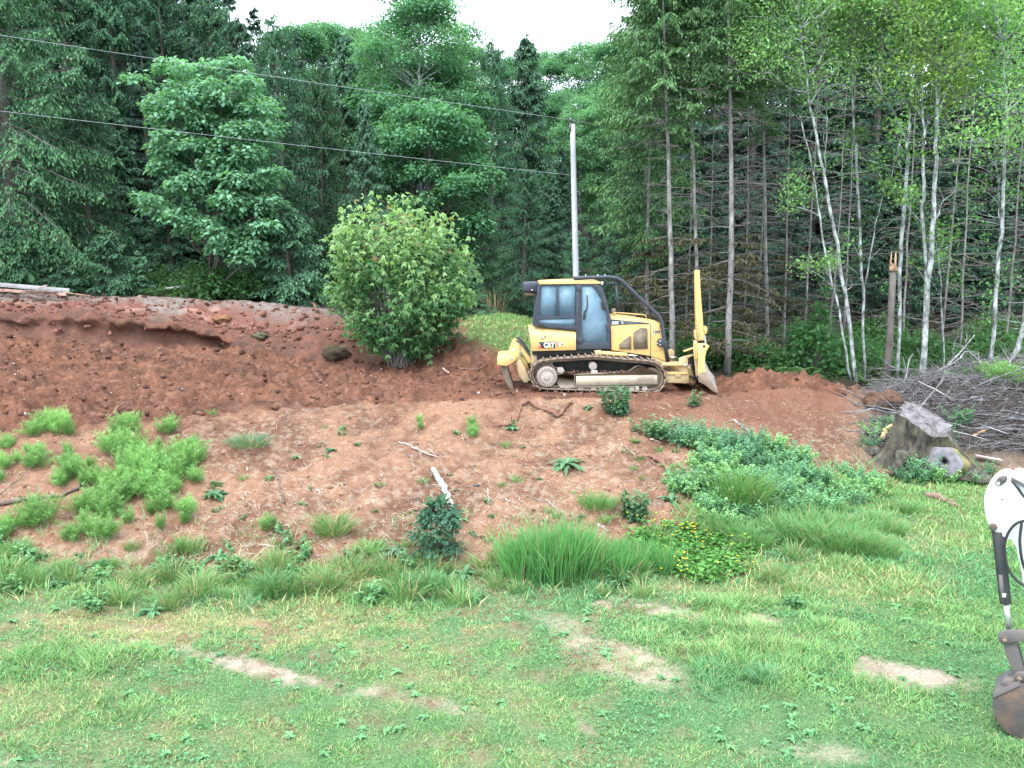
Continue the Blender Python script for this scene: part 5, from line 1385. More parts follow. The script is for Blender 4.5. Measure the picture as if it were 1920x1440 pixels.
# broken snag with torn top
_sb = stand(1667, 25.6); rng = np.random.default_rng(90); tr, tp = MB(), MB()
P = np.array([stand(1667, 25.6), at(1669, 620, 25.6), at(1672, 560, 25.6), at(1675, 505, 25.6)]) - _sb
tube(tr, np.array([P[0] + (P[1] - P[0]) * t for t in (0, .5)] + [P[1], P[2], P[3]]), [.125, .11, .105, .10, .095], 10)
for i in range(9):
    a = i * 2 * PI / 9; b0 = P[3] + np.array([.085 * math.cos(a), .085 * math.sin(a), -.05]); L = .15 + .38 * (i % 3 == 1) + rng.uniform(0, .15)
    tube(tp, np.stack([b0, b0 + np.array([0, 0, L * .5]), b0 + np.array([rng.normal(0, .03), rng.normal(0, .03), L])]), [.045, .03, .004], 5, col=(1.5, 1.15, .85))
tw = dead_twigs(rng, lambda h: P[0] + (P[3] - P[0]) * h / P[3][2], .5, 2.8, 16, (.4, 1.1), rad=.011)
t = thing('broken_snag', 'dead tree trunk snapped off with a splintered pale top between the alders', 'snag')
tr.build('trunk', M_BARK, t, smooth=True); tp.build('splintered_top', M_WOOD, t); tag(tw.build('dead_twigs', M_TWIG, t), kind='stuff'); t.location = _sb

# ---------- utility pole and its two wires
_pb = stand(1083, 30.0)
M_POLE = solid_mat('silvered_pole_wood', [(0.3, (.25, .235, .25)), (0.7, (.42, .41, .45))], 5, .85, .4, 40, stretch=(1, 1, .15))
M_METAL = solid_mat('dull_galvanised_metal', [(0.3, (.10, .10, .11)), (0.7, (.22, .22, .23))], 9, .5, metal=.7)
_ptop = at(1073.5, 233, 30.0)
t = thing('utility_pole', 'silvery wooden utility pole rising behind the bulldozer cab', 'utility pole', _pb)
pm = MB(); tube(pm, np.linspace(0, 1, 9)[:, None] * (_ptop - _pb)[None], np.linspace(.125, .088, 9), 14)
pm.build('post', M_POLE, t, smooth=True)
br = MB(); q = _ptop - _pb + np.array([-.075, -.05, 0])
box(br, q + np.array([-.03, -.04, -.24]), q + np.array([.02, .04, .10])); tube(br, np.stack([q + np.array([0, -.05, .08]), q + np.array([0, -.05, .2])]), [.04, .03], 8)
br.build('insulator_bracket', M_METAL, t)
pg = MB(); ax = (_ptop - _pb)
for f in (.16, .22, .28, .34, .40, .46, .52, .58, .64, .70):
    c = ax * f; box(pg, c + np.array([.10, -.10, -.02]), c + np.array([.17, -.07, .02]))
tag(pg.build('climbing_peg', M_METAL, t), kind='stuff')
M_WIRE = solid_mat('aluminium_cable', [(0.3, (.26, .27, .29)), (0.7, (.42, .43, .45))], 3, .5)
def wire(a, b, sag, r, label):
    mb = MB(); tt = np.linspace(0, 1, 40)[:, None]
    p = a + (b - a) * tt; p[:, 2] -= (4 * sag * tt * (1 - tt))[:, 0]
    tube(mb, p, r, 5); tag(mb.build('power_line', M_WIRE), label, 'wire')
wire(at(-700, -44, 25.0), _ptop + np.array([-.07, -.05, .14]), .06, .0042, 'upper wire running down from the left to the top of the pole')
wire(at(-700, 124, 25.0), at(1079, 329, 29.8), .06, .0042, 'lower wire running from the left to the middle of the pole')
wire(_ptop + np.array([-.07, -.05, .14]), at(1300, 256, 37.0), .1, .006, 'short faint wire leaving the pole top to the right')
# ------------------------------------------------------------------ grass, weeds, small plants
def blades(mb, P, h, w, col, lean=.45, rng=RNG, dirx=None):
    n = len(P)
    a = rng.uniform(0, 2 * PI, n); l = np.abs(rng.normal(lean, .28, n))
    D = np.stack([np.cos(a) * l, np.sin(a) * l, np.ones(n)], 1)
    D = unit(D) * h[:, None]
    W = np.stack([-np.sin(a + rng.normal(0, .6, n)), np.cos(a), np.zeros(n)], 1) * w[:, None]
    bend = np.stack([np.cos(a) * h * .32, np.sin(a) * h * .32, -h * rng.uniform(.02, .19, n)], 1)
    kites(mb, P, D, W, col, bend=bend, mid=.38)

def sample(n, y0, y1, rxm=.74, rng=RNG):
    Y = np.sqrt(rng.uniform(y0 ** 2, y1 ** 2, n)); X = rng.uniform(-rxm, rxm, n) * Y
    return X, Y

def grass_colour(X, Y, dry, rng):
    n = len(X)
    m = fbm(X * .55 + 4, Y * .75, 101, 3); m2 = fbm(X * 2.3, Y * 2.3, 103, 3)
    a = np.array((.120, .250, .085)); b = np.array((.220, .385, .140)); blue = np.array((.105, .275, .130)); straw = np.array((.42, .40, .19))
    t = np.clip((m2 - .5) * 2.2 + .5 + rng.normal(0, .22, n), 0, 1)[:, None]
    c = a * (1 - t) + b * t
    tb = np.clip((m - .50) * 5, 0, 1)[:, None] * .75
    c = c * (1 - tb) + blue * tb
    ts = (rng.random(n) < np.clip(dry * .55 + .10, 0, .7))[:, None]
    c = np.where(ts, straw * rng.uniform(.7, 1.15, (n, 1)), c)
    return c * rng.uniform(.8, 1.2, (n, 1))

# --- lawn turf
N = 800000
X, Y = sample(N, 7.4, 21.5, .80)
c, g, s, dry, bare, weeds, px, py, z0 = zone(X, Y)
keep = (RNG.random(N) < g * np.where(s < 1.05, .80, .45)) & (px > -160) & (px < 2230) & (py < 1500) & (RNG.random(N) < np.clip(11.5 / Y, .35, 1)) & (s < 1.4)
X, Y, dry, s, px, py, bare = X[keep], Y[keep], dry[keep], s[keep], px[keep], py[keep], bare[keep]
z = ground_fn(X, Y)[0]
tall = np.clip((fbm(X * .45, Y * .6, 107, 3) - .50) * 5, 0, 1)
h = (.25 + 1.5 * fbm(X * 3.6, Y * 3.6, 109, 3) ** 1.5 * 1.25) * (.048 + .105 * tall * (1 - np.clip(dry, 0, 1)) + .05 * (s > .985)) * RNG.uniform(.6, 1.5, len(X)) * (1 - .45 * np.clip(bare, 0, 1))
w = RNG.uniform(.0032, .0056, len(X)) * np.clip(Y / 10, .9, 1.8)
mb = MB(); blades(mb, np.stack([X, Y, z - .006], 1), h, w, grass_colour(X, Y, dry, RNG), lean=.65)
tag(mb.build('lawn_grass', M_GRASS), kind='stuff')

# --- clover and other flat leaves in the turf
N = 90000
X, Y = sample(N, 7.4, 16)
c, g, s, dry, bare, weeds, px, py, z0 = zone(X, Y)
patch = np.clip((fbm(X * .9, Y * 1.2, 111, 4) - .56) * 9, 0, 1)
keep = (RNG.random(N) < patch * g) & (s < 1.02) & (px > -40) & (px < 1960)
X, Y = X[keep], Y[keep]; n = len(X); z = ground_fn(X, Y)[0]
P = np.stack([X, Y, z + RNG.uniform(.01, .055, n)], 1)
a = RNG.uniform(0, 2 * PI, n); ln = RNG.uniform(.018, .042, n)
D = np.stack([np.cos(a), np.sin(a), RNG.normal(.05, .3, n)], 1) * ln[:, None]
W = unit(np.cross(D, RNG.normal(0, .35, (n, 3)) + np.array([0, 0, 1]))) * (ln * .42)[:, None]
mb = MB(); kites(mb, P, D, W, np.array((.13, .285, .13)) * RNG.uniform(.6, 1.35, (n, 1)), mid=.55)
tag(mb.build('clover', M_HERB), kind='stuff')

# --- rough grass along the foot of the bank and on the slope behind the shrub
N = 190000
X, Y = sample(N, 11.5, 34)
c, g, s, dry, bare, weeds, px, py, z0 = zone(X, Y)
foot = (s > .90) & (s < 1.42)
dens = np.where(foot, g * 1.0, 0)
slope = (s > 3.0) & (px > 850) & (px < 1150)
dens = np.where(slope, g * .9, dens)
dens = np.maximum(dens, weeds * .5)
keep = (RNG.random(N) < dens * np.where(slope, 1, .5)) & (px > -60) & (px < 1990)
X, Y, s, dry, slope, weeds = X[keep], Y[keep], s[keep], dry[keep], slope[keep], weeds[keep]; n = len(X)
z = ground_fn(X, Y)[0]
h = np.where(slope, .16, .13 + .12 * fbm(X, Y, 117, 2)) * RNG.uniform(.5, 1.5, n)
w = RNG.uniform(.005, .009, n) * np.where(slope, 1.9, 1.15)
col = grass_colour(X, Y, np.where(slope, .35, dry + .12), RNG)
mb = MB(); blades(mb, np.stack([X, Y, z - .01], 1), h, w, col, lean=.5)
tag(mb.build('rough_grass', M_GRASS), kind='stuff')

# --- dry stalks and straw littering the bank
N = 52000
X, Y = sample(N, 12.5, 21)
c, g, s, dry, bare, weeds, px, py, z0 = zone(X, Y)
pr = (s > 1.0) & (s < 1.97) & (px < 1650)
keep = pr & (RNG.random(N) < np.clip(1.15 - (s - 1) * .95 + (fbm(X, Y, 121, 3) - .5) * 2, .12, 1) * .9)
X, Y = X[keep], Y[keep]; n = len(X); z = ground_fn(X, Y)[0]
a = RNG.normal(PI / 2 + .6, .9, n); ln = RNG.uniform(.05, .22, n) ** 1.0
D = np.stack([np.cos(a), np.sin(a) * .9, RNG.normal(.12, .22, n)], 1) * ln[:, None]
W = unit(np.cross(D, RNG.normal(0, .5, (n, 3)) + np.array([0, 0, 1]))) * RNG.uniform(.003, .006, n)[:, None]
mb = MB(); kites(mb, np.stack([X, Y, z + .012], 1), D, W, np.where(RNG.random((n, 1)) < .75, np.array((.42, .35, .26)), np.array((.16, .10, .075))) * RNG.uniform(.7, 1.3, (n, 1)), mid=.5)
tag(mb.build('straw', M_GRASS), kind='stuff')

# --- soil clods and small pale stones
def lumps(name, n_try, cond, size, colf, seed, y0=12, y1=31, mat=None):
    rng = np.random.default_rng(seed)
    ico = bmesh.new(); bmesh.ops.create_icosphere(ico, subdivisions=1, radius=1)
    iv = np.array([v.co[:] for v in ico.verts]); itri = np.array([[v.index for v in f.verts] for f in ico.faces]); ico.free()
    X, Y = sample(n_try, y0, y1, rng=rng)
    zz = zone(X, Y); k = cond(zz, X, Y, rng); X, Y = X[k], Y[k]; n = len(X)
    z = ground_fn(X, Y)[0]; px, py = project(X, Y, z)
    r = size(n, rng, X, Y)
    sc = rng.uniform(.6, 1.3, (n, 1, 3)) * np.array([1, 1, .75]); J = rng.uniform(.72, 1.28, (n, len(iv), 1))
    a = rng.uniform(0, 6.28, n); ca, sa = np.cos(a)[:, None], np.sin(a)[:, None]
    V = iv[None] * J * sc * r[:, None, None]
    V = np.stack([V[..., 0] * ca - V[..., 1] * sa, V[..., 0] * sa + V[..., 1] * ca, V[..., 2]], -1) + np.stack([X, Y, z + r * .25], 1)[:, None]
    T = (itri[None] + (np.arange(n) * len(iv))[:, None, None]).reshape(-1, 3)
    mb = MB(); mb.add(V.reshape(-1, 3), tris=T, col=np.repeat(colf(n, rng), len(iv), 0))
    return tag(mb.build(name, mat or GROUND_MAT), kind='stuff')
lumps('soil_clods', 9000, lambda q, X, Y, r: (q[2] > 1.985) & (q[2] < 3.3) & (q[6] < 1640) & (r.random(len(X)) < .42), lambda n, r, X, Y: .018 + .085 * r.random(n) ** 4 + .012 * (Y / 20),
      lambda n, r: np.array((.145, .072, .052)) * r.uniform(.5, 1.35, (n, 1)), 201, 16)
lumps('bank_clods', 9000, lambda q, X, Y, r: (q[2] > 1.05) & (q[2] < 1.985) & (q[6] < 1640) & (r.random(len(X)) < .35), lambda n, r, X, Y: .010 + .04 * r.random(n) ** 4,
      lambda n, r: np.array((.27, .145, .10)) * r.uniform(.5, 1.35, (n, 1)), 202, 12, 23)
lumps('pale_stones', 5200, lambda q, X, Y, r: (q[2] > 1.99) & (q[2] < 5.2) & (q[6] < 1250) & (r.random(len(X)) < np.clip((fbm(X * .5, Y * .5, 131, 3) - .42) * 2.5, .02, .5)), lambda n, r, X, Y: .012 + .032 * r.random(n) ** 3,
      lambda n, r: np.array((.42, .37, .34)) * r.uniform(.5, 1.4, (n, 1)), 203, 16)
lumps('cut_bank_lumps', 16000, lambda q, X, Y, r: (q[2] > 3.2) & (q[2] < 5.3) & (q[6] < 860) & (r.random(len(X)) < np.where(np.abs(q[2] - 4.1) < .25, .85, .3)), lambda n, r, X, Y: .02 + .11 * r.random(n) ** 4,
      lambda n, r: np.array((.16, .072, .052)) * r.uniform(.45, 1.4, (n, 1)), 204, 25)

# --- horsetail
def horsetail(seed, nst=26, R=.26, H=.46):
    rng = np.random.default_rng(seed); mb = MB()
    for _ in range(nst):
        r = R * math.sqrt(rng.random()); a = rng.uniform(0, 6.28); b = np.array([r * math.cos(a), r * math.sin(a), -.02]); h = H * rng.uniform(.5, 1.1)
        ln = b + np.array([rng.normal(0, .10), rng.normal(0, .10), h])
        n = 58; t = np.sort(rng.random(n) ** .8)[:, None]
        P = b + (ln - b) * (.12 + .88 * t); az = rng.uniform(0, 6.28, n)
        L = (.15 * (1.05 - t[:, 0]) + .05) * rng.uniform(.5, 1.25, n)
        D = unit(np.stack([np.cos(az), np.sin(az), rng.uniform(.5, 1.3, n)], 1)) * L[:, None]
        c = np.array((.130, .265, .075)) * (1 - t) + np.array((.245, .42, .15)) * t
        kites(mb, P, D, unit(np.cross(D, rng.normal(0, 1, (n, 3)))) * .0036, c * rng.uniform(.8, 1.2, (n, 1)))
        tube(mb, np.stack([b, ln]), [.004, .002], 3, col=(.16, .28, .08), cap=False)
    return mb
def proto(name, mb, mat, label, cat, group=None):
    o = mb.build(name, mat); return tag(o, label, cat, group)
def put(o, p, s=1.0, rz=None, first=False, label=None, group=None, tilt=(0, 0)):
    if not first:
        o = o.copy(); COL.objects.link(o)
    o.location = p; o.scale = (s,) * 3 if np.isscalar(s) else s
    o.rotation_euler = (tilt[0], tilt[1], RNG.uniform(0, 6.28) if rz is None else rz)
    if label: o['label'] = label
    if group: o['group'] = group
    return o
_gh = 'horsetail clumps on the bank'
_lh = 'feathery light green horsetail clump on the left part of the earth bank'
hp = [proto('horsetail_clump', horsetail(300 + i, nst=(30, 20, 12)[i], R=(.21, .16, .10)[i], H=(.46, .38, .44)[i]), M_HERB, _lh, 'plant', _gh) for i in range(3)]
HT = [(80, 805, 1), (108, 812, 1.15), (60, 818, .8), (132, 818, .7), (12, 842, .8), (52, 850, .5), (75, 862, .8), (66, 880, .9), (232, 820, 1.1), (240, 800, .8), (222, 852, 1.2), (205, 845, .8), (250, 850, 1), (250, 875, 1.1), (270, 890, 1.3), (246, 890, 1.1),
      (288, 900, 1.3), (310, 880, 1.1), (330, 895, 1.1), (350, 880, 1.2), (365, 870, 1), (310, 905, 1.2), (260, 920, 1.1), (282, 930, 1.2), (300, 940, .9), (232, 905, .9), (130, 880, .9), (145, 895, 1), (120, 905, .8), (160, 915, .7), (110, 912, .8), (130, 855, .7),
      (180, 905, .8), (195, 915, .8), (215, 945, 1.2), (235, 935, 1), (185, 950, .9), (205, 965, 1.1), (150, 962, .9), (200, 975, .9), (175, 955, .8), (70, 982, 1.25), (50, 990, .9), (310, 960, .9), (355, 968, .9), (350, 985, .7), (285, 965, .7), (298, 995, .7), (175, 1005, .9), (200, 1010, .9), (130, 1015, .8),
      (315, 815, .9), (318, 805, .7), (365, 850, .9), (368, 905, .8), (335, 1040, .6), (5, 880, .8), (345, 855, .8), (295, 845, .6), (155, 985, .7), (240, 985, .7), (10, 1000, .8), (30, 870, .5), (500, 1000, .7), (512, 985, .5), (885, 820, .75), (885, 800, .6), (786, 795, .5), (790, 808, .4), (5, 905, .6), (270, 860, .7), (325, 925, .8), (170, 880, .6)]
for i, (px, py, sc) in enumerate(HT):
    k = 0 if sc > 1 else (1 if sc > .7 else 2)
    p = ground_at(px, py); first = '_used' not in hp[k]
    _w = 'at the lip of the bank on the left' if py < 832 else 'alone on the bare bank' if px > 390 else 'at the left edge of the photo' if px < 90 else 'around the fallen branch' if px < 170 else 'in the dense patch on the upper bank' if py < 912 else 'in the lower half of the patch'
    o = put(hp[k], p, max(.55, sc * (1.0 if k == 0 else 1.1)), first=first, label='feathery light green horsetail clump ' + _w, group='horsetail clumps ' + _w)
    if first: hp[k]['_used'] = 1

# --- rosettes, tufts, seedlings
def rosette(seed, n=22, L=.32, w=.055, col=(.075, .150, .075), upr=.5, tip=(.12, .22, .11), arch=.45):
    rng = np.random.default_rng(seed); mb = MB()
    az = np.arange(n) * 2.39996 + rng.normal(0, .25, n); el = rng.uniform(.1, 1.25, n) * upr
    ln = L * rng.uniform(.55, 1.15, n)
    d = np.stack([np.cos(az) * np.cos(el), np.sin(az) * np.cos(el), np.sin(el)], 1)
    sd = np.stack([-np.sin(az), np.cos(az), np.zeros(n)], 1)
    for j in range(n):
        t = np.linspace(0, 1, 6)[:, None]
        c = np.array([0, 0, .01]) + d[j] * ln[j] * t + np.array([0, 0, -arch * ln[j]]) * t ** 2.2
        ww = (w * np.array([.25, .75, 1, .9, .6, .05]) * rng.uniform(.8, 1.2))[:, None]
        fold = np.array([0, 0, .25])
        Lf = c + sd[j] * ww + fold * ww; Rt = c - sd[j] * ww + fold * ww
        V = np.concatenate([Lf, c, Rt]); q = []
        for k in range(5): q += [(k, k + 1, 6 + k + 1, 6 + k), (6 + k, 6 + k + 1, 12 + k + 1, 12 + k)]
        m = rng.random(); mb.add(V, quads=q, col=np.array(col) * (1 - m) + np.array(tip) * m)
    return mb
def tuft(seed, n=260, R=.16, H=.55, w=.006, cols=((.10, .20, .07), (.17, .30, .10)), lean=.4, straw=.05, bendy=1.0):
    rng = np.random.default_rng(seed); mb = MB()
    r = R * np.sqrt(rng.random(n)); a = rng.uniform(0, 6.28, n); P = np.stack([r * np.cos(a), r * np.sin(a), np.full(n, -.02)], 1)
    h = H * rng.uniform(.45, 1.15, n); l = np.abs(rng.normal(lean, .2, n)) * (.4 + r / R)
    aa = a + rng.normal(0, .5, n)
    d1 = unit(np.stack([np.cos(aa) * l, np.sin(aa) * l, np.ones(n)], 1))
    d2 = unit(d1 + np.stack([np.cos(aa), np.sin(aa), -.35 * np.ones(n)], 1) * (bendy * rng.uniform(.2, 1.0, n))[:, None])
    sd = np.stack([-np.sin(aa), np.cos(aa), np.zeros(n)], 1)
    th = rng.uniform(0, PI, n); sd = sd * np.cos(th)[:, None] + np.stack([np.cos(aa), np.sin(aa), np.zeros(n)], 1) * np.sin(th)[:, None]
    W = sd * (w * rng.uniform(.7, 1.3, n))[:, None]
    A = P; B = P + d1 * (h * .6)[:, None]; T = B + d2 * (h * .45)[:, None]
    V = np.stack([A - W * .6, A + W * .6, B + W, B - W, T], 1).reshape(-1, 3)
    b = np.arange(n)[:, None] * 5
    m = np.clip(rng.normal(.5, .3, n), 0, 1)[:, None]; c = 1.3 * np.array(cols[0]) * (1 - m) + np.array(cols[1]) * m
    c = np.where(rng.random((n, 1)) < straw, np.array((.36, .31, .17)), c)
    mb.add(V, quads=b + np.array([[0, 1, 2, 3]]), tris=b + np.array([[3, 2, 4]]), col=np.repeat(c, 5, 0))
    return mb
def herb(seed, nst=9, H=.5, R=.2, leaf=.10, col=(.075, .155, .075), tip=(.135, .245, .115), wd=.34, per=22):
    rng = np.random.default_rng(seed); mb = MB()
    for _ in range(nst):
        r = R * math.sqrt(rng.random()); a = rng.uniform(0, 6.28); b = np.array([r * math.cos(a), r * math.sin(a), -.02])
        e = b * 1.8 + np.array([rng.normal(0, .06), rng.normal(0, .06), H * rng.uniform(.6, 1.1)])
        tube(mb, np.stack([b, (b + e) / 2 + rng.normal(0, .02, 3), e]), [.006, .005, .002], 3, col=np.array(col) * .9, cap=False)
        t = rng.uniform(.15, 1, per); P = b + (e - b) * t[:, None]; az = rng.uniform(0, 6.28, per)
        ln = leaf * (1.25 - .7 * t) * rng.uniform(.7, 1.3, per)
        D = np.stack([np.cos(az), np.sin(az), rng.uniform(-.2, .7, per)], 1) * ln[:, None]
        W = unit(np.cross(D, rng.normal(0, .4, (per, 3)) + np.array([0, 0, 1]))) * (ln * wd)[:, None]
        kites(mb, P, D, W, np.array(col) * (1 - t[:, None]) + np.array(tip) * t[:, None], bend=np.array([0, 0, -1]) * (ln * .3)[:, None])
    return mb

def single(name, mb, px, py, s, label, cat='plant', rz=None, mat=None, tilt=(0, 0)):
    o = mb.build(name, mat or M_HERB); o.location = ground_at(px, py); o.scale = (s,) * 3
    o.rotation_euler = (tilt[0], tilt[1], RNG.uniform(0, 6.28) if rz is None else rz)
    return tag(o, label, cat)
single('broadleaf_rosette', rosette(401, 30, .42, .05), 1060, 872, 1.25, 'large bluish green broadleaf rosette alone in the middle of the bank below the machine')
single('broadleaf_rosette', rosette(402, 30, .30, .035, col=(.085, .19, .095)), 405, 930, 1.25, 'bluish green rosette with narrow leaves right of the horsetail patch')
single('broadleaf_rosette', rosette(403, 22, .3, .05, col=(.07, .14, .06)), 960, 805, .9, 'small leafy rosette under the left end of the twisted root')
single('broadleaf_rosette', rosette(404, 18, .3, .05), 1105, 768, .8, 'small green rosette just left of the bushy weed below the machine tracks')
single('broadleaf_rosette', rosette(405, 16, .32, .055, upr=.7), 1257, 940, .95, 'leafy rosette on bare soil left of the dense weed patch')
single('broadleaf_rosette', rosette(406, 16, .26, .05), 620, 845, .7, 'flat small weed rosette in the middle left of the bare bank')
single('broadleaf_rosette', rosette(407, 22, .33, .04, col=(.10, .17, .11), upr=.4), 740, 1035, .95, 'grey green spreading rosette left of the dark conifer seedling')
single('broadleaf_rosette', rosette(408, 14, .30, .07, upr=.9, col=(.09, .20, .06)), 858, 975, .8, 'bright green leafy weed right of the dark conifer seedling')
single('bushy_weed', herb(411, 22, .62, .20, .11, col=(.06, .14, .075), tip=(.13, .24, .13), per=34), 1158, 778, 1.15, 'bushy blue green weed on the lip of the bank below the machine tracks')
single('bushy_weed', herb(412, 10, .5, .12, .08, per=26), 1303, 762, .95, 'thin upright weed on the lip of the bank under the blade')
single('bushy_weed', herb(413, 16, .40, .26, .12, per=26), 1228, 818, 1.15, 'low spreading green weed beside a grey stick on the upper bank')
single('bushy_weed', herb(414, 14, .50, .18, .12, per=26, col=(.08, .17, .09)), 1185, 975, 1.1, 'leafy weed standing above the tall grass clump')
single('grass_tuft', tuft(421, 420, .22, .42, .006, lean=.75, straw=.25), 625, 1000, 1.1, 'spreading olive grass tuft with dry blades in the middle of the lower bank')
single('grass_tuft', tuft(422, 300, .20, .34, .006, lean=.7, straw=.1), 690, 1038, .9, 'small dry edged grass tuft left of the dark conifer seedling')
single('grass_tuft', tuft(423, 380, .24, .40, .007, cols=((.09, .21, .08), (.16, .30, .12))), 515, 1115, 1.05, 'bright grass tuft at the foot of the bank left of the straw heap')
single('grass_tuft', tuft(424, 340, .22, .36, .009, cols=((.09, .22, .10), (.15, .31, .14))), 800, 1105, .95, 'broad bladed grass tuft at the foot of the bank right of the straw heap')
single('grass_tuft', tuft(425, 500, .34, .30, .006, lean=.8, cols=((.11, .20, .12), (.17, .28, .17)), straw=.15), 468, 835, 1.1, 'flat pale grass patch near the lip on the left of the bare bank')
single('grass_tuft', tuft(426, 420, .30, .34, .006, lean=.6), 1120, 950, 1.0, 'light green grass tuft on bare soil above the tall grass clump')
single('grass_tuft', tuft(427, 700, .26, .85, .007, cols=((.10, .22, .07), (.19, .34, .10)), lean=.35), 1390, 962, 1.15, 'tall arching grass tussock in the middle of the weed patch')
single('grass_tuft', tuft(428, 110, .12, .30, .008, cols=((.11, .23, .12), (.19, .33, .18)), lean=.5), 1432, 1280, .9, 'pale blue green grass tuft in the mown lawn left of the bare patch')
single('grass_tuft', tuft(429, 260, .25, .30, .005, cols=((.36, .30, .15), (.50, .43, .23)), lean=1.1, straw=1.0), 620, 1100, 1.3, 'heap of pale dry straw at the foot of the bank')
cs = conifer_parts(431, .84, .25, .0, 34, hang=.15, card=(.085, .02), col=(.030, .075, .045), tipcol=(.055, .120, .070), prof=.8, up=.6, droop=.1, per=12)
t = tree_thing('conifer_seedling', 'dark conifer seedling by the white birch log on the lower bank', cs[0], cs[1], M_BARK, M_NEEDLE, cat='young tree')
t.location = ground_at(814, 1035)

# --- the tall grass clump with its neighbours, and the buttercups
_gt = 'tall grass clumps at the foot of the bank'
_lt = 'lush tall green grass clump standing at the foot of the bank'
tg = [proto('tall_grass_clump', tuft(441 + i, 300, .22, .84, .0105, cols=((.075, .20, .07), (.165, .36, .115)), lean=.12, straw=.06, bendy=.38), M_GRASS, _lt, 'grass', _gt) for i in range(2)]
for i, (px, py, s) in enumerate([(968, 1088, .85), (985, 1092, 1.0), (1012, 1090, 1.1), (1045, 1092, 1.12), (1072, 1088, 1.12), (1092, 1085, .85), (1030, 1074, .85), (1060, 1070, .95), (1000, 1074, .8), (1082, 1070, .85), (1130, 1082, .7), (1160, 1085, .65), (1190, 1080, .62), (1215, 1060, .55), (1245, 1075, .6), (1155, 1062, .6), (1175, 1060, .55)]):
    put(tg[i % 2], ground_at(px, py), s, first=i < 2)
bt = thing('buttercup_patch', 'low green patch dotted with yellow buttercups right of the tall grass', 'flowers')
lf, fl, st = MB(), MB(), MB(); rng = np.random.default_rng(451)
c0 = ground_at(1310, 1050); bt.location = c0
def in_patch(n):
    px = rng.uniform(1175, 1420, n); py = rng.uniform(985, 1095, n)
    k = ((px - 1300) / 125) ** 2 + ((py - 1045 + (px - 1300) * -.12) / 52) ** 2 < rng.uniform(.15, 1.3, n)
    return px[k], py[k]
px, py = in_patch(460)
Pg = np.array([ground_at(a, b) for a, b in zip(px, py)]) - c0
for g_ in Pg:
    n = 18; P = g_ + np.stack([rng.normal(0, .07, n), rng.normal(0, .07, n), rng.uniform(.02, .19, n)], 1)
    az = rng.uniform(0, 6.28, n); ln = rng.uniform(.05, .10, n); D = np.stack([np.cos(az), np.sin(az), rng.uniform(-.3, .4, n)], 1) * ln[:, None]
    W = unit(np.cross(D, rng.normal(0, .4, (n, 3)) + np.array([0, 0, 1]))) * (ln * .4)[:, None]
    kites(lf, P, D, W, np.array((.105, .25, .06)) * rng.uniform(.6, 1.5, (n, 1)))
px, py = in_patch(45)
px = np.concatenate([px, rng.normal(1276, 10, 12), rng.normal(1310, 30, 16), rng.normal(1225, 14, 10)]); py = np.concatenate([py, rng.normal(1078, 9, 12), rng.normal(1012, 6, 16), rng.normal(996, 8, 10)])
for a, b in zip(px, py):
    g_ = ground_at(a, b) - c0; h = rng.uniform(.16, .32); q = g_ + np.array([rng.normal(0, .03), rng.normal(0, .03), h])
    tube(st, np.stack([g_, q]), [.004, .003], 3, col=(.10, .2, .05), cap=False)
    n = 5; az = np.arange(n) * 2 * PI / n; D = np.stack([np.cos(az), np.sin(az), np.full(n, .35)], 1) * .020
    kites(fl, np.repeat(q[None], n, 0), D, np.stack([-np.sin(az), np.cos(az), np.zeros(n)], 1) * .013, (.78, .52, .02), mid=.6)
tag(lf.build('leaves', M_HERB, bt), kind='stuff'); tag(fl.build('flowers', M_HERB, bt), kind='stuff'); tag(st.build('stems', M_HERB, bt), kind='stuff')

# --- the dense weed patch on the right of the bank
_gw = 'weeds covering the right part of the bank'
_lw = 'leafy green weed in the dense patch covering the right part of the bank'
wp = [proto('weed_plant', herb(461 + i, 18, (.42, .52, .34)[i], .24, (.085, .07, .095)[i], col=((.115, .25, .13), (.115, .235, .145), (.16, .31, .135))[i], tip=((.21, .40, .21), (.19, .36, .22), (.27, .46, .20))[i], per=44, wd=.2), M_HERB, _lw, 'plant', _gw) for i in range(3)]
rng = np.random.default_rng(470); cnt = 0
for _ in range(420):
    px = rng.uniform(1270, 1700); py = rng.uniform(800, 985)
    if py < 815 + max(0, px - 1310) * .26 + rng.normal(0, 10) or py > 965 + (px < 1450) * 25 - max(0, px - 1450) * .20 + rng.normal(0, 12): continue
    if px < 1330 and py > 880 and rng.random() < .6: continue
    if cnt > 92: break
    _w = ('in the upper ' if py < 815 + (px - 1300) * .1 + 70 else 'in the lower ') + ('left' if px < 1400 else 'right' if px > 1520 else 'middle') + ' of the dense weed patch'
    put(wp[cnt % 3], ground_at(px, py), rng.uniform(.65, 1.3), first=cnt < 3, label='leafy green weed ' + _w, group='weeds ' + _w); cnt += 1
_gq = 'grass tussocks at the edge of the weeds'
_lq = 'soft green grass tussock between the weed patch and the mown lawn'
tq = [proto('grass_tussock', tuft(481 + i, 520, .34, .46, .007, cols=((.10, .21, .08), (.17, .31, .12)), lean=.4, straw=.08), M_GRASS, _lq, 'grass', _gq) for i in range(2)]
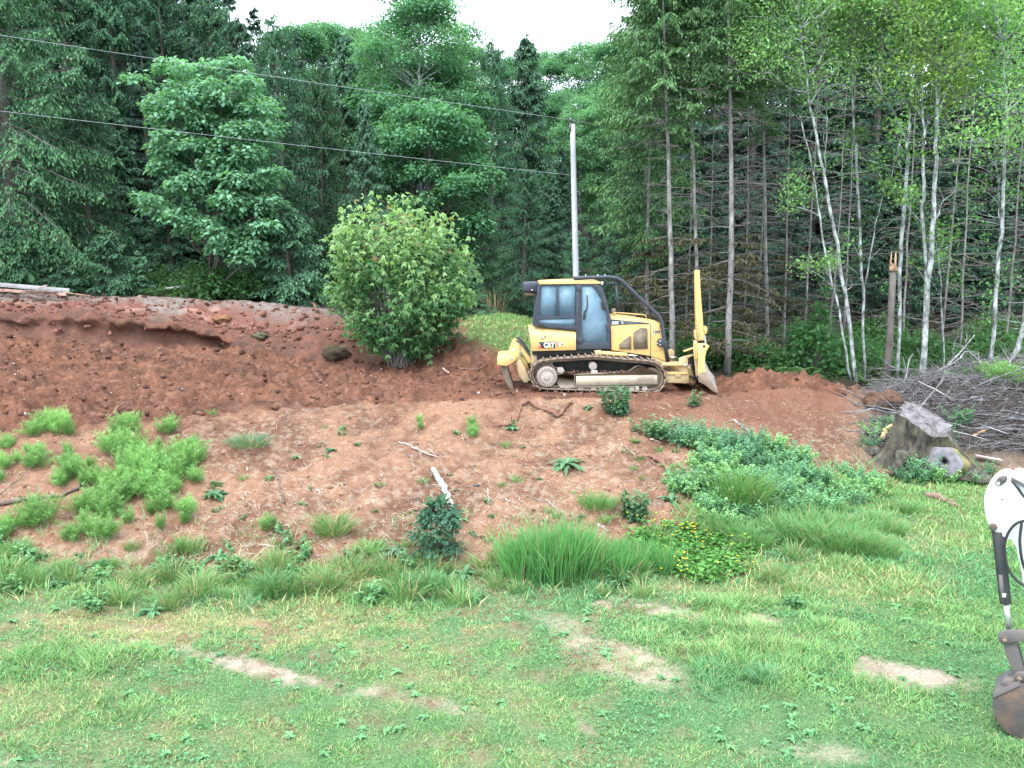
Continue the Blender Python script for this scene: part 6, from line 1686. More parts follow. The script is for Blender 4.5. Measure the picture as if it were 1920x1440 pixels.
for i, (px, py, s) in enumerate([(1450, 1000, 1), (1490, 1010, 1.1), (1530, 1020, 1.1), (1570, 1030, 1.1), (1610, 1035, 1.0), (1640, 1040, .9), (1520, 990, 1), (1560, 1000, 1), (1600, 1005, .9), (1380, 1010, .9), (1350, 1000, .8), (1410, 1025, .9), (1440, 975, .9), (1480, 965, .9), (1670, 1000, .7), (1640, 985, .7), (1700, 960, .6), (1450, 930, .9), (1500, 945, .8), (1340, 985, .7), (1560, 960, .7),
                                 (20, 1075, .62), (50, 1090, .6), (30, 1040, .6), (120, 1070, .45), (200, 1065, .42), (250, 1095, .4), (-10, 1010, .7), (430, 1120, .4), (740, 1110, .5), (760, 1098, .5), (840, 1110, .55), (700, 1115, .5)]):
    put(tq[i % 2], ground_at(px, py), s, first=i < 2, label=_lq if px > 1200 else 'grass tussock in the rough strip where the bank meets the lawn on the left',
        group=_gq if px > 1200 else 'grass tussocks at the foot of the bank on the left')

# --- mixed growth in the rough strip where bank and lawn meet
rng = np.random.default_rng(497)
mx = [proto('mixed_weed', herb(498, 9, .26, .12, .09, col=(.085, .18, .085), tip=(.17, .32, .14), per=20), M_HERB, 'x', 'plant'),
      proto('mixed_weed', tuft(499, 130, .13, .34, .006, cols=((.09, .19, .07), (.18, .31, .11)), lean=.5, straw=.22), M_HERB, 'x', 'plant'),
      proto('mixed_weed', rosette(500, 15, .24, .032, col=(.085, .19, .09), upr=.8), M_HERB, 'x', 'plant'),
      proto('mixed_weed', tuft(496, 70, .16, .30, .005, cols=((.30, .26, .13), (.46, .40, .21)), lean=.9, straw=.8), M_HERB, 'x', 'plant')]
_mn = ('small leafy weed', 'loose grass tuft with dry blades', 'low rosette', 'tuft of dead straw coloured grass')
for i in range(150):
    px = rng.uniform(-20, 1000) if i < 125 else rng.uniform(1050, 1500)
    py = 1098 + rng.normal(-12, 26) + (0 if px < 1000 else -(px - 1000) * .10)
    k = i % 4 if i < 4 else rng.choice([0, 1, 1, 2, 3, 1]); _w = 'left end' if px < 350 else 'middle' if px < 700 else 'right end'
    put(mx[k], ground_at(px, py), rng.uniform(.55, 1.35), first=i < 4, label=f'{_mn[k]} at the {_w} of the bank foot', group=f'{_mn[k]}s at the {_w} of the bank foot')
# --- little scattered weeds on the bare bank
_gs = 'small weeds scattered on the bare bank'
_ls = 'tiny green weed sprouting from the bare earth bank'
sp = [proto('small_weed', rosette(491, 12, .15, .025, col=(.10, .20, .07), upr=.9), M_HERB, _ls, 'plant', _gs), proto('small_weed', tuft(492, 60, .06, .2, .005, lean=.6), M_HERB, _ls, 'plant', _gs), proto('small_weed', herb(493, 4, .2, .06, .06, per=12, col=(.10, .19, .09)), M_HERB, _ls, 'plant', _gs)]
rng = np.random.default_rng(495)
for i in range(85):
    px = rng.uniform(390, 1330); py = rng.uniform(775, 1075)
    _w = ('upper ' if py < 870 else 'middle ' if py < 970 else 'lower ') + ('left' if px < 680 else 'right' if px > 1000 else 'centre') + ' of the bare bank'
    put(sp[i % 3], ground_at(px, py), rng.uniform(.6, 1.5) * (.7 + .5 * (py > 980)), first=i < 3, label='tiny green weed sprouting on the ' + _w, group='small weeds on the ' + _w)
# --- broad leaved weeds in the lawn
_gb = 'broad leaved weeds in the lawn'
_lb = 'low broad leaved weed growing in the mown lawn'
bp_ = [proto('lawn_weed', rosette(501 + i, 12, .085, .015, col=(.115, .26, .11), tip=(.16, .32, .14), upr=.6), M_HERB, _lb, 'plant', _gb) for i in range(2)]
rng = np.random.default_rng(505)
LW = [(415, 1212), (625, 1225), (640, 1215), (960, 1255), (1240, 1275), (1265, 1278), (1560, 1300), (1590, 1315), (1530, 1290), (1860, 1285), (1840, 1270), (1085, 1100), (1430, 1145), (1395, 1152), (1465, 1150), (1680, 1140), (1870, 1160), (1350, 1390), (1240, 1350)]
for i in range(120):
    LW.append((rng.uniform(0, 1840), 1120 + 310 * rng.random()))
for i, (px, py) in enumerate(LW):
    _w = 'far' if py < 1190 else 'middle' if py < 1300 else 'near'; _v = 'left' if px < 640 else 'right' if px > 1280 else 'central'
    put(bp_[i % 2], ground_at(px, py) + np.array([0, 0, .01]), rng.uniform(.6, 1.25), first=i < 2, label=f'low broad leaved weed in the {_w} {_v} part of the lawn', group=f'lawn weeds in the {_w} {_v} part')

# --- ferns, shrubs at the forest edge
def fern(seed, n=20, L=.9):
    rng = np.random.default_rng(seed); mb = MB()
    for i in range(n):
        a = i * 2.39996 + rng.normal(0, .2); el = rng.uniform(.5, 1.2); l = L * rng.uniform(.7, 1.15)
        d = np.array([math.cos(a), math.sin(a), 0]); m = 20
        t = np.repeat(np.linspace(.12, 1, m), 2)
        P = d * (l * np.cos(el) * t)[:, None] * 1.3 + np.array([0, 0, 1.0]) * (l * (math.sin(el) * t - .75 * t ** 2.2))[:, None]
        sdv = np.array([-math.sin(a), math.cos(a), 0]) * np.where(np.arange(2 * m) % 2 == 0, 1, -1)[:, None]
        ln = .11 * np.sin(np.clip(t * 1.05, 0, 1) * PI * .9 + .25) * rng.uniform(.8, 1.2, 2 * m) + .015
        D = unit(sdv + d * .35 + np.array([0, 0, -.2])) * ln[:, None]
        kites(mb, P, D, np.tile(d * .018, (2 * m, 1)), np.array((.062, .12, .042)) * (1 + .6 * rng.random()) * rng.uniform(.8, 1.2, (2 * m, 1)))
    return mb
_gf = 'ferns at the forest edge'
def frond(seed, L=.9):
    rng = np.random.default_rng(seed); mb = MB(); m = 20; el = rng.uniform(.6, 1.1)
    t = np.repeat(np.linspace(.12, 1, m), 2); d = np.array([1.0, 0, 0])
    P = d * (L * np.cos(el) * t)[:, None] * 1.3 + np.array([0, 0, 1.0]) * (L * (math.sin(el) * t - .75 * t ** 2.2))[:, None]
    sdv = np.array([0, 1.0, 0]) * np.where(np.arange(2 * m) % 2 == 0, 1, -1)[:, None]
    ln = .11 * np.sin(np.clip(t * 1.05, 0, 1) * PI * .9 + .25) * rng.uniform(.8, 1.2, 2 * m) + .015
    D = unit(sdv + d * .35 + np.array([0, 0, -.2])) * ln[:, None]
    kites(mb, P, D, np.tile(d * .018, (2 * m, 1)), np.array((.075, .155, .055)) * (1 + .6 * rng.random()) * rng.uniform(.8, 1.2, (2 * m, 1)))
    tube(mb, np.concatenate([[[0, 0, 0.]], P[::8], P[-1:]]), [.006] * 6 + [.002], 3, col=(.10, .10, .04), cap=False)
    return mb.mesh('frond', M_HERB)
FROND = [frond(511 + i) for i in range(4)]
def fern_thing(seed):
    rng = np.random.default_rng(seed); t = thing('sword_fern', 'arching sword fern', 'fern')
    for i in range(16):
        o = bpy.data.objects.new('frond', FROND[i % 4]); COL.objects.link(o); o.parent = t
        o.rotation_euler = (0, rng.uniform(-.25, .3), i * 2.39996 + rng.normal(0, .2)); o.scale = (rng.uniform(.75, 1.15),) * 3
    return t
fp = [fern_thing(515), fern_thing(516)]
FERN = [(300, 33), (330, 33.2), (350, 32.8), (380, 33.3), (410, 33), (440, 33.4), (285, 33.6), (470, 33.3), (500, 33.6), (270, 33), (530, 33.4), (320, 34.2), (365, 34.4), (425, 34.5), (560, 33.8), (245, 34),
        (1400, 27.2), (1425, 27.6), (1450, 27.0), (1475, 27.4), (1500, 27.0), (1520, 26.8), (1545, 27.2), (1385, 28.2), (1570, 27), (1340, 28.8), (1410, 28.6), (1460, 28.6), (1535, 28.4), (1600, 27.4), (1300, 29.5), (1630, 26.8), (1690, 26.6), (1480, 29.6)]
for i, (px, Y) in enumerate(FERN):
    left = px < 900
    o = fp[i] if i < 2 else dup(fp[i % 2], (0, 0, 0))
    o.location = stand(px, Y); o.scale = (RNG.uniform(.8, 1.2),) * 3; o.rotation_euler = (0, 0, RNG.uniform(0, 6))
    o['label'] = 'arching sword fern under the dark trees behind the gravel slope' if left else 'arching sword fern on the forest floor ' + where(px)
    o['group'] = 'ferns behind the gravel slope' if left else 'ferns ' + where(px)
def bush(seed, n=34, R=.75, H=1.2, leaf=.12, col=(.055, .125, .05), tip=(.105, .21, .08)):
    rng = np.random.default_rng(seed); tr, cr = MB(), MB()
    for i in range(n):
        a = rng.uniform(0, 6.28); r = R * math.sqrt(rng.random()); z = H * (.25 + .75 * rng.random()) * math.sqrt(max(.1, 1 - (r / R) ** 2 * .7))
        e = np.array([r * math.cos(a), r * math.sin(a), z]); tube(tr, np.stack([np.array([0, 0, 0.]), e * np.array([.4, .4, .6]), e]), [.010, .007, .003], 3, cap=False)
        m = 30; P = e + rng.normal(0, .14, (m, 3)); D = unit(rng.normal(0, 1, (m, 3)) * np.array([1, 1, .35]) + np.array([0, 0, -.4])); ln = leaf * rng.uniform(.6, 1.25, m)
        W = unit(np.cross(D, rng.normal(0, .45, (m, 3)) + np.array([0, 0, 1]))) * (ln * .4)[:, None]; k = np.clip(rng.normal(.4, .3, m), 0, 1)[:, None]
        kites(cr, P, D * ln[:, None], W, np.array(col) * (1 - k) + np.array(tip) * k, bend=np.array([0, 0, -1]) * (ln * .2)[:, None])
    return tr, cr
_gb2 = 'leafy bushes under the bare trunks'
def bush_thing(seed, label, **kw):
    tr, cr = bush(seed, **kw); t = thing('leafy_bush', label, 'bush', group=_gb2); tr.build('stem', M_TWIG, t); cr.build('foliage', M_LEAF, t); return t
b0 = bush_thing(521, 'leafy green undergrowth bush at the forest edge right of the machine')
b1 = bush_thing(522, 'leafy green undergrowth bush at the forest edge right of the machine', R=.6, H=.8, leaf=.14)
BUSH = [(1285, 28.8, 1.0), (1310, 29.2, 1.1), (1340, 29.5, .9), (1385, 29, .8), (1440, 28.6, .9), (1470, 28.2, 1.0), (1420, 29.8, 1.0), (1500, 28.8, .8), (1365, 30, 1), (1325, 30.5, 1.2), (1560, 28.5, .8), (1600, 28.3, .8), (1650, 28, .7), (1690, 28.4, .8), (1580, 29.8, 1), (1405, 31, 1.1), (1270, 30.5, 1.3), (1640, 29.6, 1)]
for i, (px, Y, s) in enumerate(BUSH):
    o = (b0, b1)[i] if i < 2 else dup((b0, b1)[i % 2], (0, 0, 0))
    o.location = stand(px, Y); o.scale = (s,) * 3; o.rotation_euler = (0, 0, RNG.uniform(0, 6))
    o['label'] = 'low leafy bush along the forest edge ' + where(px); o['group'] = 'front bushes ' + where(px)
o = bush_thing(523, 'tall bright green broadleaf sapling bush left of the leaning alder trunks', R=.85, H=2.6, n=46, leaf=.16, col=(.05, .13, .05), tip=(.11, .24, .09))
o.location = stand(1540, 27.6); del o['group']
o = bush_thing(524, 'small leafy sapling standing on the brush pile near the right edge', R=.45, H=.9, n=22, leaf=.13, col=(.07, .16, .06), tip=(.14, .27, .10))
o.location = stand(1815, 22.6); del o['group']
# dead bracken and weeds at the back of the grass slope
single('dry_weed_stalks', tuft(531, 120, .5, .95, .006, cols=((.20, .16, .10), (.32, .27, .18)), lean=.25, straw=.6), 925, 585, 1.2, 'dry brown weed stalks at the top of the grass slope left of the cab')
# shaded undergrowth filling the forest floor behind the trunks on the right
rng = np.random.default_rng(525)
for i in range(70):
    px = rng.uniform(1260, 1990); Y = rng.uniform(28.5, 36)
    o = dup((b0, b1)[i % 2], stand(px, Y), rng.uniform(0, 6), rng.uniform(.7, 1.3), label='shaded undergrowth bush ' + where(px), group='undergrowth ' + where(px))
for i in range(26):
    px = rng.uniform(-80, 620); Y = rng.uniform(33.6, 36)
    o = dup((b0, b1)[i % 2], stand(px, Y), rng.uniform(0, 6), rng.uniform(.6, 1.1), label='shaded bush under the dark conifers behind the gravel slope', group='shaded bushes under the left conifers')

for i, (px, Y, s) in enumerate(((385, 32.7, 1.2), (425, 32.6, 1.3), (462, 32.8, 1.1))):
    dup((b0, b1)[i % 2], stand(px, Y), i * 1.3, s, label='shaded bush hiding the foot of the pale maple', group='bushes at the foot of the pale maple')
# ------------------------------------------------------------------ logs, roots, stump, brush pile, boards
def polyline_px(pts, lift=.03):
    """ground points under a list of photo pixels"""
    return np.array([ground_at(x, y) + np.array([0, 0, lift]) for x, y in pts])
def dense(P, n):
    t = np.linspace(0, 1, len(P)); tt = np.linspace(0, 1, n)
    return np.stack([np.interp(tt, t, P[:, k]) for k in range(3)], 1)
def stick(name, pts, r, label, cat='branch', mat=None, col=(1, 1, 1), wob=.015, lift=.02, k=6, seed=1, knobs=0, group=None):
    rng = np.random.default_rng(seed)
    P = dense(polyline_px(pts, lift), max(6, 4 * len(pts))); c = P[0].copy(); P = P - c
    P[1:-1] += rng.normal(0, wob, (len(P) - 2, 3))
    rr = np.interp(np.linspace(0, 1, len(P)), np.linspace(0, 1, len(r)) if hasattr(r, '__len__') else [0, 1], r if hasattr(r, '__len__') else [r, r * .5])
    mb = MB(); tube(mb, P, rr * rng.uniform(.85, 1.15, len(P)), k, col=col)
    for _ in range(knobs):
        i = rng.integers(1, len(P)); d = unit(rng.normal(0, 1, 3) + np.array([0, 0, .5])); L = rng.uniform(.08, .25)
        tube(mb, np.stack([P[i], P[i] + d * L * .6, P[i] + d * L + rng.normal(0, .02, 3)]), [rr[i] * .5, rr[i] * .35, .004], 4, col=col)
    o = mb.build(name, mat or M_WOOD, smooth=True); o.location = c
    return tag(o, label, cat, group)
M_ROOT = solid_mat('soil_stained_root', [(.3, (.10, .045, .03)), (.7, (.22, .11, .075))], 8, .95, .6, 30)
M_BIRCH = solid_mat('white_birch_bark', [(.40, (.16, .13, .11)), (.52, (.40, .37, .33)), (.7, (.55, .52, .48))], 7, .85, .3, 40)
stick('root_branch', [(925, 803), (955, 800), (970, 790), (978, 765), (992, 757), (1010, 768), (1030, 778), (1048, 785), (1058, 770), (1073, 756)], [.022, .03, .035, .03, .035, .045, .045, .04, .045, .025], 'twisted dark red brown root lying on the upper bank below the tracks', 'root', M_ROOT, lift=.06, knobs=5, seed=3)
stick('birch_log', [(812, 884), (828, 912), (840, 935), (846, 958), (858, 985)], [.055, .058, .055, .05, .045], 'peeling white birch log lying down the bank behind the conifer seedling', 'log', M_BIRCH, lift=.04, wob=.012, k=9, seed=4)
stick('dead_branch', [(748, 832), (772, 840), (790, 850), (822, 862)], [.018, .024, .02, .01], 'grey forked dead branch on the middle of the bank above the birch log', lift=.03, col=(1.3, 1.25, 1.2), knobs=4, seed=5)
stick('dead_branch', [(510, 882), (522, 900), (528, 925), (533, 948)], [.012, .018, .02, .018], 'dark stick with a pale broken end pointing down the left of the bank', col=(.5, .45, .45), seed=6)
stick('fallen_branch', [(-20, 952), (60, 942), (120, 932), (150, 918), (165, 905)], [.045, .042, .035, .03, .018], 'long dark fallen branch at the left edge between horsetail clumps', lift=.05, col=(.55, .48, .45), knobs=3, seed=7)
stick('fallen_branch', [(0, 938), (40, 905), (88, 865)], [.014, .012, .006], 'thin bare branch rising across the soil at the left edge', lift=.10, col=(.55, .48, .45), seed=8)
stick('dead_branch', [(1165, 832), (1180, 850), (1192, 858), (1215, 862)], [.012, .015, .014, .008], 'thin pale bent branch on the right middle of the bank', col=(1.3, 1.2, 1.1), seed=9)
stick('root_branch', [(1195, 862), (1225, 860), (1240, 870), (1252, 888), (1262, 892)], [.04, .05, .045, .035, .02], 'knotty brown root beside the mossy clump at the left edge of the weed patch', 'root', M_ROOT, lift=.05, knobs=4, seed=10)
stick('grey_stick', [(1225, 794), (1245, 803), (1263, 810)], [.03, .032, .028], 'short straight grey stick on the upper bank beside the low green weed', col=(1.3, 1.3, 1.35), seed=11)
stick('grey_stick', [(1375, 790), (1395, 805), (1420, 820)], [.03, .035, .03], 'weathered grey stick lying just above the weed patch', col=(1.1, 1.05, 1.1), seed=12)
stick('torn_bark', [(1218, 825), (1240, 832)], [.03, .02], 'pale scrap of torn bark below the low green weed', 'bark', col=(1.7, 1.5, 1.4), seed=13)
stick('forked_twig', [(914, 920), (917, 945)], [.012, .016], 'short upright pale forked twig right of the plastic scrap', col=(1.6, 1.5, 1.4), knobs=3, lift=.04, seed=14)
stick('dead_branch', [(805, 920), (795, 905), (775, 870), (765, 850)], [.008, .010, .010, .006], 'thin brown branch lying uphill left of the birch log', knobs=4, seed=15)
stick('root_branch', [(205, 792), (222, 770), (240, 758)], [.025, .03, .012], 'dark root sticking out of the dug soil at the lip on the left', 'root', M_ROOT, lift=.06, knobs=4, seed=16)
stick('splintered_wood', [(248, 800), (250, 822), (246, 838)], [.03, .045, .03], 'pale splintered piece of wood standing among the horsetail on the lip', 'wood', col=(2.2, 1.8, 1.4), lift=.10, seed=17)
stick('root_branch', [(575, 572), (590, 578), (594, 590)], [.05, .055, .04], 'curved brown root end on top of the slope left of the leafy shrub', 'root', M_ROOT, lift=.12, knobs=2, seed=18)
stick('dead_branch', [(850, 690), (890, 697), (915, 690)], [.016, .014, .008], 'thin root trailing out of the red soil heap right of the shrub', col=(.9, .7, .6), seed=19)
stick('pale_stick', [(830, 694), (842, 702)], [.025, .018], 'small pale stick in the soil below the leafy shrub', col=(2.0, 1.8, 1.6), seed=20)
stick('dead_branch', [(1050, 960), (1020, 942), (975, 930)], [.010, .010, .006], 'thin dark twig on the soil above the tall grass clump', seed=22)
stick('dead_branch', [(1120, 985), (1142, 1000)], [.03, .025], 'short brown branch stub above the tall grass clump', seed=23)
_gt2 = 'twigs littering the bank'
rng = np.random.default_rng(600)
for i in range(130):
    px, py = rng.uniform(430, 1420), rng.uniform(775, 1060)
    if py > 990 - (px - 1000) * .25 and px > 1000: continue
    a = rng.normal(.75, .6); L = rng.uniform(8, 32)
    stick('twig', [(px, py), (px + L * .5 * math.cos(a), py + L * .5 * math.sin(a) * .7), (px + L * math.cos(a), py + L * math.sin(a) * .7)], rng.uniform(.004, .013), 'small twig lying on the bare earth bank', 'twig', col=np.array((1, .95, .9)) * rng.choice([.5, .9, 1.5, 1.8]), seed=700 + i, k=4, wob=.012, group=_gt2)
# clumps of dug sod and dark lumps on the terrace
def lump(name, px, py, r, label, cat, col, mat=None, seed=0, flat=.75, lift=.3, sub=3, noise=.35):
    bm = bmesh.new(); bmesh.ops.create_icosphere(bm, subdivisions=sub, radius=1)
    V = np.array([v.co[:] for v in bm.verts]); T = np.array([[v.index for v in f.verts] for f in bm.faces]); bm.free()
    n = fbm(V[:, 0] * 1.7 + seed * 3.1 + V[:, 2], V[:, 1] * 1.7 + V[:, 2] * 1.3, 800 + seed, 4) - .5
    n2 = fbm(V[:, 0] * 5 + V[:, 2] * 3, V[:, 1] * 5 - V[:, 2] * 3, 820 + seed, 3) - .5
    V = V * (1 + n * noise * 2 + n2 * noise * .7)[:, None] * np.array(r if hasattr(r, '__len__') else (r, r, r * flat))
    mb = MB(); mb.add(V, tris=T, col=np.array(col) * (.8 + .5 * (n2 + .5))[:, None])
    o = mb.build(name, mat or GROUND_MAT, smooth=True)
    rz_ = (r[2] if hasattr(r, '__len__') else r * flat)
    o.location = ground_at(px, py) + np.array([0, 0, rz_ * lift]); return tag(o, label, cat)
lump('soil_lump', 630, 668, (.42, .35, .22), 'dark dug up sod with grass on top, left of the leafy shrub', 'soil', (.06, .044, .03), seed=1, noise=.7, lift=.1)
single('sod_grass', tuft(541, 160, .3, .22, .009, cols=((.10, .15, .06), (.16, .20, .09)), lean=.8), 630, 656, 1.0, 'flattened grass growing on the dark dug up sod', 'grass')
lump('soil_lump', 490, 632, (.26, .2, .13), 'small mossy sod on the red slope', 'soil', (.085, .08, .05), seed=2, noise=.7, lift=.1)
lump('soil_lump', 415, 600, (.34, .25, .14), 'orange brown lump of earth on top of the cut', 'soil', (.20, .10, .055), seed=3, noise=.7, lift=.1)
lump('plastic_scrap', 893, 912, (.07, .05, .03), 'small black plastic scrap on the middle of the bank', 'litter', (.02, .02, .028), seed=4, mat=solid_mat('black_plastic', [(0, (.02, .02, .03)), (1, (.04, .04, .06))], 4, .35))
lump('earth_ball', 1655, 766, (.40, .38, .30), 'brown ball of earth and roots behind the stump at the end of the bank', 'soil', (.105, .06, .042), seed=5, lift=.45, noise=.7, sub=4)
lump('stone', 985, 650 + 65, .14, 'grey stone in the soil behind the ripper', 'stone', (.2, .17, .15), seed=6)

# --- the big stump
M_STUMP = solid_mat('rotting_mossy_bark', [(.30, (.018, .015, .014)), (.45, (.052, .042, .036)), (.56, (.075, .066, .042)), (.74, (.125, .108, .10))], 7, .95, 1.0, 30, stretch=(1, 1, .45))
M_CUT = solid_mat('weathered_cut_wood', [(.33, (.05, .042, .04)), (.5, (.115, .10, .10)), (.72, (.21, .19, .20))], 6, .85, .5, 18, stretch=(1, 1, 1))
def lobed(theta, seed): return 1 + .22 * np.cos(3 * theta + seed) + .13 * np.cos(5 * theta + 1.7 * seed) + .07 * np.cos(9 * theta + seed * .6)
sb = ground_at(1728, 872); K = 120; th = np.arange(K) * 2 * PI / K
t = thing('tree_stump', 'huge old mossy stump with a tilted grey cut top in front of the brush pile', 'stump', sb)
mb = MB(); rows = []; rng = np.random.default_rng(611)
topC = np.array([.02, .10, 1.34]); Rtop = .62
for j, f in enumerate(np.linspace(0, 1, 15)):
    flare = 1 + 1.05 * (1 - f) ** 2.6
    rad = Rtop * .96 * flare * (1 + (lobed(th, 2.0) - 1) * (1.5 * (1 - f) + .35))
    rad = rad * (1 + .20 * (fbm(th * 3.5, np.full(K, f * 2.2), 613, 4) - .5) * 2 + .13 * (np.abs(np.sin(th * 9 + 3 * fbm(th * 2, np.full(K, f * 3), 614, 2))) - .5))
    c = np.array([.0, .25, -.25]) * (1 - f) + topC * f
    z = c[2] + f ** 2.2 * (.34 * np.sin(th) - .15 * np.cos(th) + .05 * np.cos(2 * th) + .05 * np.cos(3 * th + 1))
    rows.append(np.stack([c[0] + rad * np.cos(th), c[1] + rad * np.sin(th) * .9, z], 1))
V = np.concatenate(rows); q = []
for j in range(14):
    for k in range(K): q.append((j * K + k, j * K + (k + 1) % K, (j + 1) * K + (k + 1) % K, (j + 1) * K + k))
mb.add(V, quads=q); mb.build('bark', M_STUMP, t, smooth=True)
cf = MB(); rim = rows[-1]; cen = rim.mean(0); rr = [rim + np.array([0, 0, .002])] + [cen + (rim - cen) * s + np.array([0, 0, dz]) + np.stack([np.zeros(K), np.zeros(K), .20 * (fbm(rim[:, 0] * 4 * s + 9, rim[:, 1] * 4 * s, 615, 3) - .5)], 1) for s, dz in ((.93, .02), (.72, .0), (.5, -.04), (.28, -.03), (.08, -.07))]
V = np.concatenate(rr); q = []
for j in range(5):
    for k in range(K): q.append((j * K + k, j * K + (k + 1) % K, (j + 1) * K + (k + 1) % K, (j + 1) * K + k))
cf.add(V, quads=q, tris=[(5 * K, 5 * K + k, 5 * K + k + 1) for k in range(1, K - 1)]); cf.build('cut_top', M_CUT, t)
for i, (a, L) in enumerate(((-2.6, .45),)):
    rm = MB(); d = np.array([math.cos(a), math.sin(a), 0]); P = np.array([d * .80 + np.array([0, .1, .42]), d * .95 + np.array([0, 0, .16]), d * (1.0 + L * .3) + np.array([0, 0, .05]), d * (1 + L) + np.array([.1, 0, -.12])])
    tube(rm, dense(P, 9), np.linspace(.15, .05, 9) * (1 + .2 * rng.random(9)), 8); rm.build('root', M_STUMP, t, smooth=True)
t.scale = (.88, .88, .80)
# --- mossy log with a grey sawn end
lb = ground_at(1768, 893); t = thing('mossy_log', 'short mossy log with a grey sawn end and a dark hollow heart, below the stump', 'log', lb)
ax = unit(np.array([.62, .55, -.22])); u = unit(np.cross(ax, [0, 0, 1.0])); v = np.cross(u, ax); K2 = 28; th2 = np.arange(K2) * 2 * PI / K2; rl = .36 * (1 + .12 * np.cos(2 * th2 + .5) + .07 * np.cos(5 * th2))
ringp = lambda c, s: c + (np.cos(th2) * rl * s)[:, None] * u + (np.sin(th2) * rl * s)[:, None] * v
c0 = np.array([-.12, -.22, .40]); mb = MB(); rings = [ringp(c0 + ax * d, s) for d, s in ((0, 1), (.25, 1.03), (.6, .98), (.95, .92), (1.1, .6), (1.12, .05))]
V = np.concatenate(rings); q = [(j * K2 + k, (j + 1) * K2 + k, (j + 1) * K2 + (k + 1) % K2, j * K2 + (k + 1) % K2) for j in range(5) for k in range(K2)]
mb.add(V, quads=q); M_MOSS = solid_mat('moss_and_rust_bark', [(.3, (.06, .05, .03)), (.5, (.14, .14, .045)), (.7, (.26, .19, .08))], 5, .95, .9, 24)
mb.build('bark', M_MOSS, t, smooth=True)
ce = MB(); rings = [ringp(c0 - ax * .004, 1.0), ringp(c0 - ax * .02, .8), ringp(c0 - ax * .015, .4), ringp(c0 + ax * .0, .16), ringp(c0 + ax * .12, .10), ringp(c0 + ax * .13, .01)]
V = np.concatenate(rings); q = [(j * K2 + k, j * K2 + (k + 1) % K2, (j + 1) * K2 + (k + 1) % K2, (j + 1) * K2 + k) for j in range(5) for k in range(K2)]
cc = np.ones((len(V), 3)); cc[3 * K2:] = .12
M_CUT2 = solid_mat('grey_sawn_end', [(.3, (.10, .09, .098)), (.7, (.22, .20, .22))], 9, .85, .4, 26, use_col=True)
ce.add(V, quads=q, col=cc); ce.build('sawn_end', M_CUT2, t)
lump('wood_chunk', 1637, 852, (.20, .16, .13), 'small grey broken log end at the left foot of the big stump', 'log', (.28, .26, .27), seed=7, mat=M_STUMP)
stick('splintered_wood', [(1652, 838), (1662, 820), (1672, 812)], [.06, .05, .02], 'yellowish splintered wood against the left side of the stump', 'wood', col=(2.4, 1.9, 1.1), lift=.2, knobs=4, seed=24)
stick('sawn_stake', [(1823, 838), (1855, 822), (1886, 810)], [.030, .030, .026], 'clean yellow split stake lying on the brush right of the stump', 'wood', col=(2.6, 2.0, 1.1), lift=.25, wob=.004, seed=25)
bd = MB(); p0 = ground_at(1852, 866); box(bd, (-.28, -.09, 0), (.28, .09, .03), M=Matrix.Rotation(.15, 4, 'Y') @ Matrix.Rotation(-.2, 4, 'Z'), col=(1.9, 1.9, 2.1))
o = bd.build('grey_board', M_WOOD); o.location = p0 + np.array([0, 0, .08]); tag(o, 'short pale grey board right of the mossy log', 'board')
stick('rotten_log', [(1735, 930), (1765, 938), (1795, 952)], [.06, .08, .05], 'flat dark rotten log in the grass below the mossy log', 'log', col=(.8, .6, .55), lift=.03, seed=26)
# --- brush pile
mound = np.array([stand(1840, 23.2)])
rng = np.random.default_rng(620)
def pile_h(px):   # height of the heap above the ground seen along the photo columns
    return np.interp(px, [1640, 1700, 1760, 1830, 1900, 1980, 2080], [.10, .40, .70, .9, 1.0, .9, .5])
pm = MB(); px_ = np.linspace(1660, 2150, 60); Yp = np.linspace(19.5, 25.4, 48)
PX, PY = np.meshgrid(px_, Yp); Xp = np.array([[ray(a, 740)[0] for a in px_]]) * PY
base = ground_fn(Xp, PY)[0]; prof = np.sin(np.clip((PY - 19.5) / 5.9, 0, 1) * PI) ** .8 * np.clip((PX - 1660) / 60, 0, 1)
Hp = base - .10 + prof * pile_h(PX) * (.55 + .9 * fbm(Xp * 1.4, PY * 1.4, 625, 4)) + .12 * (fbm(Xp * 5, PY * 5, 626, 3) - .5)
idx = np.arange(Hp.size).reshape(Hp.shape); q = np.stack([idx[:-1, :-1], idx[:-1, 1:], idx[1:, 1:], idx[1:, :-1]], -1).reshape(-1, 4)
cpile = np.array((.038, .030, .025)) * (.6 + .9 * fbm(Xp * 3, PY * 3, 627, 3))[..., None]
pm.add(np.stack([Xp, PY, Hp], -1).reshape(-1, 3), quads=q, col=cpile.reshape(-1, 3))
tag(pm.build('brush_pile_soil', GROUND_MAT, smooth=True), kind='stuff')
from math import floor
def pile_at(px, Y):
    x = ray(px, 740)[0] * Y; i = int(np.clip((Y - 19.5) / 5.9 * 47, 0, 47)); j = int(np.clip((px - 1660) / 490 * 59, 0, 59))
    return np.array([x, Y, max(Hp[i, j], gz(x, Y))])
_gp = 'bare branches of the brush pile'
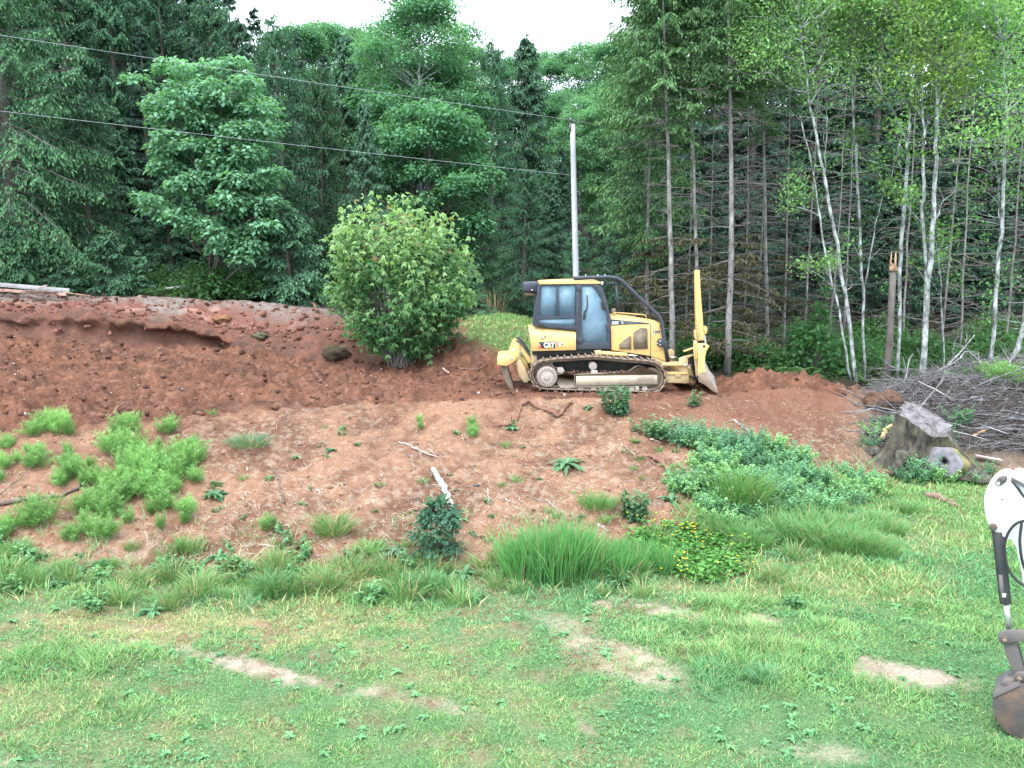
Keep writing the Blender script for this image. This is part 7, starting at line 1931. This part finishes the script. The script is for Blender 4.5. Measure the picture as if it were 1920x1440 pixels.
for i in range(230):
    px = rng.uniform(1665, 1990); Y = rng.uniform(19.7, 24.8); b = pile_at(px, Y)
    a = rng.normal(.25, .55) if rng.random() < .75 else rng.uniform(0, PI); L = rng.uniform(.6, 2.3)
    d = np.array([math.cos(a), rng.normal(0, .45), math.sin(a) * .55 * rng.uniform(.1, 1.0)])
    d = unit(d) * L * rng.choice([-1, 1], p=[.35, .65]); d[2] = abs(d[2])
    n = 6; tt = np.linspace(0, 1, n)[:, None]; P = d * tt + rng.normal(0, .03, (n, 3)) * L * tt; P[:, 2] -= .12 * L * (tt[:, 0] ** 2)
    mb = MB(); r = .007 + .03 * rng.random() ** 1.7; tube(mb, P, np.linspace(r, r * .35, n), 5, col=np.array((1, .98, 1.02)) * rng.choice([.35, .65, 1.1, 1.7], p=[.3, .35, .25, .1]))
    for _ in range(rng.integers(1, 5)):
        k = rng.integers(1, n - 1); e = unit(d / L + rng.normal(0, .5, 3)) * L * rng.uniform(.12, .35)
        tube(mb, np.stack([P[k], P[k] + e * .5 + rng.normal(0, .01, 3), P[k] + e]), [r * .5, r * .35, r * .2], 4, col=(1.1, 1.05, 1.05))
    o = mb.build('brush_branch', M_BRUSH, smooth=True); o.location = b + np.array([0, 0, rng.uniform(0, .15)])
    tag(o, 'bare grey branch in the tangled brush pile behind the stump', 'branch', _gp)
tw = MB()
for i in range(5200):
    px = rng.uniform(1640, 2010); Y = rng.uniform(19.4, 24.9); b = pile_at(px, Y) + np.array([0, 0, rng.uniform(0, .25)])
    d = unit(np.array([rng.normal(0, 1), rng.normal(0, .6), rng.normal(.15, .35)])) * rng.uniform(.15, .7)
    r = rng.uniform(.003, .007); tube(tw, np.stack([b, b + d * .5 + rng.normal(0, .03, 3), b + d]), [r, r * .8, r * .4], 3, col=np.array((1, .95, .95)) * rng.choice([.5, .9, 1.4]), cap=False)
tag(tw.build('brush_pile_twigs', M_BRUSH), kind='stuff')
stick('upright_stub', [(1788, 702), (1790, 690)], [.05, .03], 'short splintered stub poking up from the top of the brush pile', 'branch', col=(1.4, 1.1, 1.0), lift=.45, knobs=4, seed=27)
lump('mossy_mound', 1895, 722, (.75, .6, .34), 'brownish mossy root mound on top of the brush pile at the right edge', 'root', (.12, .085, .05), seed=8, lift=.9)
_gr = 'plants growing on the brush pile'
for i, (px, Y, s) in enumerate(((1870, 21.8, 1.2), (1890, 21.6, 1.3), (1855, 21.9, 1.1), (1880, 22.2, .8), (1905, 22.0, .8), (1842, 22.3, .7), (1800, 20.3, .9), (1770, 19.9, .9))):
    o = put(hp[1] if i < 6 else wp[i % 3], pile_at(px, Y), s * 1.25, label='soft green weed growing out of the brush pile at the right edge' if i < 6 else 'leafy weed growing at the foot of the big stump', group=_gr if i < 6 else 'weeds at the foot of the stump')
for i, (px, py, s) in enumerate(((1700, 880, 1.1), (1730, 895, 1.2), (1755, 900, 1.1), (1715, 905, 1), (1690, 900, .8), (1745, 880, .9), (1820, 905, .8), (1845, 890, .8), (1640, 815, .9), (1655, 800, .8), (1630, 840, .8))):
    put(wp[i % 3], ground_at(px, py), s, label='leafy weed growing at the foot of the big stump', group='weeds at the foot of the stump')

# --- boards and pipe at the left
M_WBOARD = paint_mat('flaking_white_paint', (.33, .32, .32), (.18, .14, .12), .85, .7, 2.5)
def beam(name, a, b, w, h, mat, label, cat, col=(1, 1, 1), bevel=.004):
    a = np.asarray(a, float); b = np.asarray(b, float); d = b - a; L = np.linalg.norm(d); mb = MB()
    box(mb, (0, -w / 2, -h / 2), (L, w / 2, h / 2), col=col)
    o = mb.build(name, mat, bevel=bevel); o.location = a
    o.rotation_euler = (0, -math.asin(d[2] / L), math.atan2(d[1], d[0])); return tag(o, label, cat)
beam('white_board', at(-90, 526, 30.3), at(130, 545, 30.3), .06, .15, M_WBOARD, 'long white painted board lying along the gravel at the far left', 'board')
beam('brown_plank', at(-60, 540, 30.05), at(125, 552, 30.05), .14, .10, M_WOOD, 'reddish brown plank lying in front of the white board', 'plank', col=(1.5, 1.05, .95))
beam('brown_plank', at(45, 545, 29.9), at(105, 547, 29.9), .20, .035, M_WOOD, 'short dark plank stacked on the reddish plank', 'plank', col=(.7, .6, .6))
beam('brown_plank', at(120, 548, 30.1), at(170, 555, 30.1), .10, .03, M_WOOD, 'thin brown plank lying beyond the end of the white board', 'plank', col=(1.1, .8, .6))
beam('scrap_board', at(70, 541, 29.95), at(88, 535, 29.95), .05, .06, M_WOOD, 'small grey board end leaning on the stacked planks', 'board', col=(1.2, 1.1, 1.1))
mb = MB(); pa, pb_ = at(311, 541, 33.0), at(394, 531, 33.2); tube(mb, np.stack([pa, pb_]) - pa, .045, 10); o = mb.build('white_pipe', M_WBOARD); o.location = pa; tag(o, 'white plastic pipe lying among the ferns under the maple', 'pipe')
